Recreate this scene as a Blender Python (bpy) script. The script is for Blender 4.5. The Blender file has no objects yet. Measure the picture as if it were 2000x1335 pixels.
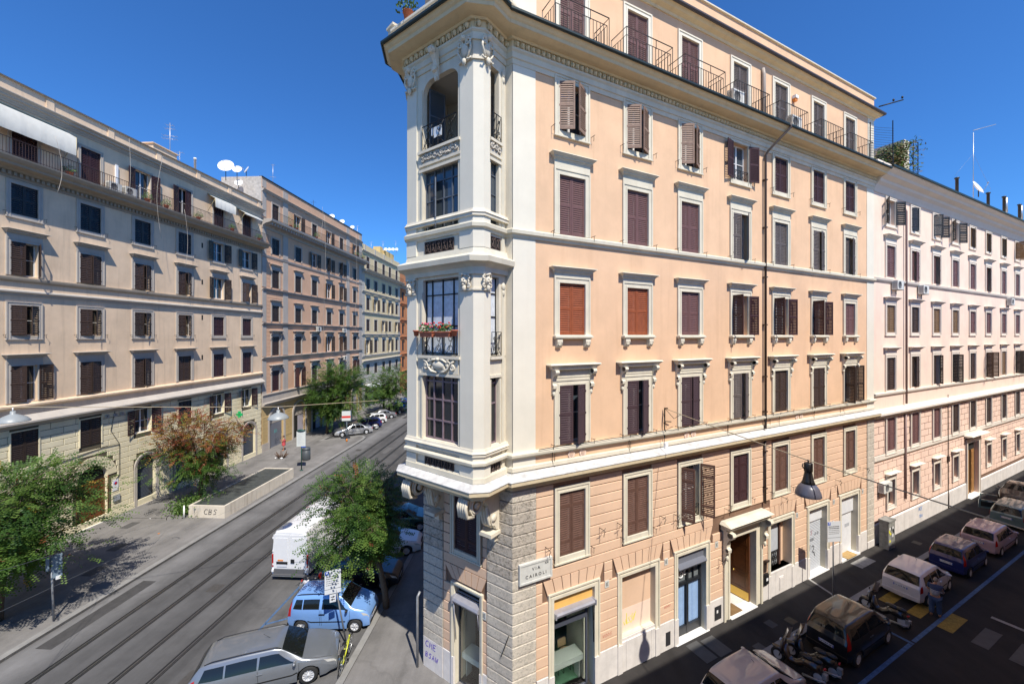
import bpy, bmesh, math, random
from mathutils import Matrix, Vector
random.seed(11)
sc = bpy.context.scene
COL = sc.collection
RAD = math.radians
F = 780.0

# ---------------------------------------------------------------- camera, sky, sun, exposure
cam_d = bpy.data.cameras.new("camera")
cam = bpy.data.objects.new("camera", cam_d)
COL.objects.link(cam)
cam.location = (0, 0, 13.0)
cam.rotation_euler = (RAD(90), 0, 0)
cam_d.sensor_width = 36.0
cam_d.lens = F / 2000 * 36.0
cam_d.shift_y = (655 - 667.5) / 2000.0
cam_d.clip_start = 0.05
cam_d.clip_end = 3000
sc.camera = cam
SUN = Vector((0.2615, -0.5100, 0.8192)).normalized()   # 55 degrees high
world = bpy.data.worlds.new("World")
sc.world = world
world.use_nodes = True
wn = world.node_tree.nodes
wl = world.node_tree.links
for n in list(wn): wn.remove(n)
sky = wn.new("ShaderNodeTexSky")
sky.sky_type = 'NISHITA'
sky.sun_disc = False
sky.sun_elevation = RAD(55)
sky.sun_rotation = math.atan2(SUN.x, SUN.y)
sky.altitude = 0
sky.air_density = 1.0
sky.dust_density = 0.0
sky.ozone_density = 4.0
bgn = wn.new("ShaderNodeBackground")
bgn.inputs[1].default_value = 0.065
won = wn.new("ShaderNodeOutputWorld")
skm = wn.new("ShaderNodeMix"); skm.data_type = 'RGBA'; skm.blend_type = 'MULTIPLY'; skm.inputs[0].default_value = 1.0
skm.inputs[7].default_value = (0.62, 1.32, 2.12, 1)      # deep, saturated blue of the photograph's air
wl.new(sky.outputs[0], skm.inputs[6]); wl.new(skm.outputs[2], bgn.inputs[0])
wl.new(bgn.outputs[0], won.inputs[0])
sun_d = bpy.data.lights.new("sun", 'SUN')
sun_d.energy = 5.0
sun_d.angle = RAD(0.53)
sun_d.color = (1.0, 0.94, 0.84)
sun = bpy.data.objects.new("sun", sun_d)
COL.objects.link(sun)
sun.rotation_euler = SUN.to_track_quat('Z', 'Y').to_euler()
sun.location = (20, -40, 80)
sc.view_settings.view_transform = 'Standard'
sc.view_settings.look = 'None'
sc.view_settings.gamma = 1.0
sc.view_settings.use_curve_mapping = False
sc.view_settings.exposure = 0.38

# ---------------------------------------------------------------- mesh builder
class MB:
    def __init__(s):
        s.v = []; s.f = []; s.m = []; s.s = []
    def add(s, vs, fs, m=0, sm=False):
        o = len(s.v)
        s.v.extend(vs)
        for f in fs:
            s.f.append(tuple(i + o for i in f)); s.m.append(m); s.s.append(sm)
    def box(s, x0, x1, y0, y1, z0, z1, m=0):
        s.add([(x0,y0,z0),(x1,y0,z0),(x1,y1,z0),(x0,y1,z0),(x0,y0,z1),(x1,y0,z1),(x1,y1,z1),(x0,y1,z1)],
              [(0,3,2,1),(4,5,6,7),(0,1,5,4),(1,2,6,5),(2,3,7,6),(3,0,4,7)], m)
    def fb(s, t0, t1, n0, n1, z0, z1, m=0):          # facade box: n is measured outward
        s.box(t0, t1, -n1, -n0, z0, z1, m)
    def frus(s, t0, t1, n, z0, T0, T1, N, z1, m=0):  # stepped hood: back stays on the wall (y=0)
        s.add([(t0,-n,z0),(t1,-n,z0),(t1,0,z0),(t0,0,z0),(T0,-N,z1),(T1,-N,z1),(T1,0,z1),(T0,0,z1)],
              [(0,3,2,1),(4,5,6,7),(0,1,5,4),(1,2,6,5),(2,3,7,6),(3,0,4,7)], m)
    def poly(s, pts, z0, z1, m=0, mt=None):           # extruded 2D polygon
        n = len(pts)
        s.add([(p[0],p[1],z0) for p in pts] + [(p[0],p[1],z1) for p in pts],
              [tuple(range(n))[::-1]] + [(i,(i+1)%n,(i+1)%n+n,i+n) for i in range(n)], m)
        s.add([(p[0],p[1],z1) for p in pts], [tuple(range(n))], m if mt is None else mt)
    def prism(s, pts, t0, t1, m=0):                   # (n,z) profile extruded along t
        n = len(pts)
        s.add([(t0,-p[0],p[1]) for p in pts] + [(t1,-p[0],p[1]) for p in pts],
              [tuple(range(n)), tuple(range(n,2*n))[::-1]] + [(i,i+n,(i+1)%n+n,(i+1)%n) for i in range(n)], m)
    def tube(s, pts, r, n=6, m=0, close=False, r2=None, sm=True):
        P = [Vector(p) for p in pts]; N = len(P)
        o = len(s.v); up = None
        for i, p in enumerate(P):
            if close: d = P[(i+1)%N] - P[i-1]
            else: d = P[min(i+1,N-1)] - P[max(i-1,0)]
            if d.length < 1e-9: d = Vector((0,0,1))
            d.normalize()
            if up is None:
                up = Vector((0,0,1)) if abs(d.z) < .9 else Vector((1,0,0))
            a = up - d * up.dot(d)
            if a.length < 1e-5: a = d.orthogonal()
            a.normalize(); up = a; b = d.cross(a)
            rr = r if r2 is None else r + (r2 - r) * i / max(1, N-1)
            for k in range(n):
                an = 2*math.pi*k/n
                q = p + (a*math.cos(an) + b*math.sin(an))*rr
                s.v.append((q.x,q.y,q.z))
        R = N if close else N-1
        for i in range(R):
            for k in range(n):
                j = (i+1) % N
                s.f.append((o+i*n+k, o+i*n+(k+1)%n, o+j*n+(k+1)%n, o+j*n+k)); s.m.append(m); s.s.append(sm)
        if not close:
            s.f.append(tuple(o+k for k in range(n))[::-1]); s.m.append(m); s.s.append(False)
            s.f.append(tuple(o+(N-1)*n+k for k in range(n))); s.m.append(m); s.s.append(False)
    def lathe(s, prof, c=(0,0,0), n=16, m=0, ax='z', sm=True, sx=1, sy=1, caps=True):
        o = len(s.v); N = len(prof)
        for r, h in prof:
            for k in range(n):
                a = 2*math.pi*k/n; x = r*math.cos(a)*sx; y = r*math.sin(a)*sy
                if ax == 'z': q = (c[0]+x, c[1]+y, c[2]+h)
                elif ax == 'y': q = (c[0]+x, c[1]-h, c[2]+y)
                else: q = (c[0]+h, c[1]+x, c[2]+y)
                s.v.append(q)
        for i in range(N-1):
            for k in range(n):
                s.f.append((o+i*n+k, o+i*n+(k+1)%n, o+(i+1)*n+(k+1)%n, o+(i+1)*n+k)); s.m.append(m); s.s.append(sm)
        if caps and prof[0][0] > 1e-4: s.f.append(tuple(o+k for k in range(n))[::-1]); s.m.append(m); s.s.append(False)
        if caps and prof[-1][0] > 1e-4: s.f.append(tuple(o+(N-1)*n+k for k in range(n))); s.m.append(m); s.s.append(False)
    def ball(s, c, rx, ry, rz, n=10, k=6, m=0):
        s.lathe([(max(1e-5, math.sin(math.pi*i/k)), -math.cos(math.pi*i/k)) for i in range(k+1)], (0,0,0), n, m)
        # rescale the last sphere
        cnt = (k+1)*n
        for i in range(len(s.v)-cnt, len(s.v)):
            x,y,z = s.v[i]; s.v[i] = (c[0]+x*rx, c[1]+y*ry, c[2]+z*rz)
    def bm(s, M):                                      # transform everything so far
        s.v = [tuple(M @ Vector(p)) for p in s.v]; return s
    def mesh(s, name, mats):
        me = bpy.data.meshes.new(name)
        me.from_pydata(s.v, [], s.f)
        for m in (mats if isinstance(mats, (list,tuple)) else [mats]): me.materials.append(m)
        me.polygons.foreach_set("material_index", s.m)
        me.polygons.foreach_set("use_smooth", s.s)
        me.update()
        return me

def sweep(path, prof, m=0, mb=None, caps=True):
    """profile (offset outward, z) along a 2D polyline; outward is to the LEFT of travel; mitred"""
    mb = mb or MB(); N = len(path); o = len(mb.v); K = len(prof)
    P = [Vector(p) for p in path]
    for i in range(N):
        dirs = []
        if i > 0: dirs.append((P[i]-P[i-1]).normalized())
        if i < N-1: dirs.append((P[i+1]-P[i]).normalized())
        ns = [Vector((-d.y, d.x)) for d in dirs]
        if len(ns) == 2:
            b = (ns[0]+ns[1]); b = b / max(.25, (1 + ns[0].dot(ns[1])))
        else: b = ns[0]
        for off, z in prof:
            q = P[i] + b*off
            mb.v.append((q.x, q.y, z))
    for i in range(N-1):
        for k in range(K):
            k2 = (k+1) % K
            mb.f.append((o+i*K+k, o+i*K+k2, o+(i+1)*K+k2, o+(i+1)*K+k)); mb.m.append(m); mb.s.append(False)
    if caps:
        mb.f.append(tuple(o+k for k in range(K))[::-1]); mb.m.append(m); mb.s.append(False)
        mb.f.append(tuple(o+(N-1)*K+k for k in range(K))); mb.m.append(m); mb.s.append(False)
    return mb

# ---------------------------------------------------------------- objects
WM = {}
def put(name, me, M, parent=None, **props):
    o = bpy.data.objects.new(name, me); COL.objects.link(o)
    if parent is not None:
        o.parent = parent; o.matrix_local = WM[parent.name].inverted() @ M
    else: o.matrix_world = M
    WM[o.name] = M.copy()
    for k, v in props.items(): o[k] = v
    return o
def thing(name, M, label, category, group=None, me=None):
    o = put(name, me, M); o['label'] = label; o['category'] = category
    if group: o['group'] = group
    return o
def T(x, y, z=0, rz=0): return Matrix.Translation((x, y, z)) @ Matrix.Rotation(rz, 4, 'Z')
class Frame:
    def __init__(s, ox, oy, dx, dy):
        l = math.hypot(dx, dy); s.o = (ox, oy); s.d = (dx/l, dy/l); s.n = (s.d[1], -s.d[0])
        s.ang = math.atan2(s.d[1], s.d[0]); s.M = T(ox, oy, 0, s.ang)
    def at(s, t, n=0, z=0, rz=0): return s.M @ T(t, -n, z, rz)
    def xy(s, t, n=0): return (s.o[0]+s.d[0]*t+s.n[0]*n, s.o[1]+s.d[1]*t+s.n[1]*n)
FR = Frame(.02, 13.17, 1520, 780)        # long facade of the corner building
FF = Frame(.02, 13.17, .8074, -.5901)       # its narrow front face, t runs negative
FL = Frame(-29.9*math.cos(.0551), 29.9*.0551, 43, 780)    # left side of the avenue

# ---------------------------------------------------------------- materials
MAT = {}
def new_mat(name):
    m = bpy.data.materials.new(name); m.use_nodes = True
    nt = m.node_tree; b = nt.nodes['Principled BSDF']; MAT[name] = m
    return m, nt, b
def N_(nt, t, **kw):
    n = nt.nodes.new(t)
    for k, v in kw.items():
        if k in n.inputs: n.inputs[k].default_value = v
        else: setattr(n, k, v)
    return n
def pos_node(nt, scale=(1,1,1), obj=False):
    mp = N_(nt, 'ShaderNodeMapping'); mp.inputs['Scale'].default_value = scale
    if obj:
        tc = N_(nt, 'ShaderNodeTexCoord'); nt.links.new(tc.outputs['Object'], mp.inputs[0])
    else:
        g = N_(nt, 'ShaderNodeNewGeometry'); nt.links.new(g.outputs['Position'], mp.inputs[0])
    return mp
def rough_mat(name, col, var=.12, scale=1.5, rough=.85, fine=40, bump=.15, streak=0., dirt=None, spec=.3, spots=0., bdist=.01, sscale=22.):
    """matt surface: large tone variation, vertical streaks, fine bump"""
    m, nt, b = new_mat(name); L = nt.links
    b.inputs['Roughness'].default_value = rough
    b.inputs['Specular IOR Level'].default_value = spec
    p = pos_node(nt)
    n1 = N_(nt, 'ShaderNodeTexNoise', Scale=scale, Detail=6.0, Roughness=.65); L.new(p.outputs[0], n1.inputs[0])
    cr = N_(nt, 'ShaderNodeValToRGB'); L.new(n1.outputs[0], cr.inputs[0])
    e = cr.color_ramp.elements; e[0].position = .3; e[1].position = .72
    e[0].color = tuple(c*(1-var) for c in col)+(1,); e[1].color = tuple(min(1, c*(1+var*.6)) for c in col)+(1,)
    out = cr.outputs[0]
    if streak > 0:
        p2 = pos_node(nt, (3.2, 3.2, .22))
        n2 = N_(nt, 'ShaderNodeTexNoise', Scale=1.0, Detail=5.0, Roughness=.6); L.new(p2.outputs[0], n2.inputs[0])
        r2 = N_(nt, 'ShaderNodeMapRange'); r2.inputs[1].default_value = .52; r2.inputs[2].default_value = .78; L.new(n2.outputs[0], r2.inputs[0])
        mu = N_(nt, 'ShaderNodeMath', operation='MULTIPLY'); mu.inputs[1].default_value = streak; L.new(r2.outputs[0], mu.inputs[0])
        mx = N_(nt, 'ShaderNodeMix', data_type='RGBA'); L.new(mu.outputs[0], mx.inputs[0]); L.new(out, mx.inputs[6])
        d = dirt or tuple(c*.55 for c in col); mx.inputs[7].default_value = d+(1,); out = mx.outputs[2]
    if spots > 0:
        n4 = N_(nt, 'ShaderNodeTexNoise', Scale=sscale, Detail=4.0, Roughness=.8); L.new(p.outputs[0], n4.inputs[0])
        r4 = N_(nt, 'ShaderNodeMapRange'); r4.inputs[1].default_value = .5; r4.inputs[2].default_value = .62; L.new(n4.outputs[0], r4.inputs[0])
        mu4 = N_(nt, 'ShaderNodeMath', operation='MULTIPLY'); mu4.inputs[1].default_value = spots; L.new(r4.outputs[0], mu4.inputs[0])
        mx4 = N_(nt, 'ShaderNodeMix', data_type='RGBA'); L.new(mu4.outputs[0], mx4.inputs[0]); L.new(out, mx4.inputs[6])
        mx4.inputs[7].default_value = tuple(c*.35 for c in col)+(1,); out = mx4.outputs[2]
    L.new(out, b.inputs['Base Color'])
    n3 = N_(nt, 'ShaderNodeTexNoise', Scale=fine, Detail=4.0); L.new(p.outputs[0], n3.inputs[0])
    bp = N_(nt, 'ShaderNodeBump', Strength=bump, Distance=bdist); L.new(n3.outputs[0], bp.inputs['Height']); L.new(bp.outputs[0], b.inputs['Normal'])
    return m
def simple_mat(name, col, rough=.5, metal=0., spec=.5, coat=0., var=0.0, emit=None, trans=0., alpha=1.):
    m, nt, b = new_mat(name)
    b.inputs['Base Color'].default_value = tuple(col)+(1,)
    b.inputs['Roughness'].default_value = rough; b.inputs['Metallic'].default_value = metal
    b.inputs['Specular IOR Level'].default_value = spec
    b.inputs['Coat Weight'].default_value = coat; b.inputs['Coat Roughness'].default_value = .04
    b.inputs['Transmission Weight'].default_value = trans
    if var > 0:
        L = nt.links; p = pos_node(nt)
        n1 = N_(nt, 'ShaderNodeTexNoise', Scale=4.0, Detail=5.0); L.new(p.outputs[0], n1.inputs[0])
        cr = N_(nt, 'ShaderNodeValToRGB'); L.new(n1.outputs[0], cr.inputs[0])
        cr.color_ramp.elements[0].position = .3; cr.color_ramp.elements[1].position = .7
        cr.color_ramp.elements[0].color = tuple(c*(1-var) for c in col)+(1,); cr.color_ramp.elements[1].color = tuple(min(1,c*(1+var)) for c in col)+(1,)
        L.new(cr.outputs[0], b.inputs['Base Color'])
    return m
PE = rough_mat('peach_plaster', (.70,.465,.295), .11, .7, .9, 60, .14, .34, (.50,.31,.19))
JOINT = rough_mat('rustication_joint_dark', (.20,.12,.08), .2, 2, .95, 40, .2)  # dark brown wall colour that shows in the joints between courses
JOINTY = rough_mat('ashlar_joint_dark', (.12,.10,.065), .2, 2, .95, 40, .2)  # darker wall colour that shows between the ashlar blocks
PEB = rough_mat('peach_rustic_plaster', (.68,.47,.325), .10, .8, .9, 45, .2, .18, (.45,.30,.2))
WHB = rough_mat('cream_white_stucco', (.70,.655,.545), .07, .7, .8, 50, .12, .12, (.5,.44,.33))
WHB2 = rough_mat('cream_stucco_worn', (.67,.61,.49), .10, 1.2, .85, 30, .25, .35, (.33,.28,.2))
TRIM = rough_mat('window_trim_stone', (.64,.59,.47), .12, 1.3, .8, 50, .15, .4, (.45,.40,.3))
CORN = rough_mat('cornice_stucco', (.66,.55,.36), .10, 1.2, .85, 30, .2, .3, (.33,.28,.2))
TRAV = rough_mat('travertine', (.60,.54,.45), .16, 1.5, .8, 30, .8, .25, (.3,.26,.2), spots=.5, bdist=.04, sscale=11.)
TRAVD = rough_mat('travertine_sooty', (.52,.46,.38), .2, 2.5, .85, 28, .9, .35, (.2,.17,.13), spots=.85, bdist=.05, sscale=9.)
PLIN = rough_mat('plinth_marble', (.68,.64,.60), .14, 2.2, .6, 25, .2, .4, (.38,.34,.3))
LEDGE = rough_mat('ledge_top', (.56,.55,.53), .3, 3, .8, 30, .3, 0, spots=.2)
L1W = rough_mat('beige_plaster', (.76,.575,.40), .14, .7, .9, 50, .15, .4, (.36,.27,.19))
L1B = rough_mat('yellow_ashlar_plaster', (.76,.68,.47), .09, 1.5, .9, 40, .2, .2, (.4,.35,.24))
L1T = rough_mat('blue_grey_trim', (.46,.415,.36), .10, 1.2, .8, 40, .15, .25, (.28,.28,.3))
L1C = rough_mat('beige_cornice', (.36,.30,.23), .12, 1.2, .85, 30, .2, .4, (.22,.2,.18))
L2W = rough_mat('salmon_plaster', (.62,.385,.25), .09, .6, .9, 50, .15, .25, (.34,.2,.15))
L2T = rough_mat('grey_pilaster_stucco', (.42,.375,.33), .10, 1.2, .85, 40, .15, .3, (.25,.25,.26))
L3W = rough_mat('pale_yellow_plaster', (.66,.54,.33), .09, .6, .9, 50, .15, .2)
L3T = rough_mat('grey_banded_stucco', (.46,.43,.38), .1, 1.2, .85, 40, .15, .2)
L4W = rough_mat('orange_plaster', (.50,.21,.09), .09, .6, .9, 50, .15, .2)
R2W = rough_mat('pale_pink_plaster', (.80,.62,.50), .09, .7, .9, 50, .12, .3, (.55,.42,.38))
R2B = rough_mat('pink_ashlar_plaster', (.78,.57,.455), .09, 1., .9, 40, .2, .2, (.5,.37,.3))
R2T = rough_mat('white_trim', (.70,.63,.54), .06, 1., .85, 40, .12, .15)
ROOF = rough_mat('roof_bitumen', (.16,.15,.14), .2, 1, .9, 30, .3)
CONC = rough_mat('concrete', (.50,.47,.42), .12, 1.5, .85, 40, .3, .3, (.3,.25,.18))
PAVE = rough_mat('pavement_asphalt', (.215,.21,.205), .22, .6, .9, 120, .5, 0, spots=.12)
ROAD = None
KERB = rough_mat('kerb_stone', (.24,.235,.225), .2, 2, .8, 60, .3)
GUTR = rough_mat('gutter_paving', (.155,.152,.15), .22, 1.2, .85, 60, .3)
STEEL = simple_mat('rail_steel', (.30,.29,.28), .35, .9)
TAR = rough_mat('rail_tar', (.018,.018,.018), .3, 3, .7, 60, .4)
BLUEP = rough_mat('blue_road_paint', (.07,.13,.24), .35, 5, .8, 80, .2, 0, spots=.5)
YELP = rough_mat('yellow_road_paint', (.30,.20,.035), .35, 5, .8, 80, .2, 0, spots=.5)
WHP = rough_mat('worn_white_paint', (.30,.29,.27), .35, 4, .8, 80, .2, 0, spots=.4)
PATCH = rough_mat('cement_patch', (.085,.083,.08), .15, 3, .9, 80, .3)
IRON = simple_mat('dark_iron', (.018,.018,.018), .5, .4)
RAILB = simple_mat('brown_railing_paint', (.055,.03,.025), .55, .2)
GUT = simple_mat('dark_green_gutter', (.02,.035,.035), .5, .3)
GUTB = simple_mat('brown_gutter', (.06,.05,.05), .5, .3)
PIPE = simple_mat('brown_downpipe', (.06,.042,.035), .5, .3, var=.2)
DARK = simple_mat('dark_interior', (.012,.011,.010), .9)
GLASS = simple_mat('window_glass', (.018,.022,.026), .06, 0, .9)
GLASSB = simple_mat('sky_reflecting_glass', (.05,.065,.08), .05, 0, 1.0)
CLEAR = simple_mat('shop_glass', (1,1,1), .0, 0, .5, trans=1.0)
CAS_W = simple_mat('white_casement', (.62,.62,.62), .5, var=.1)
CAS_G = simple_mat('grey_blue_steel_frame', (.10,.115,.14), .5, var=.15)
CAS_M = simple_mat('mauve_frame', (.20,.145,.165), .5, var=.15)
CURT = rough_mat('curtain_cloth', (.62,.66,.70), .25, 6, .9, 60, .1)
CURTB = rough_mat('blue_curtain', (.30,.44,.66), .12, 4, .9, 60, .1, .3, (.2,.32,.52))
def wood(name, c, v=.25): return rough_mat(name, c, v, 6, .6, 40, .2, .35, tuple(x*1.5 for x in c), spec=.35)
SH = {'violet': wood('violet_shutter_paint', (.14,.07,.066), .12), 'brown': wood('brown_shutter_paint', (.12,.062,.045)),
      'rust': wood('rust_red_shutter_paint', (.28,.075,.028), .2), 'tan': wood('weathered_tan_shutter', (.24,.155,.115)),
      'grey': wood('grey_brown_shutter', (.115,.095,.088)), 'maroon': wood('dark_maroon_shutter', (.045,.018,.02), .1),
      'dark': wood('dark_brown_shutter', (.036,.024,.019), .15), 'plum': wood('plum_shutter', (.06,.035,.04), .12),
      'umber': wood('umber_shutter', (.050,.030,.022)), 'ochre': wood('ochre_brown_shutter', (.18,.11,.055)), 'black': simple_mat('black_green_shutter', (.012,.012,.013), .5)}
DOORW = rough_mat('varnished_door_wood', (.16,.055,.016), .3, 5, .3, 40, .1, .3, (.08,.03,.01), spec=.6)
BRASS = simple_mat('brass', (.62,.42,.11), .3, .9)
MARB = rough_mat('white_marble_step', (.78,.77,.74), .06, 3, .5, 40, .05)
ORNG = rough_mat('orange_panel', (.72,.42,.12), .1, 3, .7, 60, .1)
AWNG = simple_mat('awning_casing', (.33,.33,.37), .45, .3, var=.1)
AWNC = rough_mat('awning_canvas', (.56,.55,.50), .08, 3, .9, 60, .1)
ROLL = rough_mat('roller_shutter_metal', (.40,.42,.45), .1, 3, .5, 60, .1)
ROLLD = rough_mat('blue_grey_roller_shutter', (.055,.065,.085), .15, 3, .45, 60, .1)
WPNL = simple_mat('white_panel', (.66,.67,.69), .5, var=.06)
GREENF = simple_mat('green_floor', (.14,.36,.21), .5, var=.1)
TABLE = simple_mat('pale_counter', (.62,.74,.66), .4)
SEAT = simple_mat('beige_plastic', (.55,.44,.24), .45)
TERRA = simple_mat('terracotta', (.42,.13,.07), .8, var=.2)
LEAF = simple_mat('pot_leaves', (.05,.12,.02), .6, var=.4)
PETAL = simple_mat('red_petals', (.60,.03,.025), .6, var=.2)
PETPK = simple_mat('pink_petals', (.62,.10,.16), .6)
WHITE = simple_mat('white_enamel', (.78,.78,.78), .35, var=.04)
DISH = simple_mat('dish_white', (.80,.80,.78), .4)
ALU = simple_mat('aluminium', (.50,.51,.52), .4, .7)
GALV = simple_mat('galvanised_pole', (.30,.31,.32), .5, .5, var=.15)
ACW = simple_mat('air_conditioner_casing', (.62,.61,.56), .5, var=.06)
BLK = simple_mat('black_plastic', (.012,.012,.013), .45)
RUB = simple_mat('rubber', (.016,.016,.016), .8)
LAMPG = simple_mat('grey_lamp_enamel', (.085,.085,.11), .35, var=.08)
LAMPW = simple_mat('pale_lamp_enamel', (.27,.29,.29), .4, var=.06)
SIGNB = simple_mat('sign_blue', (.02,.08,.42), .4)
SIGNR = simple_mat('sign_red', (.62,.04,.03), .4)
SIGNG = simple_mat('sign_green', (.0,.30,.10), .4)
INK = simple_mat('dark_ink', (.035,.035,.04), .7)
PURP = simple_mat('purple_spray', (.10,.05,.42), .7)
REDS = simple_mat('red_spray', (.45,.06,.05), .7)
YELS = simple_mat('yellow_spray', (.75,.68,.03), .7)
BLUS = simple_mat('blue_spray', (.12,.28,.62), .7)
TEAL = simple_mat('teal_spray', (.06,.42,.38), .7)
GRNP = simple_mat('dark_green_pole', (.01,.06,.05), .45)
BARK = rough_mat('bark', (.13,.095,.065), .3, 9, .95, 30, .8, bdist=.03)
TOMB = rough_mat('street_name_marble', (.56,.56,.52), .12, 6, .6, 60, .1)
def text_mesh(s, size, depth=.006):
    cu = bpy.data.curves.new("lettering", 'FONT'); cu.body = s; cu.size = size; cu.extrude = depth
    cu.align_x = 'CENTER'; cu.align_y = 'CENTER'; cu.resolution_u = 2
    o = bpy.data.objects.new("lettering", cu); COL.objects.link(o)
    bpy.context.view_layer.update()
    me = bpy.data.meshes.new_from_object(o.evaluated_get(bpy.context.evaluated_depsgraph_get()))
    bpy.data.objects.remove(o); me.name = 'lettering'
    return me
def letters(s, size, M, parent, mat, name='lettering'):
    me = text_mesh(s, size); me.materials.clear(); me.materials.append(mat)
    return put(name, me, M @ Matrix.Rotation(RAD(90), 4, 'X'), parent)
# ---------------------------------------------------------------- walls with openings
def wall(mb, t0, t1, z0, z1, holes, n=0., depth=.3, m=0, mr=None, joints=()):
    """facade sheet with rectangular holes (a,b,c,d[,arch]) and reveals"""
    mr = m if mr is None else mr
    ts = sorted({t0, t1} | {min(max(h[i], t0), t1) for h in holes for i in (0, 1)})
    zs = sorted({z0, z1} | {min(max(h[i], z0), z1) for h in holes for i in (2, 3)})
    for i in range(len(ts)-1):
        j = 0
        while j < len(zs)-1:
            a, b, c, d = ts[i], ts[i+1], zs[j], zs[j+1]; ct = (a+b)/2; cz = (c+d)/2
            if not any(h[0] < ct < h[1] and h[2] < cz < h[3] for h in holes) and b-a > 1e-6 and d-c > 1e-6:
                mb.add([(a,-n,c),(b,-n,c),(b,-n,d),(a,-n,d)], [(0,1,2,3)], m)
            j += 1
    for h in holes:
        a, b, c, d = h[:4]; D = n-depth
        top = d
        if len(h) > 4:
            r = (b-a)/2; d2 = d-r; cx = (a+b)/2; K = 14
            pts = [(cx-r*math.cos(math.pi*k/K), d2+r*math.sin(math.pi*k/K)) for k in range(K+1)]
            for k in range(K):
                p, q = pts[k], pts[k+1]
                mb.add([(p[0],-n,p[1]),(q[0],-n,q[1]),(q[0],-n,d),(p[0],-n,d)], [(0,1,2,3)], m)
                mb.add([(p[0],-n,p[1]),(q[0],-n,q[1]),(q[0],-D,q[1]),(p[0],-D,p[1])], [(0,1,2,3)], mr, True)
            top = d2
        else: mb.add([(a,-n,d),(b,-n,d),(b,-D,d),(a,-D,d)], [(0,3,2,1)], mr)
        mb.add([(a,-n,c),(b,-n,c),(b,-D,c),(a,-D,c)], [(0,1,2,3)], mr)
        mb.add([(a,-n,c),(a,-n,top),(a,-D,top),(a,-D,c)], [(0,1,2,3)], mr)
        mb.add([(b,-n,c),(b,-n,top),(b,-D,top),(b,-D,c)], [(3,2,1,0)], mr)
    return mb

MC = {}
def cached(key, fn):
    if key not in MC: MC[key] = fn()
    return MC[key]

def leaf_mesh(w, h, side, mat, wide=False, mid=1, pitch=.075):
    """louvred shutter leaf, hinge at x=0 extending to +x (side L) or -x (side R)"""
    def mk():
        mb = MB(); S = 1 if side == 'L' else -1; st = .062; th = .036
        def B(x0, x1, y0, y1, z0, z1):
            a, b = sorted((x0*S, x1*S)); mb.box(a, b, y0, y1, z0, z1)
        B(0, st, -th, 0, 0, h); B(w-st, w, -th, 0, 0, h)
        rails = [0, h-.09] if mid == 0 else ([0, h*.48, h-.09] if mid == 1 else [0, h*.18, h*.74, h-.09])
        for z in rails: B(st, w-st, -th+.004, -.004, z, z+.09)
        edges = [(rails[i]+.09, rails[i+1]) for i in range(len(rails)-1)]
        for a, b in edges:
            n = max(1, int((b-a)/pitch)); p = (b-a)/n
            for k in range(n):
                z = a+(k+.5)*p; x0, x1 = sorted((st*S, (w-st)*S)); hh = p*.42 if not wide else p*.34; q = .012
                mb.add([(x0,-th+.006,z-hh),(x1,-th+.006,z-hh),(x1,-.008,z+hh*.75),(x0,-.008,z+hh*.75),
                        (x0,-th+.006,z-hh+q),(x1,-th+.006,z-hh+q),(x1,-.008,z+hh*.75+q),(x0,-.008,z+hh*.75+q)],
                       [(0,3,2,1),(4,5,6,7),(0,1,5,4),(2,3,7,6)])
        for z in (h*.12, h*.5, h*.88): B(-.012, .03, -th-.012, -th+.004, z-.035, z+.035)
        return mb.mesh('shutter', mat)
    return cached(('leaf', round(w,3), round(h,3), side, mat.name, wide, mid, pitch), mk)

def surround_mesh(w, h, kind, mat, bw=.17):
    def mk():
        mb = MB(); a = w/2; zb = -bw if kind == 'full' else 0
        o = a+bw
        for n1, i0, i1 in ((.075, bw-.06, bw), (.05, .05, bw-.06), (.065, -.012, .05)):
            if n1 > .02:
                mb.fb(-a-i1, -a-i0, -.02, n1, zb if kind == 'full' else 0, h+i1)
                mb.fb(a+i0, a+i1, -.02, n1, zb if kind == 'full' else 0, h+i1)
                mb.fb(-a-i0, a+i0, -.02, n1, h+i0, h+i1)
        if kind == 'full': mb.fb(-a+.014, a-.014, -.02, .045, -bw, -.01); mb.fb(-o-.02, o+.02, -.02, .085, -bw-.05, -bw)
        return mb.mesh('window', mat)
    return cached(('sur', round(w,3), round(h,3), kind, mat.name, bw), mk)

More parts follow.
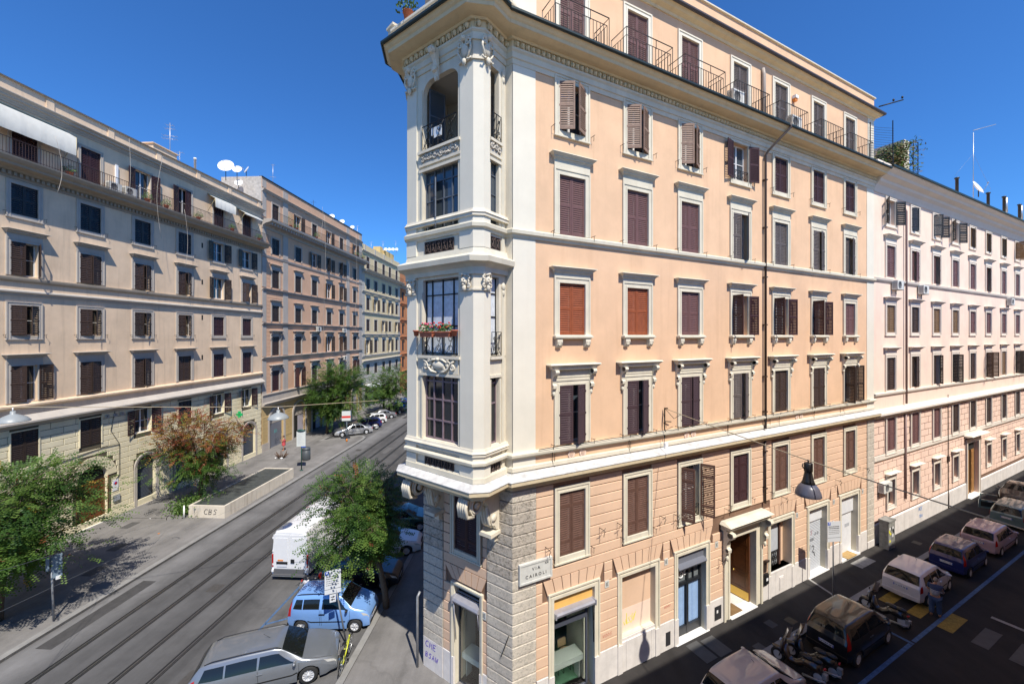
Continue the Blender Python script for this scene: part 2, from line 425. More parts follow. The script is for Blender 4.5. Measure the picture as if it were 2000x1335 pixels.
def hood_mesh(w, h, kind, mat, bw=.17, hp=1.):
    """frieze and stepped cornice above the opening (z=0 is the sill of the opening)"""
    def mk():
        mb = MB(); o = w/2+bw; z = h+bw
        if kind in ('plain', 'small'):
            fr = .26 if kind == 'plain' else .1
            mb.fb(-o+.01, o-.01, -.02, .06, z+.004, z+fr)
            z += fr
            mb.frus(-o, o, .08, z, -o-.04, o+.04, .13, z+.07)
            mb.frus(-o-.06, o+.06, .17, z+.07, -o-.06, o+.06, .17, z+.115)
            mb.frus(-o-.07, o+.07, .19, z+.115, -o-.17, o+.17, .29, z+.2)
            mb.frus(-o-.18, o+.18, .30, z+.2, -o-.17, o+.17, .29, z+.225)
        else:                                              # rich hood carried on consoles
            fr = .30
            mb.fb(-o+.01, o-.01, -.02, .06, z+.004, z+fr)
            mb.frus(-o-.03, o+.03, .10, z+.06, -o-.03, o+.03, .10, z+.1)
            z += fr
            mb.frus(-o-.1, o+.1, .16, z, -o-.14, o+.14, .2, z+.06)
            mb.frus(-o-.18, o+.18, .30, z+.06, -o-.18, o+.18, .30, z+.12)
            mb.frus(-o-.19, o+.19, .32, z+.12, -o-.30, o+.30, .42, z+.21)
            mb.frus(-o-.31, o+.31, .43, z+.21, -o-.28, o+.28, .38, z+.25)
        mb.v = [(x, y*hp if y < -.065 else y, z) for x, y, z in mb.v]
        return mb.mesh('hood', mat)
    return cached(('hood', round(w,3), round(h,3), kind, mat.name, bw, hp), mk)

def console_mesh(mat, s=1.):
    def mk():
        mb = MB(); pr = [(0,0),(.10,0),(.30,-.02),(.33,-.10),(.28,-.19),(.20,-.22),(.13,-.34),(.10,-.5),(.17,-.56),(.16,-.66),(.09,-.7),(.06,-.82),(.02,-.9),(0,-.9)]
        mb.prism([(a*s, b*s) for a, b in pr], -.075*s, .075*s)
        for sx in (-1, 1):
            mb.lathe([(.085*s,0),(.085*s,.012*s),(.03*s,.02*s),(.0,.03*s)], (sx*.075*s, -.21*s, -.1*s), 10, 0, 'x')
            mb.lathe([(.05*s,0),(.05*s,.012*s),(0,.02*s)], (sx*.075*s, -.11*s, -.6*s), 8, 0, 'x')
        mb.ball((0,-.07*s,-.86*s), .05*s, .05*s, .09*s, 7, 5)
        return mb.mesh('console', mat)
    return cached(('cons', mat.name, s), mk)

def sillb_mesh(w, mat, bw=.17):
    def mk():
        mb = MB(); o = w/2+bw+.08
        mb.frus(-o+.06, o-.06, .12, -.15, -o+.03, o-.03, .16, -.1)
        mb.frus(-o, o, .2, -.1, -o, o, .2, -.035); mb.frus(-o+.02, o-.02, .18, -.035, -o+.04, o-.04, .14, 0)
        for x in (-w/2-.04, w/2+.04):
            mb.prism([(0,-.15),(.16,-.15),(.17,-.25),(.12,-.38),(.07,-.45),(0,-.45)], x-.11, x+.11)
            mb.lathe([(.085,.0),(.085,.018),(.05,.03),(.05,.02),(.02,.045),(0,.05)], (x,-.13,-.29), 12, 0, 'y')
        return mb.mesh('sill', mat)
    return cached(('sillb', round(w,3), mat.name), mk)

def casement_mesh(w, h, fmat, gmat, bars=1, trans=True, open_=False, fw=.055):
    def mk():
        mb = MB(); a = w/2
        mb.fb(-a, a, -.02, .0, 0, h, 1)
        for x0, x1 in ((-a,-a+fw), (a-fw,a), (-.045,.045)): mb.fb(x0, x1, 0.002, .045, 0, h)
        zt = h*.72 if bars else None
        mb.fb(-a+fw, a-fw, .003, .042, 0, fw+.02); mb.fb(-a+fw, a-fw, .003, .042, h-fw, h)
        if bars:
            for k in range(1, bars+1):
                z = h*k/(bars+1); mb.fb(-a+fw, a-fw, .003, .035, z-.017, z+.017)
        return mb.mesh('casement', [fmat, gmat])
    return cached(('cas', round(w,3), round(h,3), fmat.name, gmat.name, bars, fw), mk)

def hook_mesh():
    def mk():
        mb = MB(); mb.tube([(0,.02,0),(0,-.16,.0),(.03,-.19,.02)], .011, 5); mb.tube([(0,-.16,0),(0,-.165,-.12),(0,-.15,-.2)], .009, 5)
        return mb.mesh('shutter_stay', IRON)
    return cached('hook', mk)

def window(parent, FRM, t, z0, z1, w, trim, sh, ang=(0,0), sur='open', hood=None, sill=None, cas=(None), mid=1, wide=False,
           hooks=False, n=0., bw=.17, bars=1, lazy=False, inset=.05, shut=True, hoodmat=None, hp=1.):
    h = z1-z0
    wo = put('window', surround_mesh(w, h, sur, trim, bw), FRM.at(t, n, z0), parent)
    if hood:
        put('hood', hood_mesh(w, h, hood, hoodmat or trim, bw, hp), FRM.at(t, n, z0), wo)
        if hood == 'rich':
            for s in (-1, 1): put('console', console_mesh(hoodmat or trim), FRM.at(t+s*(w/2+bw+.03), n, z1+bw+.36), wo)
    if sill == 'bracket': put('sill', sillb_mesh(w, trim), FRM.at(t, n, z0), wo)
    cm = cas if cas else (CAS_W, GLASS)
    put('casement', casement_mesh(w, h, cm[0], cm[1], bars), FRM.at(t, n-.24, z0), wo)
    if shut:
        lw = w/2-.004; pitch = .075 if not lazy else .11
        mat = SH[sh]
        for side, a in (('L', ang[0]), ('R', ang[1])):
            me = leaf_mesh(lw, h-.02, side, mat, wide, mid, pitch)
            s = -1 if side == 'L' else 1
            nn = n - inset + (.0 if a < 8 else .0)
            hx = s*w/2
            if a > 100: nn = n+.085; hx = s*(w/2+.01)
            elif a > 0: nn = n+.02
            rz = RAD(-a) if side == 'L' else RAD(a)
            put('shutter', me, FRM.at(t+hx, nn, z0+.01, rz), wo)
    if hooks:
        for s in (-1, 1): put('shutter_stay', hook_mesh(), FRM.at(t+s*(w/2+bw+.1), n, z0+.05), wo)
    return wo

# ---------------------------------------------------------------- SETTING: ground, roads, pavements
def road_mat(name, col, sky_=False, wear=False):
    m, nt, b = new_mat(name); L = nt.links
    b.inputs['Roughness'].default_value = .92; b.inputs['Specular IOR Level'].default_value = .2
    rot = N_(nt, 'ShaderNodeMapping'); rot.inputs['Rotation'].default_value = (0,0,.055 if not sky_ else -1.09); rot.inputs['Scale'].default_value = (1,.09,1)
    g = N_(nt, 'ShaderNodeNewGeometry'); L.new(g.outputs['Position'], rot.inputs[0])
    n1 = N_(nt, 'ShaderNodeTexNoise', Scale=.9, Detail=5.0, Roughness=.6); L.new(rot.outputs[0], n1.inputs[0])
    p = pos_node(nt); n2 = N_(nt, 'ShaderNodeTexNoise', Scale=.55, Detail=7.0, Roughness=.7); L.new(p.outputs[0], n2.inputs[0])
    n3 = N_(nt, 'ShaderNodeTexNoise', Scale=28.0, Detail=5.0, Roughness=.8); L.new(p.outputs[0], n3.inputs[0])
    a = N_(nt, 'ShaderNodeMath', operation='ADD'); L.new(n1.outputs[0], a.inputs[0]); L.new(n2.outputs[0], a.inputs[1])
    a2 = N_(nt, 'ShaderNodeMath', operation='MULTIPLY_ADD'); L.new(n3.outputs[0], a2.inputs[0]); a2.inputs[1].default_value = .35; L.new(a.outputs[0], a2.inputs[2])
    cr = N_(nt, 'ShaderNodeValToRGB'); L.new(a2.outputs[0], cr.inputs[0])
    mr = N_(nt, 'ShaderNodeMapRange'); mr.inputs[1].default_value = .85; mr.inputs[2].default_value = 1.5; L.new(a2.outputs[0], mr.inputs[0]); L.new(mr.outputs[0], cr.inputs[0])
    e = cr.color_ramp.elements
    e[0].position = 0; e[0].color = tuple(c*.62 for c in col)+(1,); e[1].position = 1; e[1].color = tuple(c*1.35 for c in col)+(1,)
    # cracks
    v = N_(nt, 'ShaderNodeTexVoronoi', feature='DISTANCE_TO_EDGE'); v.inputs['Scale'].default_value = .21
    nd = N_(nt, 'ShaderNodeTexNoise', Scale=1.4, Detail=6.0); L.new(p.outputs[0], nd.inputs[0])
    mxv = N_(nt, 'ShaderNodeMix', data_type='RGBA'); mxv.inputs[0].default_value = .6; L.new(p.outputs[0], mxv.inputs[6]); L.new(nd.outputs[1], mxv.inputs[7]); L.new(mxv.outputs[2], v.inputs['Vector'])
    cm = N_(nt, 'ShaderNodeMapRange'); cm.inputs[1].default_value = .0; cm.inputs[2].default_value = .012; cm.inputs[3].default_value = .22; cm.inputs[4].default_value = 0.; L.new(v.outputs['Distance'], cm.inputs[0])
    mx = N_(nt, 'ShaderNodeMix', data_type='RGBA'); L.new(cm.outputs[0], mx.inputs[0]); L.new(cr.outputs[0], mx.inputs[6]); mx.inputs[7].default_value = tuple(c*.4 for c in col)+(1,)
    fin = mx.outputs[2]
    if wear:                                              # worn bands that run along the avenue, by distance across it
        r2 = N_(nt, 'ShaderNodeMapping'); r2.inputs['Rotation'].default_value = (0,0,.055); L.new(g.outputs['Position'], r2.inputs[0])
        sp = N_(nt, 'ShaderNodeSeparateXYZ'); L.new(r2.outputs[0], sp.inputs[0])
        wob = N_(nt, 'ShaderNodeMath', operation='MULTIPLY_ADD'); L.new(n1.outputs[0], wob.inputs[0]); wob.inputs[1].default_value = .9; L.new(sp.outputs[0], wob.inputs[2])
        q = N_(nt, 'ShaderNodeMapRange'); q.inputs[1].default_value = -29.9+.45; q.inputs[2].default_value = .1+.45; L.new(wob.outputs[0], q.inputs[0])
        wr_ = N_(nt, 'ShaderNodeValToRGB'); L.new(q.outputs[0], wr_.inputs[0]); el = wr_.color_ramp.elements
        stops = [(.28,1.1),(.305,1.75),(.335,1.7),(.36,1.05),(.40,.88),(.43,1.0),(.46,.92),(.50,1.02),(.53,.90),(.57,1.1),(.62,1.3),(.75,1.25)]
        el[0].position = stops[0][0]; el[0].color = (stops[0][1]/2,)*3+(1,); el[1].position = stops[-1][0]; el[1].color = (stops[-1][1]/2,)*3+(1,)
        for p_, v_ in stops[1:-1]: e_ = el.new(p_); e_.color = (v_/2,)*3+(1,)
        m2 = N_(nt, 'ShaderNodeVectorMath', operation='MULTIPLY'); L.new(fin, m2.inputs[0]); L.new(wr_.outputs[0], m2.inputs[1])
        m3 = N_(nt, 'ShaderNodeVectorMath', operation='SCALE'); m3.inputs['Scale'].default_value = 2.0; L.new(m2.outputs[0], m3.inputs[0]); fin = m3.outputs[0]
    L.new(fin, b.inputs['Base Color'])
    bp = N_(nt, 'ShaderNodeBump', Strength=.45, Distance=.012); L.new(n3.outputs[0], bp.inputs['Height']); L.new(bp.outputs[0], b.inputs['Normal'])
    return m
ASPH2 = rough_mat('bitumen_patch', (.060,.058,.057), .25, 3, .9, 80, .4); ASPH3 = rough_mat('grey_patch', (.115,.112,.108), .2, 3, .9, 80, .4); CASTI = rough_mat('cast_iron', (.07,.065,.06), .2, 6, .6, 60, .6)
ROADM = road_mat('avenue_asphalt', (.088,.086,.085), False, True)
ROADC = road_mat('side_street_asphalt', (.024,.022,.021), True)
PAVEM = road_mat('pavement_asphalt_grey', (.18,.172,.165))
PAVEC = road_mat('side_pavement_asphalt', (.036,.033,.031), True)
I4 = Matrix.Identity(4)
def struct(name, mb, mat, parent=None):
    o = put(name, mb.mesh(name, mat), I4, parent)
    if parent is None: o['kind'] = 'structure'
    return o
mb = MB(); mb.box(-400,500,-300,900,-.6,-.012); ground = struct('ground', mb, rough_mat('ground_soil', (.12,.11,.10), .2, .2))
def strip(frame, t0, t1, n0, n1, z, zb=None, segs=1):
    mb = MB(); pts = []
    a, b, c, d = frame.xy(t0,n0), frame.xy(t1,n0), frame.xy(t1,n1), frame.xy(t0,n1)
    mb.poly([a, b, c, d][::-1] if False else [d, c, b, a], z-.004 if zb is None else zb, z); return mb
road = struct('avenue_road', strip(FL, -40, 320, 3.5, 26.5, 0.0, -.01), ROADM)
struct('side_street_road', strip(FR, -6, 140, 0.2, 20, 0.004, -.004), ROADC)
# left pavement with kerb and widened head
lp = [FL.xy(-40,0), FL.xy(-40,8.75), FL.xy(48.6,8.75), FL.xy(49.6,8.6), FL.xy(50.3,8.0), FL.xy(50.2,7.2), FL.xy(49.2,5.6), FL.xy(48.0,3.9), FL.xy(300,3.9), FL.xy(300,-.5), FL.xy(-40,-.5)]
mb = MB(); mb.poly(lp, -.01, .13); pav_l = struct('left_pavement', mb, PAVEM)
kp = lp[1:9]
mb = sweep(kp[::-1], [(0,-.008),(0,.134),(-.30,.134),(-.30,-.008)]) if False else sweep(kp, [(.0,-.008),(.0,.128),(.02,.136),(.30,.136),(.30,-.008)])
put('kerb', mb.mesh('kerb', KERB), I4, pav_l)
# right (corner) pavement
KR = 22.55
cp = [FL.xy(200,KR), FL.xy(13.0,KR), FL.xy(11.6,KR+.25), FL.xy(10.6,KR+1.0), FR.xy(-2.2,2.1+.25), FR.xy(-1.2,2.1), FR.xy(120,2.1), FR.xy(120,-.6), FR.xy(0,-.6), FL.xy(60,25.9), FL.xy(200,25.9)]
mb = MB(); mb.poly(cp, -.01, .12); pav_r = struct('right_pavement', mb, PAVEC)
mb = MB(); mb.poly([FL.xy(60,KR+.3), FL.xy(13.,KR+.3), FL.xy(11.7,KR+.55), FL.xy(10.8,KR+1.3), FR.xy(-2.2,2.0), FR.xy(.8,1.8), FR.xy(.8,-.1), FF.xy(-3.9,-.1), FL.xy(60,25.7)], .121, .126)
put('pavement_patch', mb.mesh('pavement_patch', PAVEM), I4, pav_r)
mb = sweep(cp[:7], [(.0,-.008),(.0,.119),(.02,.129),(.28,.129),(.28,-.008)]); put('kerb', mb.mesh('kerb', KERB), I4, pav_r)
# tram rails in tar strips
for nn in (11.0, 12.5, 14.1, 15.52):
    put('tar_strip', strip(FL, -30, 250, nn-.13, nn+.14, .006).mesh('tar_strip', TAR), I4, road)
    put('tram_rail', strip(FL, -30, 250, nn-.035, nn+.03, .012).mesh('tram_rail', STEEL), I4, road)
    put('tram_rail', strip(FL, -30, 250, nn+.07, nn+.09, .011).mesh('tram_rail', STEEL), I4, road)
# road paint
def para(p, q, w, z=.006):
    p = Vector(p); q = Vector(q); d = (q-p).normalized(); s = Vector((-d.y, d.x))*w/2
    mb = MB(); mb.poly([tuple(p+s), tuple(p-s), tuple(q-s), tuple(q+s)], z-.004, z); return mb
def mark(mb, mat, name='painted_line'):
    o = put(name, mb.mesh(name, mat), I4, road); return o
mark(para(FL.xy(8,17.77), FL.xy(26,17.77), .11), BLUEP)
for tt in (13.9, 17.35, 20.5, 23.9):
    a = FL.xy(tt, 17.8); mark(para(a, (a[0]+4.6, a[1]+1.6 if tt < 15 else a[1]+2.2), .11), BLUEP)
for t0, t1 in ((4.5,16.6),(16.9,60)):
    mark(para(FR.xy(t0,4.4), FR.xy(t1,4.4), .14, .012), BLUEP)
mark(para(FR.xy(16.72,4.47), FR.xy(16.72,2.3), .14, .013), BLUEP)
for k in range(7):
    n0 = 2.42+k*1.03
    mark(strip(FR, 19.05, 20.85, n0, n0+.5, .012), YELP if k < 3 else PATCH)
mark(strip(FR, 22.0, 22.2, 5.4, 9., .012), WHP)
mark(strip(FR, 7.95, 8.6, .25, 1.25, .134), PATCH, 'cement_patch'); mark(strip(FR, 8.72, 9.45, .35, 1.3, .134), PATCH, 'cement_patch')
mark(para(FR.xy(17.62,.02), FR.xy(17.05,1.95), .12, .13), WHP, 'stone_strip')
mark(strip(FR, 21.3, 22.9, .35, .9, .13), WHP, 'stone_strip')
for tt, n_ in ((12.2,.9),(10.4,1.5),(27.5,.9),(13.2,1.2)):
    mark(strip(FR, tt, tt+.45, n_, n_+.4, .127), IRON if tt > 12.5 else PATCH, 'manhole_cover')
rn0 = random.Random(31)
for k in range(16):                                       # trench repairs and bitumen patches in the avenue
    t0 = 12+k*5.3+rn0.uniform(-2,2); n0 = rn0.choice((9.2,13.0,16.3,17.0,11.3,19.2)); w = rn0.uniform(.5,.9); l = rn0.uniform(1.2,6)
    mark(strip(FL, t0, t0+l, n0, n0+w, .005), ASPH2 if k % 2 else ASPH3, 'asphalt_patch')
for tt, n_ in ((14.2,16.6),(19.4,13.2),(27.5,16.8),(34.5,13.3),(44,9.7)):
    mark(strip(FL, tt, tt+.62, n_, n_+.62, .007), CASTI, 'manhole_cover')
for tt, n_ in ((25.2,2.2),(29.3,.9),(22.5,4.3),(20.1,5.6),(31,4.4)):
    mark(strip(FL, tt, tt+.9, n_, n_+.6, .137), PATCH, 'manhole_cover')
# ---------------------------------------------------------------- CORNER BUILDING
B0 = T(.02, 13.17, 0)
cb = thing('corner_apartment_building', B0, 'tall peach corner building with cream bay tower and brown shutters between the two streets', 'building')
RC = [2.38, 5.50, 8.50, 11.92, 15.15, 18.65, 22.03]; RW = 1.14; RE = 24.98
P0 = FF.xy(0); P1 = FF.xy(-4.25)
SFR = Frame(*P1, -math.sin(.0551), -math.cos(.0551))          # avenue side, t negative going away
def at_world(mb): return mb.bm(Matrix.Identity(4))
rows = {'5': (20.2, 21.9), '4': (16.55, 18.65), '3': (13.02, 14.86), '2': (9.18, 11.26), 'm': (5.24, 7.5)}
holes = []
for r, (a, b) in rows.items():
    for c in RC: holes.append((c-RW/2, c+RW/2, a, b))
gh = [(1.6,3.37,.05,3.82), (4.69,6.44,1.38,3.75), (7.75,9.5,.12,3.77), (11.1,13.04,.1,3.74), (14.26,16.07,1.3,3.7), (17.72,19.49,.14,3.68), (21.05,22.94,.2,3.68)]
# lower (rusticated) and upper walls
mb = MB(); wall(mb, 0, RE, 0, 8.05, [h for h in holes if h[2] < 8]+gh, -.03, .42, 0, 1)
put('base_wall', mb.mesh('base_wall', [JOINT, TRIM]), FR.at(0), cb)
mb = MB(); wall(mb, .86, 24.1, 8.05, 22.6, [h for h in holes if h[2] > 8], 0, .3)
put('wall', mb.mesh('wall', PE), FR.at(0), cb)
mb = MB(); mb.fb(0, .865, -.1, .02, 8.05, 22.6); put('corner_pilaster', mb.mesh('corner_pilaster', WHB), FR.at(0), cb)
mb = MB(); mb.fb(24.095, RE, -6, .02, 8.05, 22.6); put('corner_pilaster', mb.mesh('corner_pilaster', WHB), FR.at(0), cb)
# front face
fw_hole = (-2.65,-1.51,5.18,7.15); fd_hole = (-2.65,-1.395,.1,3.84)
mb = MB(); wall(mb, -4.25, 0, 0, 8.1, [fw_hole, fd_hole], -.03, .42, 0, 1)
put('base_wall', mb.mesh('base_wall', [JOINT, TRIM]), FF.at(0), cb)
mb = MB(); wall(mb, -.29, 0, 8.1, 22.6, [], .02); wall(mb, -4.25, -3.74, 8.1, 22.6, [], .02); mb.fb(-3.9, 0, -.5, -.4, 8, 23)
put('wall', mb.mesh('wall', WHB2), FF.at(0), cb)
mb = MB(); wall(mb, -34, 0, 0, 23.2, []); put('wall', mb.mesh('wall', PE), SFR.at(0), cb)
# roof deck, attic
foot = [FR.xy(RE), P0, P1, SFR.xy(-34), FR.xy(RE,-16)]
mb = MB(); mb.poly(foot[::-1], 22.9, 23.15); put('roof', mb.bm(B0.inverted()).mesh('roof', ROOF), B0, cb)
# rusticated courses on the long facade (one piece per course between openings)
def cut(t0, t1, z0, z1, hs, pad):
    seg = [(t0, t1)]
    for h in hs:
        if h[2]-pad < z1-.02 and h[3]+pad > z0+.02:
            out = []
            for a, b in seg:
                lo, hi = h[0]-pad, h[1]+pad
                if hi <= a or lo >= b: out.append((a,b)); continue
                if lo > a: out.append((a,lo))
                if hi < b: out.append((hi,b))
            seg = out
    return [s for s in seg if s[1]-s[0] > .06]
CH = .3655; CZ = 1.28
def block(par, FRM, t0, t1, z0, z1, mat, pr=.03, nm='course_block', back=-.04):
    ln = round(t1-t0, 2); hh = round(z1-z0, 3)
    me = cached(('blk', ln, hh, mat.name, pr, back), lambda: chamf(ln, hh, pr, mat, nm, back))
    return put(nm, me, FRM.at((t0+t1)/2, 0, z0), par)
def chamf(l, h, pr, mat, nm, back=-.04):
    mb = MB(); a = l/2; c = .014
    mb.add([(-a,-back,0),(a,-back,0),(a,-back,h),(-a,-back,h),(-a,-pr+c,0),(a,-pr+c,0),(a,-pr+c,h),(-a,-pr+c,h),(-a+c,-pr,c),(a-c,-pr,c),(a-c,-pr,h-c),(-a+c,-pr,h-c)],
           [(4,5,9,8),(5,6,10,9),(6,7,11,10),(7,4,8,11),(8,9,10,11),(0,1,5,4),(1,2,6,5),(2,3,7,6),(3,0,4,7)])
    return mb.mesh(nm, mat)
padh = [(h[0]-.04, h[1]+.04, h[2]-.04, h[3]+.04) for h in holes if h[2] < 8]
allh = [(h[0],h[1],h[2],h[3]) for h in holes if h[2] < 8] + [(a,b,-1,d) for a,b,c,d in gh]
arch_z0, arch_z1 = 4.03, CZ+9*CH
vz = []
for (a,b,c,d) in gh: vz.append((a-.42, b+.42))
canopy = (10.2, 14.0, 3.6, 5.0)
for k in range(0, 19):
    z0 = CZ+k*CH; z1 = z0+CH-.03
    if z1 > 8.05: z1 = 8.02
    hs = list(allh)
    if k in (7, 8): hs = hs + [(a+.18, b-.18, 3, 4.8) for a, b in vz]
    if k in (8,9): hs = hs + [canopy]
    for a, b in cut(.88, 24.06, z0, z1, hs, .22 if True else 0):
        block(cb, FR, a+.003, b-.003, z0, z1, PEB)
# voussoirs over the ground-floor openings
for gi, (a, b) in enumerate(vz):
    if gi == 3: continue
    lo, hi = 3.98, arch_z1-.02; n = 7; cx = (a+b)/2
    A0, A1 = a+.16, b-.16; Bo0, Bo1 = a-.02, b+.02
    for k in range(n):
        t0, t1 = A0+(A1-A0)*k/n+.014, A0+(A1-A0)*(k+1)/n-.014
        u0, u1 = Bo0+(Bo1-Bo0)*k/n+.014, Bo0+(Bo1-Bo0)*(k+1)/n-.014
        mb = MB(); mb.add([(t0,.04,lo+.03),(t1,.04,lo+.03),(u1,.04,hi),(u0,.04,hi),(t0,-.032,lo+.03),(t1,-.032,lo+.03),(u1,-.032,hi),(u0,-.032,hi)],
                          [(4,5,6,7),(0,1,5,4),(1,2,6,5),(2,3,7,6),(3,0,4,7)])
        put('voussoir', mb.mesh('voussoir', PEB), FR.at(0), cb)
# marble plinth slabs
for a, b in cut(.9, 24.06, .0, 1.26, [(a,b,-1,2) for a,b,c,d in gh if c < .5], .22):
    n = max(1, round((b-a)/1.5)); w = (b-a)/n
    for k in range(n): block(cb, FR, a+k*w+.004, a+(k+1)*w-.004, 0, 1.262, PLIN, .045, 'plinth_slab')
# travertine corner quoins, wrapping the corner (square, not in the plane of either wall)
def quoin(z0, z1, rock):
    """L-shaped block around P0 in world coordinates"""
    c = .018; pr = .055
    path = [FR.xy(.87), FR.xy(0), FF.xy(-1.05)]
    mb = MB()
    sweep(path, [(-.03,z0),(pr-c,z0),(pr,z0+c),(pr,z1-c),(pr-c,z1),(-.03,z1)], 0, mb)
    return mb.bm(B0.inverted()).mesh('quoin_block', TRAVD if rock else TRAV)
for k in range(-3, 19):
    z0 = CZ+k*CH; z1 = z0+CH-.026
    if z0 < .3: continue
    if z1 > 8.05: z1 = 8.0
    put('quoin_block', quoin(z0, z1, 9 < k < 17), B0, cb)
mb = sweep([FR.xy(.87), FR.xy(0), FF.xy(-1.05)], [(-.03,0),(.07,0),(.07,.5),(-.03,.5)]); put('plinth_slab', mb.bm(B0.inverted()).mesh('plinth_slab', PLIN), B0, cb)
for k in range(0, 19):
    z0 = CZ+k*CH; z1 = min(z0+CH-.026, 8.0)
    mb = MB(); sweep([FF.xy(-3.22), FF.xy(-4.25), SFR.xy(-.9)], [(-.03,z0),(.037,z0),(.055,z0+.018),(.055,z1-.018),(.037,z1),(-.03,z1)], 0, mb)
    put('quoin_block', mb.bm(B0.inverted()).mesh('quoin_block', TRAVD if k > 9 else TRAV), B0, cb)
mb = sweep([FF.xy(-3.22), FF.xy(-4.25), SFR.xy(-.9)], [(-.03,0),(.06,0),(.06,1.27),(-.03,1.27)]); put('plinth_slab', mb.bm(B0.inverted()).mesh('plinth_slab', PLIN), B0, cb)
for k in range(19):                                       # front face courses
    z0 = CZ+k*CH; z1 = min(z0+CH-.03, 8.02)
    hs = [(fw_hole[0],fw_hole[1],fw_hole[2],fw_hole[3]), (fd_hole[0],fd_hole[1],-1,fd_hole[3])]
    if k in (7,8): hs.append((-2.95,-1.15,3,4.8))
    for a, b in cut(-3.21, -1.07, z0, z1, hs, .22 if k > 9 else .13): block(cb, FF, a+.003, b-.003, z0, z1, PEB)
for a, b in cut(-3.21, -1.07, 0, 1.26, [(fd_hole[0],fd_hole[1],-1,2)], .13): block(cb, FF, a, b, 0, 1.262, PLIN, .045, 'plinth_slab')
for k in range(6):
    A0, A1, Bo0, Bo1 = -2.76, -1.32, -3.18, -1.09; lo, hi = 4.06, arch_z1-.02
    t0, t1 = A0+(A1-A0)*k/6+.014, A0+(A1-A0)*(k+1)/6-.014; u0, u1 = Bo0+(Bo1-Bo0)*k/6+.014, Bo0+(Bo1-Bo0)*(k+1)/6-.014
    mb = MB(); mb.add([(t0,.04,lo),(t1,.04,lo),(u1,.04,hi),(u0,.04,hi),(t0,-.032,lo),(t1,-.032,lo),(u1,-.032,hi),(u0,-.032,hi)], [(4,5,6,7),(0,1,5,4),(1,2,6,5),(2,3,7,6),(3,0,4,7)])
    put('voussoir', mb.mesh('voussoir', PEB), FF.at(0), cb)
for k in range(-3, 19):                                   # far end quoin strip
    z0 = CZ+k*CH
    if z0 < .2: continue
    block(cb, FR, 24.1, 24.96, z0, min(z0+CH-.026, 8.02), L1B if False else TRAV, .05, 'quoin_block')
block(cb, FR, 24.1, 24.96, 0, .52, PLIN, .06, 'plinth_slab')
# mouldings following the whole outline with the bay
bay = [FF.xy(-.28,0), FF.xy(-.28,1.175), FF.xy(-.48,1.375), FF.xy(-3.55,1.375), FF.xy(-3.75,1.175), FF.xy(-3.75,0)]
full = [FR.xy(RE), P0] + bay + [P1, SFR.xy(-34)]
def mould(nm, path, prof, mat, par=None):
    return put(nm, sweep(path, prof).bm(B0.inverted()).mesh(nm, mat), B0, par or cb)
mould('ledge', full, [(-.05,7.92),(.10,7.92),(.12,8.0),(.22,8.05),(.25,8.12),(.38,8.15),(.39,8.25),(.36,8.28),(.0,8.42),(-.05,8.44)], CORN)
mould('ledge_cover', full, [(.02,8.43),(.395,8.285),(.41,8.285),(.41,8.305),(.02,8.455)], LEDGE)
mould('string_course', full, [(-.05,8.5),(.06,8.5),(.06,8.62),(.03,8.66),(-.05,8.66)], TRIM)
mould('string_course', full, [(-.05,8.92),(.05,8.92),(.10,8.98),(.16,9.0),(.17,9.08),(.12,9.13),(-.05,9.13)], TRIM)
mould('string_course', full, [(-.05,16.24),(.05,16.24),(.08,16.32),(.15,16.36),(.16,16.47),(.10,16.52),(-.05,16.52)], TRIM)
mould('bay_ledge', bay, [(-.1,14.98),(.10,14.98),(.12,15.12),(.22,15.2),(.36,15.26),(.38,15.42),(.32,15.47),(.10,15.56),(.06,15.74),(-.1,15.74)], TRIM)
for z in (9.36, 16.8): mould('base_moulding', bay, [(-.05,z-.1),(.12,z-.1),(.12,z-.03),(.15,z),(.10,z+.06),(.08,z+.12),(-.05,z+.12)], WHB2)
mould('bay_base', bay, [(-.05,8.44),(.10,8.44),(.10,8.6),(-.05,8.6)], TRIM)
# main cornice
mould('cornice', full, [(-.05,21.95),(.04,21.95),(.06,22.1),(.10,22.12),(.10,22.3),(.16,22.36),(.16,22.42),(-.05,22.42)], TRIM)
mould('cornice', full, [(-.05,22.64),(.20,22.64),(.24,22.7),(.42,22.7),(.66,22.72),(.68,22.82),(.74,22.86),(.83,22.97),(.84,23.0),(-.05,23.15)], CORN)
mould('gutter', full, [(.80,22.96),(.87,22.93),(.91,22.97),(.91,23.04),(.87,23.06),(.80,23.03)], GUT)
mould('cornice_frieze', full, [(-.05,22.42),(.12,22.42),(.12,22.64),(-.05,22.64)], CORN)
def egg_band(path, off, z, pitch, r, h, mat, nm='egg_and_dart_band'):
    mb = MB()
    P = [Vector(p) for p in path]
    for i in range(len(P)-1):
        a, b = P[i], P[i+1]; d = b-a; L = d.length; d = d/L; n = Vector((-d.y, d.x))
        lo = .06 if i else 0; k = max(1, int((L-.1)/pitch))
        ang = math.atan2(d.y, d.x)
        for j in range(k):
            c = a+d*(L*(j+.5)/k)+n*off
            M = Matrix.Translation((c.x, c.y, z)) @ Matrix.Rotation(ang, 4, 'Z')
            q = MB(); q.lathe([(.001,-h/2),(r*.75,-h*.3),(r,.05*h),(r*.8,h*.35),(.001,h/2)], (0,0,0), 6)
            q.box(r*1.15, r*1.45, -r*.7, r*.6, -h/2, h/2)
            q.bm(M); mb.add(q.v, q.f, 0); mb.s[-len(q.f):] = [True]*len(q.f)
    o = put(nm, mb.bm(B0.inverted()).mesh(nm, mat), B0, cb); o['kind'] = 'stuff'; return o
egg_band([full[0], P0], .16, 22.53, .20, .062, .19, CORN)
egg_band(bay, .17, 22.53, .24, .075, .2, CORN)
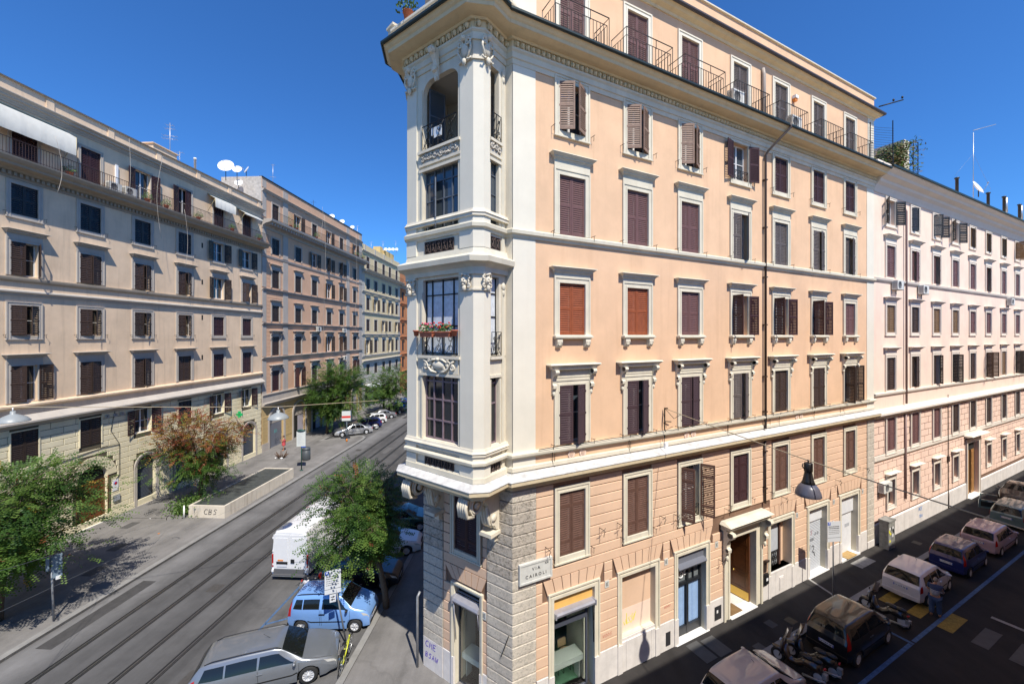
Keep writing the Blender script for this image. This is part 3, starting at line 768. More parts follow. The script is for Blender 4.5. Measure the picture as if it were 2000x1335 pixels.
# window rows of the long facade
A_ = (0,0)
st5 = [('tan',(28,30)),('tan',(30,26)),('tan',(28,28)),('maroon',(168,166)),('maroon',A_),('maroon',A_),('maroon',A_)]
st4 = [('violet',A_),('violet',A_),('violet',A_),('grey',(4,34)),('grey',A_),('grey',(2,14)),('grey',(0,14))]
st3 = [('rust',A_),('rust',A_),('violet',A_),('maroon',(96,168)),('maroon',(98,166)),('maroon',(102,168)),('violet',A_)]
st2 = [('plum',(4,26)),('plum',(4,24)),('plum',(8,12)),('grey',(5,22)),('umber',A_),('umber',(3,3)),('dark',(100,160))]
stm = [('brown',A_),('brown',A_),('brown',(62,118)),('maroon',A_),('brown',A_),('brown',A_),('brown',A_)]
WG = (CAS_W, GLASSB)
for i, c in enumerate(RC):
    s, a = st5[i]; window(cb, FR, c, 20.2, 21.9, RW, TRIM, s, a, 'full', None, None, WG, hooks=True, bw=.19)
    s, a = st4[i]; window(cb, FR, c, 16.55, 18.65, RW, TRIM, s, a, 'open', 'plain', None, WG, hooks=True, bw=.21, hp=.85)
    s, a = st3[i]; window(cb, FR, c, 13.02, 14.86, RW, TRIM, s, a, 'open', 'small', 'bracket', WG, bw=.21, hp=.85)
    s, a = st2[i]; window(cb, FR, c, 9.18, 11.26, RW, TRIM, s, a, 'open', 'rich', None, WG, hooks=True, bw=.21, mid=1, hp=.78)
    s, a = stm[i]; window(cb, FR, c, 5.24, 7.5, RW, TRIM, s, a, 'full', None, None, WG, hooks=True, bw=.19, mid=2, wide=True, n=0)
window(cb, FF, -2.08, 5.18, 7.15, 1.14, TRIM, 'maroon', A_, 'full', None, None, WG, bw=.17, mid=2, wide=True)
# small flower railing of open windows
def scroll_grille(w, h, mat, nm='grille', r=.011):
    def mk():
        mb = MB(); mb.fb(-w/2, w/2, -.012, .012, h-.02, h); mb.fb(-w/2, w/2, -.01, .01, 0, .016)
        n = max(2, round(w/(h*.62))); p = w/n
        for k in range(n+1): mb.fb(-w/2+k*p-.008, -w/2+k*p+.008, -.008, .008, 0, h)
        for k in range(n):
            cx = -w/2+(k+.5)*p; R = min(p, h)*.2
            for s, cz in ((1, h*.72), (-1, h*.3)):
                pts = [(cx+s*(R*(1-.6*j/14))*math.cos(j*.55), 0, cz+(R*(1-.6*j/14))*math.sin(j*.55)*1.15) for j in range(15)]
                mb.tube(pts, r, 4)
            mb.tube([(cx-p*.42,0,h*.06),(cx-p*.1,0,h*.3),(cx+p*.1,0,h*.68),(cx+p*.42,0,h*.94)], r, 4)
            mb.tube([(cx+p*.42,0,h*.06),(cx+p*.2,0,h*.2),(cx+p*.05,0,h*.12)], r, 4)
        return mb.mesh(nm, mat)
    return cached(('gr', w, h, mat.name, nm, r), mk)
put('window_grille', scroll_grille(1.1, .5, IRON), FR.at(RC[2], .0, 5.26), cb)
put('window_grille', scroll_grille(1.1, .4, IRON), FR.at(RC[3], .03, 20.25), cb)
# attic storey
AH = [(c-.56, c+.56, 23.3, 25.62) for c in RC]
mb = MB(); wall(mb, .9, RE, 23.15, 26.3, AH, 0, .3); put('attic_wall', mb.mesh('attic_wall', PE), FR.at(0), cb)
mb = MB(); mb.fb(0, .9, -.9, .02, 23.15, 26.3); mb.fb(24.2, RE, -.3, .02, 23.15, 26.3); put('attic_pilaster', mb.mesh('attic_pilaster', WHB), FR.at(0), cb)
mb = MB(); wall(mb, -4.25, 0, 23.15, 26.3, [], .0); put('attic_wall', mb.mesh('attic_wall', PE), FF.at(0), cb)
mb = MB(); mb.poly([FR.xy(RE), FR.xy(RE,-7), FR.xy(0,-4), FR.xy(0)], 26.3, 26.7)
mb.poly([FR.xy(RE), FR.xy(RE,-7), FR.xy(RE-.2,-7), FR.xy(RE-.2)], 23.1, 26.3)
mb.poly([FR.xy(RE), P0, P1, FR.xy(2,-7), FR.xy(RE,-7)][::-1], 26.3, 27.2); put('attic_block', mb.bm(B0.inverted()).mesh('attic_block', PE), B0, cb)
ap = [FR.xy(RE+.0,-7), FR.xy(RE), P0, P1]
mould('attic_cornice', ap, [(-.03,26.2),(.05,26.2),(.08,26.3),(.25,26.36),(.3,26.42),(.38,26.5),(-.03,26.58)], CORN)
mould('attic_gutter', ap, [(.36,26.47),(.42,26.44),(.47,26.5),(.46,26.58),(.36,26.57)], GUTB)
mould('parapet', [FR.xy(RE,-7), FR.xy(RE), P0, P1], [(-.2,26.5),(.02,26.5),(.02,27.52),(-.2,27.52)], PE)
mould('parapet_coping', [FR.xy(RE,-7), FR.xy(RE), P0, P1], [(-.26,27.52),(.10,27.52),(.10,27.58),(-.26,27.6)], TRIM)
for i, c in enumerate(RC):
    window(cb, FR, c, 23.3, 25.6, 1.1, WHB, 'violet' if i < 3 else 'grey', A_, 'open', None, None, WG, bw=.2, mid=1)
# balcony railings on the cornice
def railing_mesh(t0, t1, n1, h, mat, z2=None, pitch=.16, double=True):
    mb = MB(); r = .013
    U = [(t0,0,h),(t0,-n1,h),(t1,-n1,h),(t1,0,h)]
    mb.tube(U, .018, 5, sm=False)
    lo = h-.24 if double else h
    if double: mb.tube([(t0+.05,0,lo),(t0+.05,-n1+.06,lo),(t1-.05,-n1+.06,lo),(t1-.05,0,lo)], r, 5, sm=False)
    o = .05 if double else 0
    n = max(2, int((t1-t0)/pitch))
    for k in range(n+1):
        t = t0+o+(t1-t0-2*o)*k/n; mb.box(t-.008, t+.008, -n1+o-.008, -n1+o+.008, .0, lo)
    m_ = max(2, int(n1/pitch))
    for k in range(m_):
        y = -(n1-o)*k/m_
        for t in (t0+o, t1-o): mb.box(t-.008, t+.008, y-.008, y+.008, 0, lo)
    if double:
        for t in (t0, t1, (t0+t1)/2+.3): mb.box(t-.009, t+.009, -n1-.009, -n1+.009, 0 if t in (t0,t1) else lo-.1, h)
    return mb.mesh('balcony_railing', mat)
for i, (a, b) in enumerate([(1.15,3.4),(4.2,6.55),(7.25,9.7)]):
    put('balcony_railing', railing_mesh(a, b, .80, .98, IRON), FR.at(0, 0, 23.14), cb)
for a, b in [(10.5,12.85),(13.75,16.05),(17.3,19.5),(20.3,22.8)]:
    put('balcony_railing', railing_mesh(a, b, .80, .9, IRON, double=False), FR.at(0, 0, 23.14), cb)
# downpipe
mb = MB(); mb.tube([(14.35,-.86,23.1),(14.4,-.9,22.9),(13.75,-.22,21.9),(13.7,-.12,21.7),(13.7,-.12,8.5)], .055, 8); mb.tube([(13.7,-.1,7.9),(13.7,-.1,4.9)], .055, 8)
for z in (20.5,18.2,15.8,13.5,11,9.3,7.4,5.6): mb.fb(13.62,13.78,-.02,.19,z,z+.05)
put('downpipe', mb.mesh('downpipe', PIPE), FR.at(0), cb)
mb = MB(); mb.tube([(13.6,-.05,25.9),(13.6,-.1,25.6),(13.6,-.1,23.2)], .09, 8); put('flue_pipe', mb.mesh('flue_pipe', simple_mat('beige_pipe', (.35,.3,.26), .6)), FR.at(0), cb)
# cables and vents between the string courses
mb = MB(); mb.tube([(.9+k*.8, -.19, 9.17+.02*math.sin(k*2.1)) for k in range(30)], .014, 5)
for t in (1.5,5.0,6.9,10.9,14.9,18.1): mb.tube([(t,-.17,9.2),(t,-.08,8.9),(t+.05,-.05,8.5)], .012, 5)
for t in (1.62,5.12,11.0,14.2,20.9): mb.tube([(t,-.05,9.0),(t,-.05,8.45)], .01, 4)
put('cable', mb.mesh('cable', IRON), FR.at(0), cb)
for t in (2.35,2.85,8.3,8.72,16.6,17.0):
    mb = MB(); mb.lathe([(.15,0),(.15,.03),(.11,.05),(.1,.02),(0,.02)], (0,0,0), 16, 0, 'y')
    for k in range(5): mb.fb(-.08,.08,.03,.045,-.07+k*.032,-.06+k*.032)
    put('air_vent', mb.mesh('air_vent', R2W), FR.at(t, 0, 8.77), cb)

# ---- the bay tower
bl = Matrix(B0.inverted())
FS = Frame(*FF.xy(-.28, 0), -FF.n[0]*-1, -FF.n[1]*-1) if False else None
def bay_wall(nm, z0, z1, op, mat, depth=.18):
    """front and right side wall of the bay for one storey, op = (t0,t1,z0,z1[,arch]) in the front"""
    mb = MB(); wall(mb, -3.55, -.48, z0, z1, [op] if op else [], 1.375, depth)
    o = put(nm, mb.mesh(nm, mat), FF.at(0), cb)
    mb = MB()
    d = Vector(FF.n); side = Frame(*FF.xy(-.28, 1.175), -d.x, -d.y)    # travels back to the wall, outward = +t of FF
    so = [(.38, .80, op[2], op[3])] if op else []
    wall(mb, 0, 1.175, z0, z1, so, 0, depth)
    M = side.M
    put(nm, mb.mesh(nm, mat), M, cb)
    # chamfers
    a, b = FF.xy(-.48,1.375), FF.xy(-.28,1.175); c, e, f = FF.xy(-3.55,1.375), FF.xy(-3.75,1.175), FF.xy(-3.75,0)
    mb = MB()
    for p, q in ((a,b),(c,e),(e,f)): mb.add([(p[0],p[1],z0),(q[0],q[1],z0),(q[0],q[1],z1),(p[0],p[1],z1)], [(0,1,2,3)])
    put(nm, mb.bm(bl).mesh(nm, mat), B0, cb)
    return side
SIDE = bay_wall('bay_wall', 8.44, 12.3, (-2.8,-1.13,9.5,11.68), WHB2)
bay_wall('bay_wall', 12.3, 15.0, (-2.8,-1.13,12.36,14.88), WHB2)
bay_wall('bay_wall', 15.0, 19.2, (-2.8,-1.13,16.55,18.6), WHB2)
mb = MB(); wall(mb, -3.55, -.48, 19.2, 22.6, [(-2.8,-1.13,19.3,21.65)], 1.375, .18)
for s, x in ((1,-2.8),(-1,-1.13)):                     # rounded head corners
    r = .45; cx = x+s*r; cz = 21.65-r
    for k in range(8):
        a0, a1 = math.pi/2*k/8, math.pi/2*(k+1)/8
        p = (cx-s*r*math.cos(a0), cz+r*math.sin(a0)); q = (cx-s*r*math.cos(a1), cz+r*math.sin(a1))
        mb.add([(p[0],-1.375,p[1]),(q[0],-1.375,q[1]),(x,-1.375,21.65),(p[0],-1.195,p[1]),(q[0],-1.195,q[1])], [(0,1,2),(0,1,4,3)])
put('bay_wall', mb.mesh('bay_wall', WHB2), FF.at(0), cb)
d_ = Vector(FF.n)
mb = MB(); wall(mb, 0, 1.175, 19.2, 22.6, [(.38,.80,19.3,21.6)], 0, .18); put('bay_wall', mb.mesh('bay_wall', WHB2), SIDE.M, cb)
mb = MB()
for p, q in ((FF.xy(-.48,1.375),FF.xy(-.28,1.175)),(FF.xy(-3.55,1.375),FF.xy(-3.75,1.175)),(FF.xy(-3.75,1.175),FF.xy(-3.75,0))): mb.add([(p[0],p[1],19.2),(q[0],q[1],19.2),(q[0],q[1],22.6),(p[0],p[1],22.6)], [(0,1,2,3)])
put('bay_wall', mb.bm(bl).mesh('bay_wall', WHB2), B0, cb)
# corner pilasters (wrap the chamfer)
def pil(z0, z1, pr=.055, mat=None):
    mb = sweep([FF.xy(-.28,.90), FF.xy(-.28,1.175), FF.xy(-.48,1.375), FF.xy(-1.02,1.375)], [(-.02,z0),(pr,z0),(pr,z1),(-.02,z1)])
    put('bay_pilaster', mb.bm(bl).mesh('bay_pilaster', mat or WHB), B0, cb)
    mb = sweep([FF.xy(-3.08,1.375), FF.xy(-3.55,1.375), FF.xy(-3.75,1.175), FF.xy(-3.75,.7)], [(-.02,z0),(pr,z0),(pr,z1),(-.02,z1)])
    put('bay_pilaster', mb.bm(bl).mesh('bay_pilaster', mat or WHB), B0, cb)
for z0, z1 in ((9.48,14.4),(16.92,21.5)): pil(z0, z1)
for z0, z1 in ((8.6,8.92),(9.1,9.27),(15.74,16.26),(16.5,16.7)): pil(z0, z1, .075)
for z0, z1 in ((14.4,14.46),(14.9,14.98),(21.5,21.58),(22.1,22.2),(22.2,22.42)): pil(z0, z1, .11, WHB2)
pil(14.46, 14.9, .045, WHB2); pil(21.58, 22.1, .045, WHB2)
mb = MB()
for z in (9.5,12.36,16.55,19.3):
    for x in (-2.89,-1.12): mb.fb(x, x+.08, 1.365, 1.41, z, z+2.1)
put('bay_jamb_moulding', mb.mesh('bay_jamb_moulding', TRIM), FF.at(0), cb)
mb = MB()
for x in (.30,.81): mb.fb(x, x+.07, -.01, .03, 9.5, 11.6)
put('bay_jamb_moulding', mb.mesh('bay_jamb_moulding', TRIM), SIDE.M, cb)
for z0, z1 in ((8.6,14.6),(15.74,21.6)):
    mb = MB(); mb.fb(.93, 1.06, -.01, .035, z0, z1); mb.ball((1.0,-.03,z1), .09,.06,.14, 8, 6); mb.ball((1.0,-.03,z1-.2), .06,.05,.12, 8, 6)
    put('bay_jamb_moulding', mb.mesh('bay_jamb_moulding', TRIM), SIDE.M, cb)
# ornaments
def volute(mb, cx, cz, y, R, s, r):
    mb.tube([(cx+s*R*(1-.75*k/20)*math.cos(k*.48+1.2), y-.01*math.sin(k), cz+R*(1-.75*k/20)*math.sin(k*.48+1.2)) for k in range(21)], r, 5)
def shield_ornament():
    mb = MB()
    mb.ball((0,-.05,0), .15, .08, .22, 10, 8)
    for s in (-1,1):
        volute(mb, s*.17, .20, -.09, .13, s, .035)
        mb.tube([(s*.24,-.08,.14),(s*.27,-.09,-.02),(s*.17,-.08,-.2),(s*.05,-.05,-.32)], .035, 5)
        mb.tube([(s*.1,-.08,-.3),(s*.2,-.1,-.37),(s*.26,-.07,-.3)], .03, 5)
    mb.ball((0,-.13,.33), .1, .1, .09, 8, 6); mb.ball((0,-.1,-.38), .08, .07, .12, 8, 6)
    return mb
def mask_ornament():
    mb = MB()
    mb.ball((0,-.06,.02), .115, .12, .17, 10, 8)                       # head
    mb.ball((0,-.18,.01), .025, .04, .055, 6, 5)                        # nose
    for s in (-1,1):
        mb.ball((s*.045,-.165,.06), .035, .025, .018, 6, 4); mb.ball((s*.06,-.15,-.02), .04, .03, .04, 6, 4)
        volute(mb, s*.15, .12, -.06, .08, s, .028); volute(mb, s*.15, -.14, -.06, .07, -s, .026)
        mb.tube([(s*.13,-.06,.1),(s*.17,-.07,0),(s*.13,-.06,-.12)], .03, 5)
    mb.ball((0,-.15,-.1), .05, .035, .03, 7, 4); mb.ball((0,-.1,-.2), .07, .07, .12, 8, 6)
    mb.tube([(-.12,-.1,.17),(0,-.17,.22),(.12,-.1,.17)], .03, 5)
    return mb
sh_me = shield_ornament().mesh('capital_scroll', WHB2); mk_me = mask_ornament().mesh('carved_mask', WHB2)
for t in (-.75, -3.32): put('capital_scroll', sh_me, FF.at(t, 1.43, 21.86), cb); put('carved_mask', mk_me, FF.at(t, 1.43, 14.68), cb)
put('capital_scroll', sh_me, SIDE.M @ T(.08, -.05, 21.86), cb); put('carved_mask', mk_me, SIDE.M @ T(.08, -.05, 14.68), cb)
put('keystone_console', console_mesh(WHB2, 1.1), FF.at(-1.965, 1.5, 22.35), cb)
def carving(w, h, seed, mat):
    rnd = random.Random(seed); mb = MB(); mb.fb(-w/2, w/2, -.02, .02, 0, h)
    n = int(w/.14)
    for k in range(n):
        x = -w/2+(k+.5)*w/n; z = h/2+rnd.uniform(-.15,.15)*h; s = rnd.choice((-1,1))
        volute(mb, x, z, -.04, h*.30, s, h*.075)
        mb.ball((x+rnd.uniform(-.05,.05), -.05, h*rnd.uniform(.2,.8)), .035, .035, .05, 6, 4)
    return mb.mesh('carved_panel', mat)
put('carved_panel', carving(1.7, .36, 3, TRAV), FF.at(-1.965, 1.395, 18.84), cb); put('carved_panel', carving(.5, .34, 5, TRAV), SIDE.M @ T(.59,-.01,18.84), cb)
mb = MB(); mb.fb(-.85,.85,-.02,.02,0,.5)
mb.ball((0,-.05,.27), .30,.09,.15, 14, 8)
for s in (-1,1):
    volute(mb, s*.45, .33, -.06, .13, s, .04); volute(mb, s*.62, .2, -.05, .1, -s, .035); volute(mb, s*.28, .12, -.06, .08, s, .03)
    mb.tube([(s*.08,-.06,.03),(s*.3,-.1,.06),(s*.45,-.08,.17),(s*.55,-.06,.34),(s*.72,-.06,.42)], .04, 5)
    mb.tube([(s*.05,-.08,.47),(s*.25,-.1,.44),(s*.4,-.08,.36)], .04, 5)
mb.ball((0,-.1,.46), .09,.07,.06, 8, 5)
put('carved_cartouche', mb.mesh('carved_cartouche', WHB2), FF.at(-1.965, 1.395, 11.76), cb)
for z in (11.70, 12.29, 18.80, 19.22, 18.62):
    mb = MB(); mb.fb(-2.95, -1.0, 1.36, 1.50 if z in (12.29,19.22) else 1.44, z-.05, z+.04); put('bay_sill', mb.mesh('bay_sill', WHB2), FF.at(0), cb)
    mb = MB(); mb.fb(.30,.90,-.02,.1 if z in (12.29,19.22) else .05, z-.05, z+.04); put('bay_sill', mb.mesh('bay_sill', WHB2), SIDE.M, cb)
for z in (8.6, 15.76):
    for M, w in ((FF.at(-1.99, 1.40, z), 1.34), (SIDE.M @ T(.59,-.012,z), .5)):
        mb = MB(); mb.fb(-w/2, w/2, -.02, .002, 0, .4); put('dark_panel', mb.mesh('dark_panel', DARK), M, cb)
        put('scroll_grille', scroll_grille(w, .4, simple_mat('wrought_iron_worn', (.09,.06,.05), .6) if 'wi' not in MC else MC['wi'], 'scroll_grille', .014), M @ T(0,-.02,0), cb)
def steel_window(M, w, h, cols, rws, fm, gm, thick=.03, back=None):
    mb = MB(); mb.fb(-w/2, w/2, -.01, .0, 0, h, 1)
    for k in range(len(cols)): x = -w/2+w*cols[k]; mb.fb(x-thick/2, x+thick/2, .002, .04, 0, h)
    for z in rws: mb.fb(-w/2, w/2, .002, .032, h*z-thick/2, h*z+thick/2)
    return put('bay_window', mb.mesh('bay_window', [fm, gm]), M, cb)
steel_window(FF.at(-1.965,1.22,9.5), 1.67, 2.18, [.02,.25,.5,.75,.98], [.015,.3,.62,.9,.985], CAS_M, GLASS, .055)
steel_window(SIDE.M @ T(.59,.16,9.5), .46, 2.18, [.04,.96], [.015,.6,.9], CAS_M, GLASS, .05)
steel_window(FF.at(-1.965,1.22,12.36), 1.67, 2.5, [.02,.2,.5,.8,.98], [.015,.38,.80,.985], IRON, CURT, .035)
steel_window(SIDE.M @ T(.59,.16,12.36), .46, 2.5, [.04,.96], [.015,.5,.8], IRON, CURT, .03)
steel_window(FF.at(-1.965,1.22,16.55), 1.67, 2.05, [.02,.27,.52,.76,.98], [.015,.16,.5,.80,.985], CAS_G, GLASSB, .04)
mb = MB(); mb.box(0,.36,-.012,.0,.05,1.6,1)
for x in (0,.34): mb.box(x,x+.03,-.03,.01,.02,1.62)
for z in (.02,.3,.95,1.6): mb.box(0,.37,-.028,.01,z,z+.03)
put('casement_leaf', mb.mesh('casement_leaf', [CAS_G, GLASSB]), FF.at(-2.35,1.28,16.6,RAD(-35)), cb)
steel_window(SIDE.M @ T(.59,.16,16.55), .46, 2.05, [.04,.96], [.015,.5,.8], CAS_G, GLASSB, .03)
# top floor loggia: open, with a pale room inside
mb = MB(); mb.fb(-3.4,-.6,-.4,-.3,19.2,22.5); mb.fb(-3.4,-.7,-.3,1.3,19.2,19.25); mb.fb(-3.4,-.7,-.3,1.2,21.8,21.9); mb.fb(-3.4,-3.3,-.3,1.2,19.2,22); mb.fb(-2.2,-1.1,-.3,-.26,19.3,21.4,1)
put('loggia_room', mb.mesh('loggia_room', [simple_mat('room_plaster', (.45,.42,.36), .9), simple_mat('room_door', (.25,.22,.2), .7)]), FF.at(0), cb)
for x, a in ((-2.68,-75),(-1.195,75)):
    mb = MB(); s = 1 if a < 0 else -1
    def BB(x0,x1,*r): x0,x1 = sorted((x0*s,x1*s)); mb.box(x0,x1,*r)
    BB(0,.6,-.01,0,.1,2.2,1)
    for q in (0,.57): BB(q,q+.035,-.025,.012,.02,2.22)
    for z in (.02,.6,1.3,2.18): BB(0,.6,-.022,.01,z,z+.04)
    put('casement_leaf', mb.mesh('casement_leaf', [CAS_G, GLASSB]), FF.at(x,1.2,19.28,RAD(-a)), cb)
for z, hh in ((19.28,.82),(12.34,.78)):
    put('balcony_grille', scroll_grille(1.62, hh, IRON, 'balcony_grille', .013), FF.at(-1.965,1.44,z), cb)
    put('balcony_grille', scroll_grille(.48, hh, IRON, 'balcony_grille', .013), SIDE.M @ T(.59,-.07,z), cb)
# laundry on the loggia
mb = MB(); mb.box(-.18,.18,-.01,.01,-.35,.0); mb.box(-.3,-.2,-.012,.012,-.25,0)
put('laundry', mb.mesh('laundry', CURT), FF.at(-2.05,1.40,19.95), None); o = bpy.data.objects['laundry']; o['label'] = 'white cloth hung behind the iron grille of the top loggia'; o['category'] = 'laundry'
# terrace parapet over the bay
mould('terrace_parapet', bay, [(.32,22.98),(.55,22.98),(.55,23.45),(.60,23.5),(.60,23.58),(.27,23.58),(.32,23.5)], WHB2)
for p in (FF.xy(-3.85,1.72), FF.xy(-.35,1.72)):
    mb = MB(); mb.lathe([(.26,-.15),(.26,.52),(.32,.56),(.32,.64),(.05,.66)], (p[0],p[1],23.15), 4, 0, 'z', False); put('parapet_pier', mb.bm(bl).mesh('parapet_pier', WHB2), B0, cb)
# big console brackets under the bay
def bay_bracket():
    mb = MB()
    pr = [(0,8.0),(1.395,8.0),(1.5,7.88),(1.5,7.6),(1.38,7.42),(1.2,7.4),(1.1,7.5),(1.0,7.66),(.8,7.66),(.62,7.45),(.52,7.2),(.50,6.95),(.42,6.75),(.28,6.7),(.2,6.55),(0,6.5)]
    mb.prism(pr, -.2, .2)
    for x in (-.15,-.05,.05,.15): mb.tube([(x,-1.56,7.95),(x,-1.66,7.75),(x,-1.60,7.42),(x,-1.3,7.34)], .062, 6); 
    for x in (-.12,0,.12): mb.tube([(x,-.62,7.42),(x,-.57,7.1),(x,-.5,6.82),(x,-.36,6.68)], .055, 6)
    for s in (-1,1):
        mb.lathe([(.26,0),(.26,.02),(.2,.03),(.2,.0),(.12,.0),(.12,.04),(0,.05)], (s*.2,-1.195,7.68), 14, 0, 'x'); mb.lathe([(.13,0),(.13,.03),(.05,.05),(0,.05)], (s*.2,-.35,6.98), 10, 0, 'x')
    mb.fb(-.26,.26,0,.56,6.38,6.5); mb.fb(-.12,.12,0,.2,6.1,6.38)
    return mb.mesh('bay_bracket', WHB2)
bm_ = bay_bracket()
for t in (-.72,-3.38): put('bay_bracket', bm_, FF.at(t), cb)
mb = MB(); mb.poly([FF.xy(-.28,0), FF.xy(-.28,1.175), FF.xy(-.48,1.375), FF.xy(-3.55,1.375), FF.xy(-3.75,1.175), FF.xy(-3.75,0)], 7.95, 8.02)
mb.poly([FF.xy(-.28,0), FF.xy(-.28,1.175), FF.xy(-.48,1.375), FF.xy(-3.55,1.375), FF.xy(-3.75,1.175), FF.xy(-3.75,0)], 12.28, 12.33)
put('bay_soffit', mb.bm(bl).mesh('bay_soffit', WHB2), B0, cb)
# ---------------------------------------------------------------- ground floor of the corner building
def door_trim(FRM, a, b, z0, z1, mat=TRIM, bw=.24, par=None, foot=.0):
    mb = MB()
    for i0, i1, n1 in ((0,.1,.05),(.1,bw-.06,.035),(bw-.06,bw,.075)):
        mb.fb(a-i1, a-i0, -.04, n1, z0, z1+i1); mb.fb(b+i0, b+i1, -.04, n1, z0, z1+i1); mb.fb(a-i0, b+i0, -.04, n1, z1+i0, z1+i1)
    mb.fb(a-bw, a-bw+.01, -.04, .02, foot, z0+.01)
    return put('door_surround', mb.mesh('door_surround', mat), FRM.at(0), par or cb)
for i, (a, b, c, d) in enumerate(gh):
    if i == 3: continue
    door_trim(FR, a, b, 1.2, d)
    for x0, x1 in ((a-.23, a+.005), (b-.005, b+.23)):
        mb = MB(); mb.fb(x0, x1, -.04, .078, 0, 1.2); put('jamb_base', mb.mesh('jamb_base', PLIN), FR.at(0), cb)
door_trim(FF, fd_hole[0], fd_hole[1], 1.2, fd_hole[3], bw=.13)
for x0, x1 in ((fd_hole[0]-.12, fd_hole[0]), (fd_hole[1], fd_hole[1]+.12)):
    mb = MB(); mb.fb(x0, x1, -.04, .078, 0, 1.2); put('jamb_base', mb.mesh('jamb_base', PLIN), FF.at(0), cb)
# doorsteps
for a, b, zz in ((7.6,9.65,.13),(17.6,19.6,.15),(20.95,23.05,.22),(1.5,3.45,.1)):
    mb = MB(); mb.fb(a, b, -.4, .12, 0, zz); put('doorstep', mb.mesh('doorstep', MARB), FR.at(0), cb)
# portal
mb = MB(); a, b, c, d = gh[3]
for i0, i1, n1 in ((0,.12,.08),(.12,.34,.05),(.34,.46,.12)):
    mb.fb(a-i1, a-i0, -.04, n1, 0, d+i1); mb.fb(b+i0, b+i1, -.04, n1, 0, d+i1); mb.fb(a-i0, b+i0, -.04, n1, d+i0, d+i1)
po = put('portal', mb.mesh('portal', TRIM), FR.at(0), cb)
mb = MB(); cx = (a+b)/2
mb.frus(cx-1.5, cx+1.5, .2, 4.25, cx-1.54, cx+1.54, .28, 4.36); mb.frus(cx-1.52, cx+1.52, .44, 4.36, cx-1.52, cx+1.52, .44, 4.44); mb.frus(cx-1.54, cx+1.54, .46, 4.44, cx-1.6, cx+1.6, .54, 4.54)
mb.frus(cx-1.62, cx+1.62, .56, 4.54, cx-1.5, cx+1.5, .2, 4.66)
put('portal_cornice', mb.mesh('portal_cornice', TRIM), FR.at(0), po)
for s in (-1,1): put('console', console_mesh(TRIM, 1.45), FR.at(cx+s*1.40, .12, 4.3), po)
mb = MB(); mb.fb(a, b, -.4, .16, 0, .14); mb.fb(a-.1, b+.1, 0, .3, 0, .07); put('doorstep', mb.mesh('doorstep', MARB), FR.at(0), po)
def panel_door(w, h, hinge='R'):
    mb = MB(); s = -1 if hinge == 'R' else 1
    def BB(x0, x1, y0, y1, z0, z1, m=0): x0, x1 = sorted((x0*s, x1*s)); mb.box(x0, x1, y0, y1, z0, z1, m)
    BB(0, w, -.03, .03, 0, h)
    for z0, z1 in ((.5,1.2),(1.32,h-1.0),(h-.9,h-.5),(h-.42,h-.12)):
        for y in (-.045, .03):
            BB(.1, w-.1, y, y+.015, z0, z0+.05); BB(.1, w-.1, y, y+.015, z1-.05, z1); BB(.1,.15,y,y+.015,z0,z1); BB(w-.15,w-.1,y,y+.015,z0,z1)
            BB(.2, w-.2, y, y+.01, z0+.1, z1-.1)
    BB(.02, w-.02, -.05, .05, .02, .42, 1)
    mb.ball((s*(w-.25), -.09, 1.26), .05,.05,.05, 8, 6, 1)
    return mb.mesh('door_leaf', [DOORW, BRASS])
pd = panel_door(.97, 3.55)
put('door_leaf', pd, FR.at(b-.06, -.22, .15, RAD(-85)), po)
pd2 = panel_door(.97, 3.55, 'L'); put('door_leaf', pd2, FR.at(a+.06, -.22, .15, RAD(85)), po)
mb = MB(); mb.fb(a, b, -2.6, -2.5, 0, 4); mb.fb(a-.1, a, -2.6, -.42, 0, 4); mb.fb(b, b+.1, -2.6, -.42, 0, 4); mb.fb(a, b, -2.6, -.4, .1, .13, 1)
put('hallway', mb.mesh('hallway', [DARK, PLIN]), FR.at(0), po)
mat_o = put('doormat', None, FR.at(11.65, -.15, .145)); 
mb = MB(); mb.box(-.42,.42,-.28,.28,0,.025); mat_o.data = None
bpy.data.objects.remove(mat_o)
thing('doormat', FR.at(11.7,-.28,.142), 'brown doormat on the white marble step of the wooden portal', 'doormat', None, mb.mesh('doormat', simple_mat('coir_mat', (.20,.12,.05), .95, var=.2)))
mb = MB(); mb.box(-.55,.55,-.3,.3,0,.03)
thing('doormat', FR.at(22.0,-.12,.225), 'pale tan doormat at the white-panelled shop door next to the street cabinet', 'doormat', None, mb.mesh('doormat', simple_mat('tan_mat', (.38,.25,.10), .95, var=.2)))
# shop 1 (cafe): orange panel, awning box, glass
def pane(nm, FRM, a, b, z0, z1, n, mat=CLEAR, par=None):
    mb = MB(); mb.fb(a, b, n-.006, n+.006, z0, z1); return put(nm, mb.mesh(nm, mat), FRM.at(0), par or cb)
mb = MB(); mb.fb(1.6, 3.37, -.14, -.10, 3.36, 3.82); put('fascia_panel', mb.mesh('fascia_panel', ORNG), FR.at(0), cb)
mb = MB(); mb.prism([(-.1,3.36),(.10,3.34),(.14,3.28),(.12,3.2),(-.1,3.2)], 1.62, 3.36); mb.fb(1.60,1.65,-.1,.16,3.18,3.37); mb.fb(3.33,3.38,-.1,.16,3.18,3.37); put('awning_box', mb.mesh('awning_box', AWNG), FR.at(0), cb)
mb = MB(); mb.fb(1.62, 3.15, -.26, -.18, 2.62, 2.78); mb.fb(3.15,3.23,-.27,-.2,.12,3.3); mb.fb(1.6,1.68,-.3,-.2,.12,3.3); mb.fb(1.6,3.23,-.3,-.2,.1,.16); put('shop_frame', mb.mesh('shop_frame', simple_mat('anthracite_frame', (.09,.10,.13), .4, .3)), FR.at(0), cb)
pane('shop_pane', FR, 1.66, 3.16, .15, 3.2, -.25)
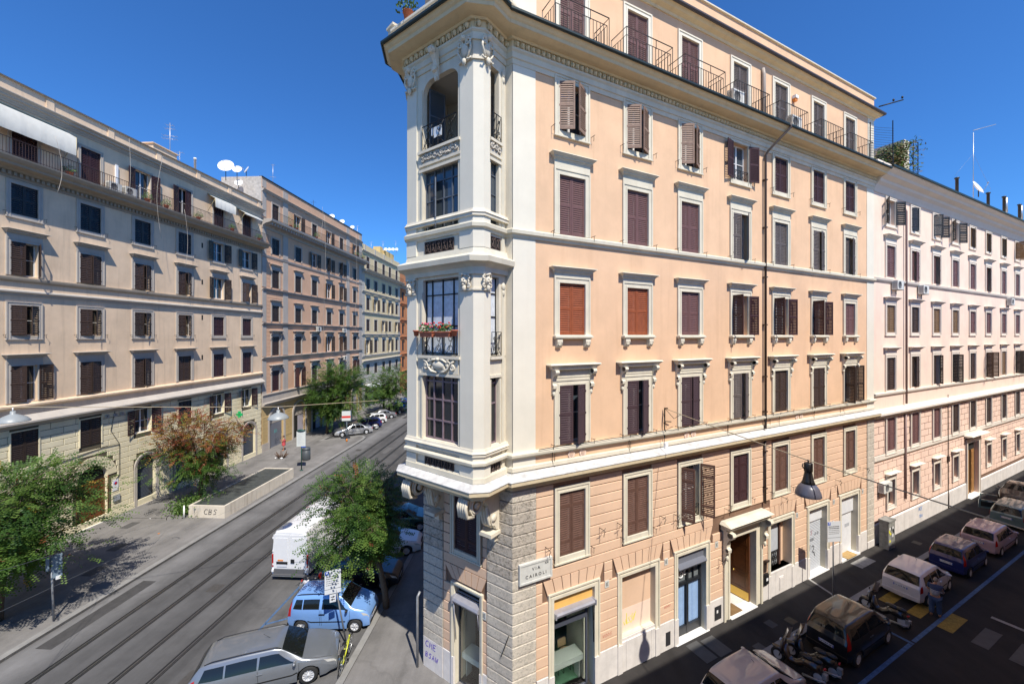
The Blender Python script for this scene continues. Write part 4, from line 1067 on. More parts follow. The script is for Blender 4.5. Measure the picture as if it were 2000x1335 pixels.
mb = MB(); mb.tube([(3.3,-.02,3.25),(3.34,.0,2.4),(3.36,0,1.75)], .02, 6); mb.tube([(3.3,-.1,2.9),(3.33,-.06,2.6)], .012, 5); put('awning_crank', mb.mesh('awning_crank', IRON), FR.at(0), cb)
# front face shop window
a, b, c, d = fd_hole
mb = MB(); mb.fb(a, b, -.3, -.24, 3.42, 3.9); put('fascia_panel', mb.mesh('fascia_panel', DARK), FF.at(0), cb)
mb = MB(); mb.prism([(-.1,3.5),(.12,3.42),(.16,3.34),(.12,3.26),(-.1,3.26)], a+.0, b-.02); mb.fb(a,b,-.2,-.16,3.5,3.54); mb.fb(a-.01,a+.04,-.1,.18,3.22,3.5); mb.tube([(a+.05,-.1,3.3),(a+.12,-.05,1.9)], .018, 5); mb.tube([(b-.05,-.1,3.3),(b-.04,-.05,2.7)], .018, 5); put('awning_box', mb.mesh('awning_box', AWNG), FF.at(0), cb)
mb = MB(); mb.fb(a,a+.05,-.3,-.22,.1,3.4); mb.fb(b-.05,b,-.3,-.22,.1,3.4); mb.fb(a,b,-.3,-.22,.1,.15); put('shop_frame', mb.mesh('shop_frame', simple_mat('anthracite_frame_b', (.07,.08,.10), .4, .3)), FF.at(0), cb)
pane('shop_pane', FF, a+.05, b-.05, .15, 3.4, -.25)
# cafe room
room = [FR.xy(.45,-.45), FR.xy(4.4,-.45), FR.xy(4.4,-4.6), SFR.xy(-4.6,-.45), SFR.xy(-.4,-.45), FF.xy(-3.8,-.45), FF.xy(-.45,-.45)]
mb = MB(); mb.poly(room[::-1], .08, .12); put('cafe_floor', mb.bm(bl).mesh('cafe_floor', GREENF), B0, cb)
mb = MB(); mb.poly(room[::-1], 4.0, 4.05)
for i, (p, q) in enumerate(zip(room[1:5], room[2:6])):
    mb.add([(p[0],p[1],.1),(q[0],q[1],.1),(q[0],q[1],4.0),(p[0],p[1],4.0)], [(0,1,2,3)], 1 if i == 1 else 0)
mb2 = MB(); mb2.fb(3.25,3.37,-2.6,-.42,.1,3.3)
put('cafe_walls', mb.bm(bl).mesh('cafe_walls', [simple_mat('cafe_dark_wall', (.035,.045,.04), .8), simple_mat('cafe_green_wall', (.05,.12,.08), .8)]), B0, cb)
mb = MB(); mb.fb(3.2,3.3,-1.5,-.42,.1,3.3); put('cafe_column', mb.mesh('cafe_column', simple_mat('pale_green_wall', (.48,.52,.40), .8)), FR.at(0), cb)
mb = MB(); mb.fb(-1.0,-.9,-1.5,-.42,.1,3.3); mb.fb(-2.8,-2.66,-1.2,-.42,.1,3.3); put('cafe_column', mb.mesh('cafe_column', MAT['pale_green_wall']), FF.at(0), cb)
def counter(FRM, t0, t1, lab):
    t = thing('window_counter', FRM.at((t0+t1)/2, -.55, .12), lab, 'counter')
    mb = MB(); w = (t1-t0)/2; mb.box(-w, w, -.2, .35, .98, 1.03); put('counter_top', mb.mesh('counter_top', TABLE), FRM.at((t0+t1)/2, -.55, .12), t)
    mb = MB(); mb.box(-w, w, -.2, -.17, .82, .978); mb.box(-w+.02,-w+.06,0,.3,0,.978); mb.box(w-.06,w-.02,0,.3,0,.978); put('counter_apron', mb.mesh('counter_apron', TABLE), FRM.at((t0+t1)/2, -.55, .12), t)
counter(FR, 1.45, 3.15, 'long pale green counter behind the cafe window under the orange panel')
counter(FF, -2.6, -1.35, 'short pale green counter behind the narrow cafe window on the front face')
def stool():
    mb = MB(); mb.poly([(.19*math.cos(k*.52)*(1.1), .17*math.sin(k*.52)) for k in range(12)], .70, .73)
    m2 = MB()
    for k in range(7):
        x0 = -.17+.34*k/6; 
    m2.add([(-.19,.17,.74),(.19,.17,.74),(.19,.20,1.0),(-.19,.20,1.0),(-.15,.19,1.05),(.15,.19,1.05),(-.19,.19,.74),(.19,.19,.74),(.19,.22,1.0),(-.19,.22,1.0),(-.15,.21,1.05),(.15,.21,1.05)],
           [(0,1,2,3),(3,2,5,4),(7,6,9,8),(8,9,10,11),(0,6,7,1),(2,8,11,5),(4,10,9,3),(5,11,10,4)])
    m3 = MB()
    for x in (-.16,.16):
        m3.tube([(x*.7,-.12,.7),(x,-.2,.01),(x,.2,.01),(x*.7,.12,.7)], .009, 5)
    m3.tube([(-.15,-.18,.25),(.15,-.18,.25)], .008, 5); m3.tube([(-.15,.18,.25),(.15,.18,.25)], .008, 5)
    return mb.mesh('seat', SEAT), m2.mesh('backrest', SEAT), m3.mesh('wire_frame', BLK)
sm = stool()
for k, (FRM, t, n, lab) in enumerate([(FR,1.75,-1.15,'beige wire-leg bar stool at the left end of the counter under the orange panel'),(FR,2.3,-1.15,'middle beige wire-leg bar stool at the counter under the orange panel'),(FR,2.85,-1.15,'beige wire-leg bar stool at the right end of the counter under the orange panel'),(FF,-1.85,-1.15,'beige wire-leg bar stool behind the narrow front cafe window')]):
    s = thing('bar_stool', FRM.at(t, n, .12), lab, 'stool', 'bar stools inside the corner cafe')
    for nm, me in zip(('seat','backrest','wire_frame'), sm): put(nm, me, FRM.at(t, n, .12), s)
# opening 2: walled up
mb = MB(); mb.fb(4.69,6.44,-.3,-.22,.9,3.76); put('infill_wall', mb.mesh('infill_wall', PEB), FR.at(0), cb)
mb = MB(); mb.fb(4.66,6.47,-.2,.01,0,1.37); put('plinth_slab', mb.mesh('plinth_slab', PLIN), FR.at(0), cb)
mb = MB(); mb.fb(4.70,6.43,-.222,-.216,1.36,2.3); put('repainted_patch', mb.mesh('repainted_patch', R2W), FR.at(0), cb)
mb = MB(); mb.lathe([(.14,0),(.14,.012),(0,.014)], (0,0,0), 14, 0, 'y', True, 1.4, .8); put('plinth_vent', mb.mesh('plinth_vent', BLK), FR.at(5.35,.012,.22), cb)
# opening 3: dark glazed door with blue curtains
DF = simple_mat('black_door_frame', (.02,.022,.026), .35)
mb = MB(); mb.fb(7.75,9.5,-.2,-.1,3.3,3.77,1); mb.prism([(-.1,3.34),(.06,3.3),(.1,3.22),(.06,3.14),(-.1,3.14)], 7.76, 9.5, 1)
for x0, x1 in ((7.75,7.84),(8.56,8.68),(9.4,9.5)): mb.fb(x0, x1, -.3, -.2, .15, 3.2)
for z0, z1 in ((.15,.5),(2.28,2.42),(3.08,3.2)): mb.fb(7.75, 9.5, -.29, -.21, z0, z1)
mb.fb(8.98,9.02,-.28,-.2,2.42,3.1)
put('glazed_door', mb.mesh('glazed_door', [DF, simple_mat('slate_panel', (.14,.15,.18), .6)]), FR.at(0), cb)
mb = MB()
for c0, c1 in ((7.84,8.52),(8.72,9.4)):
    n = 22
    for k in range(n):
        x0 = c0+(c1-c0)*k/n; x1 = c0+(c1-c0)*(k+1)/n; y = .31+.02*math.sin(k*1.9); y2 = .31+.02*math.sin((k+1)*1.9)
        mb.add([(x0,y,.5),(x1,y2,.5),(x1,y2,2.3),(x0,y,2.3)], [(0,1,2,3)], 0, True)
put('door_curtain', mb.mesh('door_curtain', CURTB), FR.at(0), cb)
mb = MB(); mb.fb(7.84,9.42,-.31,-.29,2.42,3.1); mb.fb(7.8,9.5,-.7,-.6,0,3.2); put('transom_glass', mb.mesh('transom_glass', simple_mat('transom_glass', (.16,.18,.19), .15)), FR.at(0), cb)
mb = MB(); volute(mb, 8.28, 2.74, .265, .2, 1, .025); volute(mb, 8.5, 2.76, .265, .12, -1, .02); put('painted_emblem', mb.mesh('painted_emblem', WHITE), FR.at(0), cb)
# opening 5: niche with half-lowered grey blind and grille
mb = MB(); mb.fb(15.62,16.07,-.6,-.40,1.2,3.7); mb.fb(14.3,16.0,-.42,-.38,3.45,3.7); put('niche_wall', mb.mesh('niche_wall', PEB), FR.at(0), cb)
mb = MB()
for k in range(26): z = 2.05+k*.057; mb.add([(14.32,.325,z),(15.5,.325,z),(15.5,.334,z+.05),(14.32,.334,z+.05)], [(0,1,2,3)])
mb.fb(14.3,15.5,-.5,-.36,1.3,3.5); put('roller_blind', mb.mesh('roller_blind', ROLL), FR.at(0), cb)
mb = MB(); mb.fb(15.5,15.62,-.42,-.25,1.3,3.5); mb.fb(14.3,15.45,-.4,-.26,3.46,3.52); put('blind_frame', mb.mesh('blind_frame', SH['brown']), FR.at(0), cb)
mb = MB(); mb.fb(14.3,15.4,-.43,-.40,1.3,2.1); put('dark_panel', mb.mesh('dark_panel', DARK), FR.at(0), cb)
for z in (1.36,1.72): put('window_grille', scroll_grille(1.05, .35, IRON, 'window_grille', .016), FR.at(14.82,-.28,z), cb)
mb = MB(); mb.fb(14.22,16.1,-.4,.03,0,1.3); mb.fb(14.2,16.12,.0,.06,1.24,1.31); put('plinth_slab', mb.mesh('plinth_slab', PLIN), FR.at(0), cb)
mb = MB(); mb.fb(14.95,15.32,.0,.04,.3,.95); mb.fb(15.0,15.27,.03,.052,.35,.9); put('meter_hatch', mb.mesh('meter_hatch', PLIN), FR.at(0,.03,0), cb)
# opening 6: grey roller shutter with graffiti, 7: white door
def roller(FRM, a, b, z0, z1, n, mat, par, pitch=.085):
    mb = MB(); k = int((z1-z0)/pitch)
    for i in range(k):
        z = z0+i*pitch; mb.add([(a,-n,z),(b,-n,z),(b,-n-.018,z+pitch*.45),(a,-n-.018,z+pitch*.45),(b,-n,z+pitch*.9),(a,-n,z+pitch*.9),(b,-n,z+pitch),(a,-n,z+pitch)], [(0,1,2,3),(3,2,4,5),(5,4,6,7)])
    mb.fb(a, b, n-.03, n+.02, z0-.02, z0+.06)
    return put('roller_shutter', mb.mesh('roller_shutter', mat), FRM.at(0), par)
roller(FR, 17.72, 19.49, .17, 2.85, -.3, ROLL, cb)
mb = MB(); mb.fb(17.72,19.49,-.34,-.22,2.86,3.68); mb.fb(18.4,18.75,-.22,-.2,3.45,3.66,1); put('fascia_panel', mb.mesh('fascia_panel', [WPNL, ROLL]), FR.at(0), cb)
mb = MB(); mb.fb(21.05,22.94,-.3,-.2,2.6,3.68); mb.fb(22.0,22.3,-.2,-.18,3.4,3.64,1); mb.fb(21.6,22.94,-.36,-.3,.22,2.6); mb.fb(21.05,21.6,-.9,-.8,.2,2.6,2); mb.fb(22.2,22.7,-.3,-.29,1.7,1.9,1); put('shop_door', mb.mesh('shop_door', [WPNL, ROLL, GLASSB]), FR.at(0), cb)
# mailbox, plates, brackets
mb = MB(); mb.fb(13.62,13.95,.03,.14,.95,1.45); mb.fb(13.65,13.92,.14,.16,1.0,1.4); mb.fb(13.7,13.85,.16,.165,1.15,1.28,1); thing('mailbox', FR.at(0), 'small black wall box beside the wooden portal', 'letter box', None, mb.mesh('mailbox', [BLK, WHITE]))
mb = MB(); mb.prism([(.03,2.1),(.2,2.15),(.2,2.05),(.08,1.95),(.06,1.5),(.03,1.5)], 13.66, 13.9); put('iron_lamp_bracket', mb.mesh('iron_lamp_bracket', PIPE), FR.at(0), cb)
mb = MB(); mb.fb(10.05,10.5,.045,.06,.35,.95); mb.fb(10.18,10.28,.06,.063,.65,.78,1); put('meter_hatch', mb.mesh('meter_hatch', [simple_mat('dark_steel', (.05,.05,.055), .5, .4), WHITE]), FR.at(0), cb)
mb = MB(); mb.fb(7.02,7.28,.045,.06,.3,.85); put('meter_hatch', mb.mesh('meter_hatch', [MAT['dark_steel']]), FR.at(0), cb)
for t, z in ((1.25,5.75),(3.6,5.9),(4.45,5.9),(6.7,5.7),(7.5,5.6),(10.75,5.2),(15.2,4.9),(16.4,5.2),(17.0,4.9),(20.4,4.9),(23.6,5.1),(10.35,3.0)):
    mb = MB(); mb.tube([(0,0,0),(0,-.26,0),(.03,-.3,-.04),(0,-.27,-.12),(0,-.25,-.24)], .012, 5); mb.tube([(-.14,-.26,-.02),(0,-.26,0),(.12,-.2,.03)], .01, 5); put('wall_hook', mb.mesh('wall_hook', IRON), FR.at(t, .03, z), cb)
mb = MB(); mb.tube([(FF.xy(-.1)[0]-.05, FF.xy(-.1)[1]-.06, 3.1),(FF.xy(-.4,.1)[0], FF.xy(-.4,.1)[1], 2.3)], .015, 5); put('iron_rod', mb.bm(bl).mesh('iron_rod', IRON), B0, cb)
mb = MB(); p = FF.xy(-4.25,.25); q = SFR.xy(.15,.2)
mb.tube([(q[0]+.02,q[1]+.1,3.0),(q[0]-.06,q[1],2.85),(q[0]-.06,q[1],.1)], .05, 8); put('protection_pipe', mb.bm(bl).mesh('protection_pipe', GALV), B0, cb)
# street name
sg = thing('street_sign', FR.at(.82, .07, 4.75), 'marble street name plate reading VIA CAIROLI on the corner quoins', 'street sign')
M0 = FR.at(.82, .05, 5.09)
mb = MB(); mb.fb(-.64,.64,0,.08,-.34,.34); put('plate', mb.mesh('plate', TOMB), M0, sg)
mb = MB()
for z0, z1, x0, x1 in ((-.34,-.28,-.64,.64),(.28,.34,-.64,.64),(-.279,.279,-.64,-.58),(-.279,.279,.58,.64)): mb.fb(x0,x1,.081,.105,z0,z1)
put('rim', mb.mesh('rim', TOMB), M0, sg)
letters('V I A', .15, M0 @ T(0,-.085,.10), sg, INK); letters('C A I R O L I', .15, M0 @ T(0,-.085,-.12), sg, INK); letters('R.XI', .08, M0 @ T(.42,-.085,.19), sg, INK)
# house number plates
for k, (FRM, t, z, lab) in enumerate([(FR,3.95,3.72,'small marble number plate right of the orange-panelled cafe window'),(FR,7.05,3.75,'small marble number plate left of the blue-curtained glass door'),(FR,10.2,3.7,'small marble number plate left of the wooden portal'),(FR,13.75,3.55,'small marble number plate right of the wooden portal'),(FR,16.55,3.7,'small marble number plate left of the grey roller shutter'),(FR,20.2,3.7,'small marble number plate right of the grey roller shutter'),(FR,23.5,3.7,'small marble number plate by the white-panelled shop door'),(FF,-1.2,3.3,'small marble number plate on the narrow front face')]):
    o = thing('house_number_plate', FRM.at(t, .03, z), lab, 'number plate', 'house number plates of the corner building')
    mb = MB(); mb.fb(-.10,.10,0,.02,-.13,.13); put('plate', mb.mesh('plate', TOMB), FRM.at(t,.03,z), o)
    mb = MB(); mb.fb(-.045,-.02,.02,.024,-.07,.07); mb.fb(.01,.05,.02,.024,-.07,-.05); mb.fb(.01,.05,.02,.024,.05,.07); mb.fb(.01,.03,.02,.024,-.07,.07); put('numeral', mb.mesh('numeral', INK), FRM.at(t,.03,z), o)
# graffiti strokes
def scrawl(FRM, n, t, z, size, strokes, mat, name='graffiti', par=None, r=.016):
    mb = MB()
    for st in strokes: mb.tube([(t+x*size, -n, z+y*size) for x, y in st], r, 4, sm=False)
    for i, v in enumerate(mb.v): mb.v[i] = (v[0], -n+(v[1]+n)*.2, v[2])
    return put(name, mb.mesh(name, mat), FRM.at(0), par or cb)
GL = {'C':[[(.8,.9),(.3,1),(0,.6),(0,.3),(.3,0),(.8,.1)]],'B':[[(0,0),(0,1),(.6,.9),(.5,.55),(0,.5)],[(0,.5),(.7,.4),(.6,.05),(0,0)]],'S':[[(.8,.9),(.3,1),(.05,.75),(.6,.45),(.6,.1),(0,0)]],
 'E':[[(.7,1),(0,1),(0,0),(.7,0)],[(0,.5),(.6,.5)]],'M':[[(0,0),(.1,1),(.4,.4),(.7,1),(.8,0)]],'O':[[(.4,1),(.8,.6),(.6,.05),(.2,0),(0,.5),(.4,1)]],'A':[[(0,0),(.4,1),(.8,0)],[(.2,.4),(.6,.4)]],
 'U':[[(0,1),(.05,.2),(.4,0),(.7,.2),(.75,1)]],'L':[[(0,1),(0,0),(.7,0)]],'R':[[(0,0),(0,1),(.6,.9),(.5,.5),(0,.45),(.7,0)]],'K':[[(0,0),(0,1)],[(.7,1),(0,.45),(.7,0)]],'N':[[(0,0),(.05,1),(.7,0),(.75,1)]],
 '?':[[(0,.8),(.3,1.1),(.7,.8),(.5,.4),(.1,.2),(.7,-.1),(.9,-.7)]],'P':[[(0,0),(0,1),(.6,.9),(.5,.5),(0,.45)]],'W':[[(0,1),(.2,0),(.4,.6),(.6,0),(.8,1)]],'I':[[(0,0),(0,1)]],'T':[[(0,1),(.8,1)],[(.4,1),(.4,0)]],'D':[[(0,0),(0,1),(.6,.8),(.7,.3),(0,0)]],'J':[[(.6,1),(.6,.1),(.2,0),(0,.3)]]}
def tag_(FRM, n, t, z, word, size, mat, par=None, r=.014, slant=.15, sp=.95):
    st = []
    for i, ch in enumerate(word):
        for s in GL.get(ch, GL['I']): st.append([(x*.8+i*sp+y*slant, y) for x, y in s])
    return scrawl(FRM, n, t, z, size, st, mat, 'graffiti', par, r)
tag_(FF, .066, -4.15, .95, 'CME', .22, PURP, r=.018); tag_(FF, .066, -4.15, .55, 'BSAW', .19, PURP, r=.018)
tag_(FR, .035, 3.75, 1.75, 'WOOS', .12, REDS, r=.007); tag_(FR, .035, 6.95, 1.85, 'WOOS', .10, REDS, r=.007)
scrawl(FR, -.21, 5.1, 1.65, .5, [[(-.2,.3),(-.1,0),(.05,.45),(.1,.05)],[(.15,0),(.1,.9)],[(.2,.1),(.5,.1),(.3,.5),(.6,.55)],[(.55,0),(.95,.6),(.7,.7),(.65,.3)],[(.8,.1),(1.05,.75)]], YELS, r=.014)
tag_(FR, -.275, 17.85, 2.1, 'WOES', .22, REDS, r=.011); tag_(FR, -.275, 18.2, 1.75, 'EROON', .14, INK, r=.01); tag_(FR, -.275, 18.9, 2.0, 'NFO', .14, INK, r=.01); tag_(FR, -.275, 17.75, 1.25, 'UMI', .34, INK, r=.014); scrawl(FR, -.275, 18.6, 1.1, .35, [GL['?'][0]], INK, r=.02); tag_(FR, -.275, 18.1, .95, 'AI', .15, REDS, r=.01)
# flower boxes on the bay grille
def flower_box(FRM, t, n, z, w, lab, col):
    o = thing('flower_box', FRM.at(t, n, z), lab, 'flower box', 'terracotta flower boxes on the bay window rail')
    mb = MB(); mb.add([(-w/2+.03,-.07,0),(w/2-.03,-.07,0),(w/2-.03,.07,0),(-w/2+.03,.07,0),(-w/2,-.1,.17),(w/2,-.1,.17),(w/2,.1,.17),(-w/2,.1,.17)], [(0,3,2,1),(4,5,6,7),(0,1,5,4),(1,2,6,5),(2,3,7,6),(3,0,4,7)])
    mb.box(-w/2-.015, w/2+.015, -.115, .115, .15, .19); put('planter', mb.mesh('planter', TERRA), FRM.at(t, n, z), o)
    rnd = random.Random(int(t*100)); mb = MB(); m2 = MB()
    for k in range(int(180*w)):
        c = Vector((rnd.uniform(-w/2,w/2), rnd.uniform(-.13,.12), .2+rnd.random()**1.5*.22)); a = Vector((rnd.gauss(0,1),rnd.gauss(0,1),rnd.gauss(0,1))).normalized()*.035; b = a.orthogonal().normalized()*.03
        mb.add([tuple(c-a),tuple(c+b),tuple(c+a),tuple(c-b)], [(0,1,2,3)])
    for k in range(int(26*w)): m2.ball((rnd.uniform(-w/2,w/2), rnd.uniform(-.14,.05), .3+rnd.random()*.18), .035,.035,.028, 6, 4)
    put('leaves', mb.mesh('leaves', LEAF), FRM.at(t, n, z), o); put('blossoms', m2.mesh('blossoms', col), FRM.at(t, n, z), o)
flower_box(FF, -2.38, 1.55, 12.95, .62, 'terracotta window box with pink and red geraniums, left one on the bay rail', PETPK)
flower_box(FF, -1.62, 1.55, 12.95, .66, 'terracotta window box with red geraniums, right one on the bay rail', PETAL)
for FRM, t, n, lab in ((FF,-2.92,1.57,'empty terracotta pot at the left end of the bay rail'),(FF,-1.12,1.57,'empty terracotta pot at the right end of the bay rail')):
    mb = MB(); mb.lathe([(.07,0),(.10,.16),(.12,.16),(.12,.2),(.1,.2),(.09,.13),(0,.12)], (0,0,0), 14); thing('flower_pot', FRM.at(t, n, 12.98), lab, 'flower pot', 'terracotta pots on the bay rail', mb.mesh('flower_pot', TERRA))
# ---------------------------------------------------------------- helpers for the street buildings
def fm(bld, nm, FRM, t0, t1, prof, mat):
    """straight moulding; prof = (n,z); ends closed"""
    mb = MB(); mb.prism(prof, t0, t1); return put(nm, mb.mesh(nm, mat), FRM.at(0), bld)
def cornice_prof(z, p, h, foot=.0):
    return [(-.05,z-h),(.06,z-h),(.10,z-h*.8),(.16,z-h*.78),(.18,z-h*.55),(p*.62,z-h*.48),(p*.66,z-h*.3),(p*.8,z-h*.2),(p,z-.04),(p,z),(-.05,z+.04)]
def body(bld, FRM, t0, t1, z1, mat, depth=12, roofz=None):
    mb = MB(); mb.fb(t0+.01, t1-.01, -depth, -.62, 0, z1-.02); mb.fb(t0, t1, -.62, -.001, z1-.3, z1, 1)
    mb.fb(t0, t0+.02, -.62, -.001, 0, z1-.31); mb.fb(t1-.02, t1, -.62, -.001, 0, z1-.31)
    put('building_core', mb.mesh('building_core', [mat, ROOF]), FRM.at(0), bld)
def ashlar(bld, FRM, t0, t1, z0, z1, ch, bl, holes, mat, limit=290, name='ashlar_block', arches=(), far_first=False, gap=.03, pr=.03):
    """running-bond blocks; the nearest are single parts, the rest one joined part"""
    blocks = []; k = 0; z = z0
    while z < z1-.1:
        zt = min(z+ch, z1)-gap; off = (k % 2)*bl/2; t = t0-off
        while t < t1:
            a, b = max(t, t0), min(t+bl, t1)
            for s in cut(a, b, z, zt, holes, .0): 
                s = [s[0]+gap/2, s[1]-gap/2]; ok = True
                for cx, cz, r in arches:
                    zz = (z+zt)/2
                    if zt > cz-.02 and z < cz+r:
                        hw = math.sqrt(max(0, r*r-max(0, min(abs(z-cz), abs(zt-cz)) if (z-cz)*(zt-cz) > 0 else 0)**2))
                        if s[1] > cx-hw and s[0] < cx+hw:
                            if s[0] < cx-hw-.08 and s[1] <= cx+hw+.3: s[1] = cx-hw
                            elif s[1] > cx+hw+.08 and s[0] >= cx-hw-.3: s[0] = cx+hw
                            elif s[0] < cx-hw-.08: 
                                if s[1] > cx+hw+.08: blocks.append((cx+hw, s[1], z, zt))
                                s[1] = cx-hw
                            else: ok = False
                if ok and s[1]-s[0] > .07: blocks.append((s[0], s[1], z, zt))
            t += bl
        z += ch; k += 1
    blocks.sort(key=lambda q: Vector((*FRM.xy((q[0]+q[1])/2), 0)).length)
    for q in blocks[:limit]: block(bld, FRM, q[0], q[1], q[2], q[3], mat, pr, name, 0.0)
    if blocks[limit:]:
        mb = MB()
        for q in blocks[limit:]: mb.fb(q[0], q[1], .001, pr, q[2], q[3])
        o = put('far_ashlar_blocks', mb.mesh('far_ashlar_blocks', mat), FRM.at(0), bld); o['kind'] = 'stuff'
def rail(bld, FRM, t0, t1, n, z, h, mat, pitch=.14):
    mb = MB(); mb.fb(t0, t1, n-.02, n+.02, z+h-.03, z+h); mb.fb(t0, t1, n-.01, n+.01, z+.06, z+.09); k = int((t1-t0)/pitch)
    for i in range(k+1): t = t0+(t1-t0)*i/k; mb.fb(t-.009, t+.009, n-.009, n+.009, z, z+h)
    return put('balcony_railing', mb.mesh('balcony_railing', mat), FRM.at(0), bld)
def dentils(bld, FRM, t0, t1, n, z, w, pitch, h, mat):
    mb = MB(); k = int((t1-t0)/pitch)
    for i in range(k): t = t0+(i+.3)*pitch; mb.fb(t, t+w, n-.1, n, z, z+h)
    o = put('dentil_band', mb.mesh('dentil_band', mat), FRM.at(0), bld); o['kind'] = 'stuff'
def awning(bld, FRM, t0, t1, z, drop, n, mat=AWNC):
    mb = MB(); K = 16
    for i in range(K):
        a = t0+(t1-t0)*i/K; b = t0+(t1-t0)*(i+1)/K; w1 = .02*math.sin(i*2.1); w2 = .02*math.sin((i+1)*2.1)
        mb.add([(a,-.06,z),(b,-.06,z),(b,-n,z-.42),(a,-n,z-.42),(a,-n-w1,z-.42-drop),(b,-n-w2,z-.42-drop)], [(0,1,2,3),(3,2,5,4)], 0, True)
    put('awning', mb.mesh('awning', mat), FRM.at(0), bld)
    mb = MB(); mb.tube([(t0,-.06,z+.02),(t1,-.06,z+.02)], .035, 6)
    for t in (t0+.03, t1-.03): mb.tube([(t,-.03,z-1.6),(t,-n,z-.44)], .018, 5); mb.tube([(t,-.03,z-.05),(t,-n,z-.42)], .02, 5); mb.tube([(t,-n,z-.42),(t,-n-.02,z-.45-drop)], .018, 5)
    put('awning_arm', mb.mesh('awning_arm', simple_mat('awning_arm_cream', (.40,.32,.16), .5)) if 'awning_arm_cream' not in MAT else mb.mesh('awning_arm', MAT['awning_arm_cream']), FRM.at(0), bld)
def pot_plant(M, lab, r=.3, h=.45, seed=1, mat=None, grp='potted plants on the roof balconies', pot=TERRA):
    o = thing('potted_plant', M, lab, 'plant', grp)
    mb = MB(); mb.lathe([(.12,0),(.17,.26),(.19,.26),(.19,.3),(.15,.3),(.14,.22),(0,.2)], (0,0,0), 10); put('pot', mb.mesh('pot', pot), M, o)
    rnd = random.Random(seed); mb = MB()
    for k in range(150):
        d = Vector((rnd.gauss(0,1),rnd.gauss(0,1),abs(rnd.gauss(0,1)))).normalized()*r*rnd.random()**.4; c = Vector((d.x,d.y,.3+d.z*h/r)); a = Vector((rnd.gauss(0,1),rnd.gauss(0,1),rnd.gauss(0,.7))).normalized()*.06; b = a.orthogonal().normalized()*.035
        mb.add([tuple(c-a),tuple(c+b),tuple(c+a),tuple(c-b)], [(0,1,2,3)])
    put('foliage', mb.mesh('foliage', mat or LEAF), M, o); return o

# ---------------------------------------------------------------- LEFT 1: beige building with yellow rusticated base
M1 = FL.at(8.0)
b1 = thing('beige_apartment_building', M1, 'beige building with yellow rusticated base and blue-grey window trim at the left edge', 'building')
T0, T1 = 8.0, 42.28
C1 = [10.8, 14.5, 18.2, 21.85, 25.35, 28.95, 32.62, 36.3, 40.02]; W1 = 1.3
r1 = [(20.02,21.76),(16.48,18.42),(13.0,14.76),(9.12,11.25)]
H1 = [(c-W1/2,c+W1/2,a,b) for c in C1 for a,b in r1]
arch_c = [(25.5,.96,3.2),(29.25,.78,3.05),(32.7,.95,3.0),(36.5,.8,3.0),(40.4,.95,2.85),(21.6,.9,3.0),(18,.9,3.0)]
HB = [(c-W1/2,c+W1/2,5.6,7.42) for c in C1]; HA = [(c-r,c+r,.05,zs+r,1) for c,r,zs in arch_c]
mb = MB(); wall(mb, T0, T1, 8.0, 23, H1, 0, .24); put('wall', mb.mesh('wall', L1W), FL.at(0), b1)
mb = MB(); wall(mb, T0, T1, 0, 8.0, HB+HA, 0, .3, 0, 1); put('base_wall', mb.mesh('base_wall', [JOINTY, L1B]), FL.at(0), b1)
body(b1, FL, T0, T1, 26.9, L1W)
ashlar(b1, FL, 17, T1-.05, .6, 7.78, .39, 1.36, [(h[0]-.02,h[1]+.02,h[2]-.02,h[3]+.02) for h in HB]+[(c-r-.22,c+r+.22,-1,zs) for c,r,zs in arch_c], L1B, 285, arches=[(c,zs,r+(.62 if i == 0 else .26)) for i,(c,r,zs) in enumerate(arch_c)])
for k in range(9):                                        # voussoirs of the big doorway arch
    a0 = math.pi*k/9; a1 = math.pi*(k+1)/9-.03; c, r, zs = arch_c[0]; ro = r+.6
    q = [(c-r*math.cos(a0),zs+r*math.sin(a0)),(c-ro*math.cos(a0),zs+ro*math.sin(a0)),(c-ro*math.cos(a1),zs+ro*math.sin(a1)),(c-r*math.cos(a1),zs+r*math.sin(a1))]
    mb = MB(); mb.add([(x,-.001,z) for x,z in q]+[(x,-.035,z) for x,z in q], [(4,5,6,7),(0,1,5,4),(1,2,6,5),(2,3,7,6),(3,0,4,7)]); put('voussoir', mb.mesh('voussoir', L1B), FL.at(0), b1)
fm(b1, 'plinth', FL, 17, T1, [(-.02,0),(.045,0),(.045,.56),(-.02,.58)], L1B)
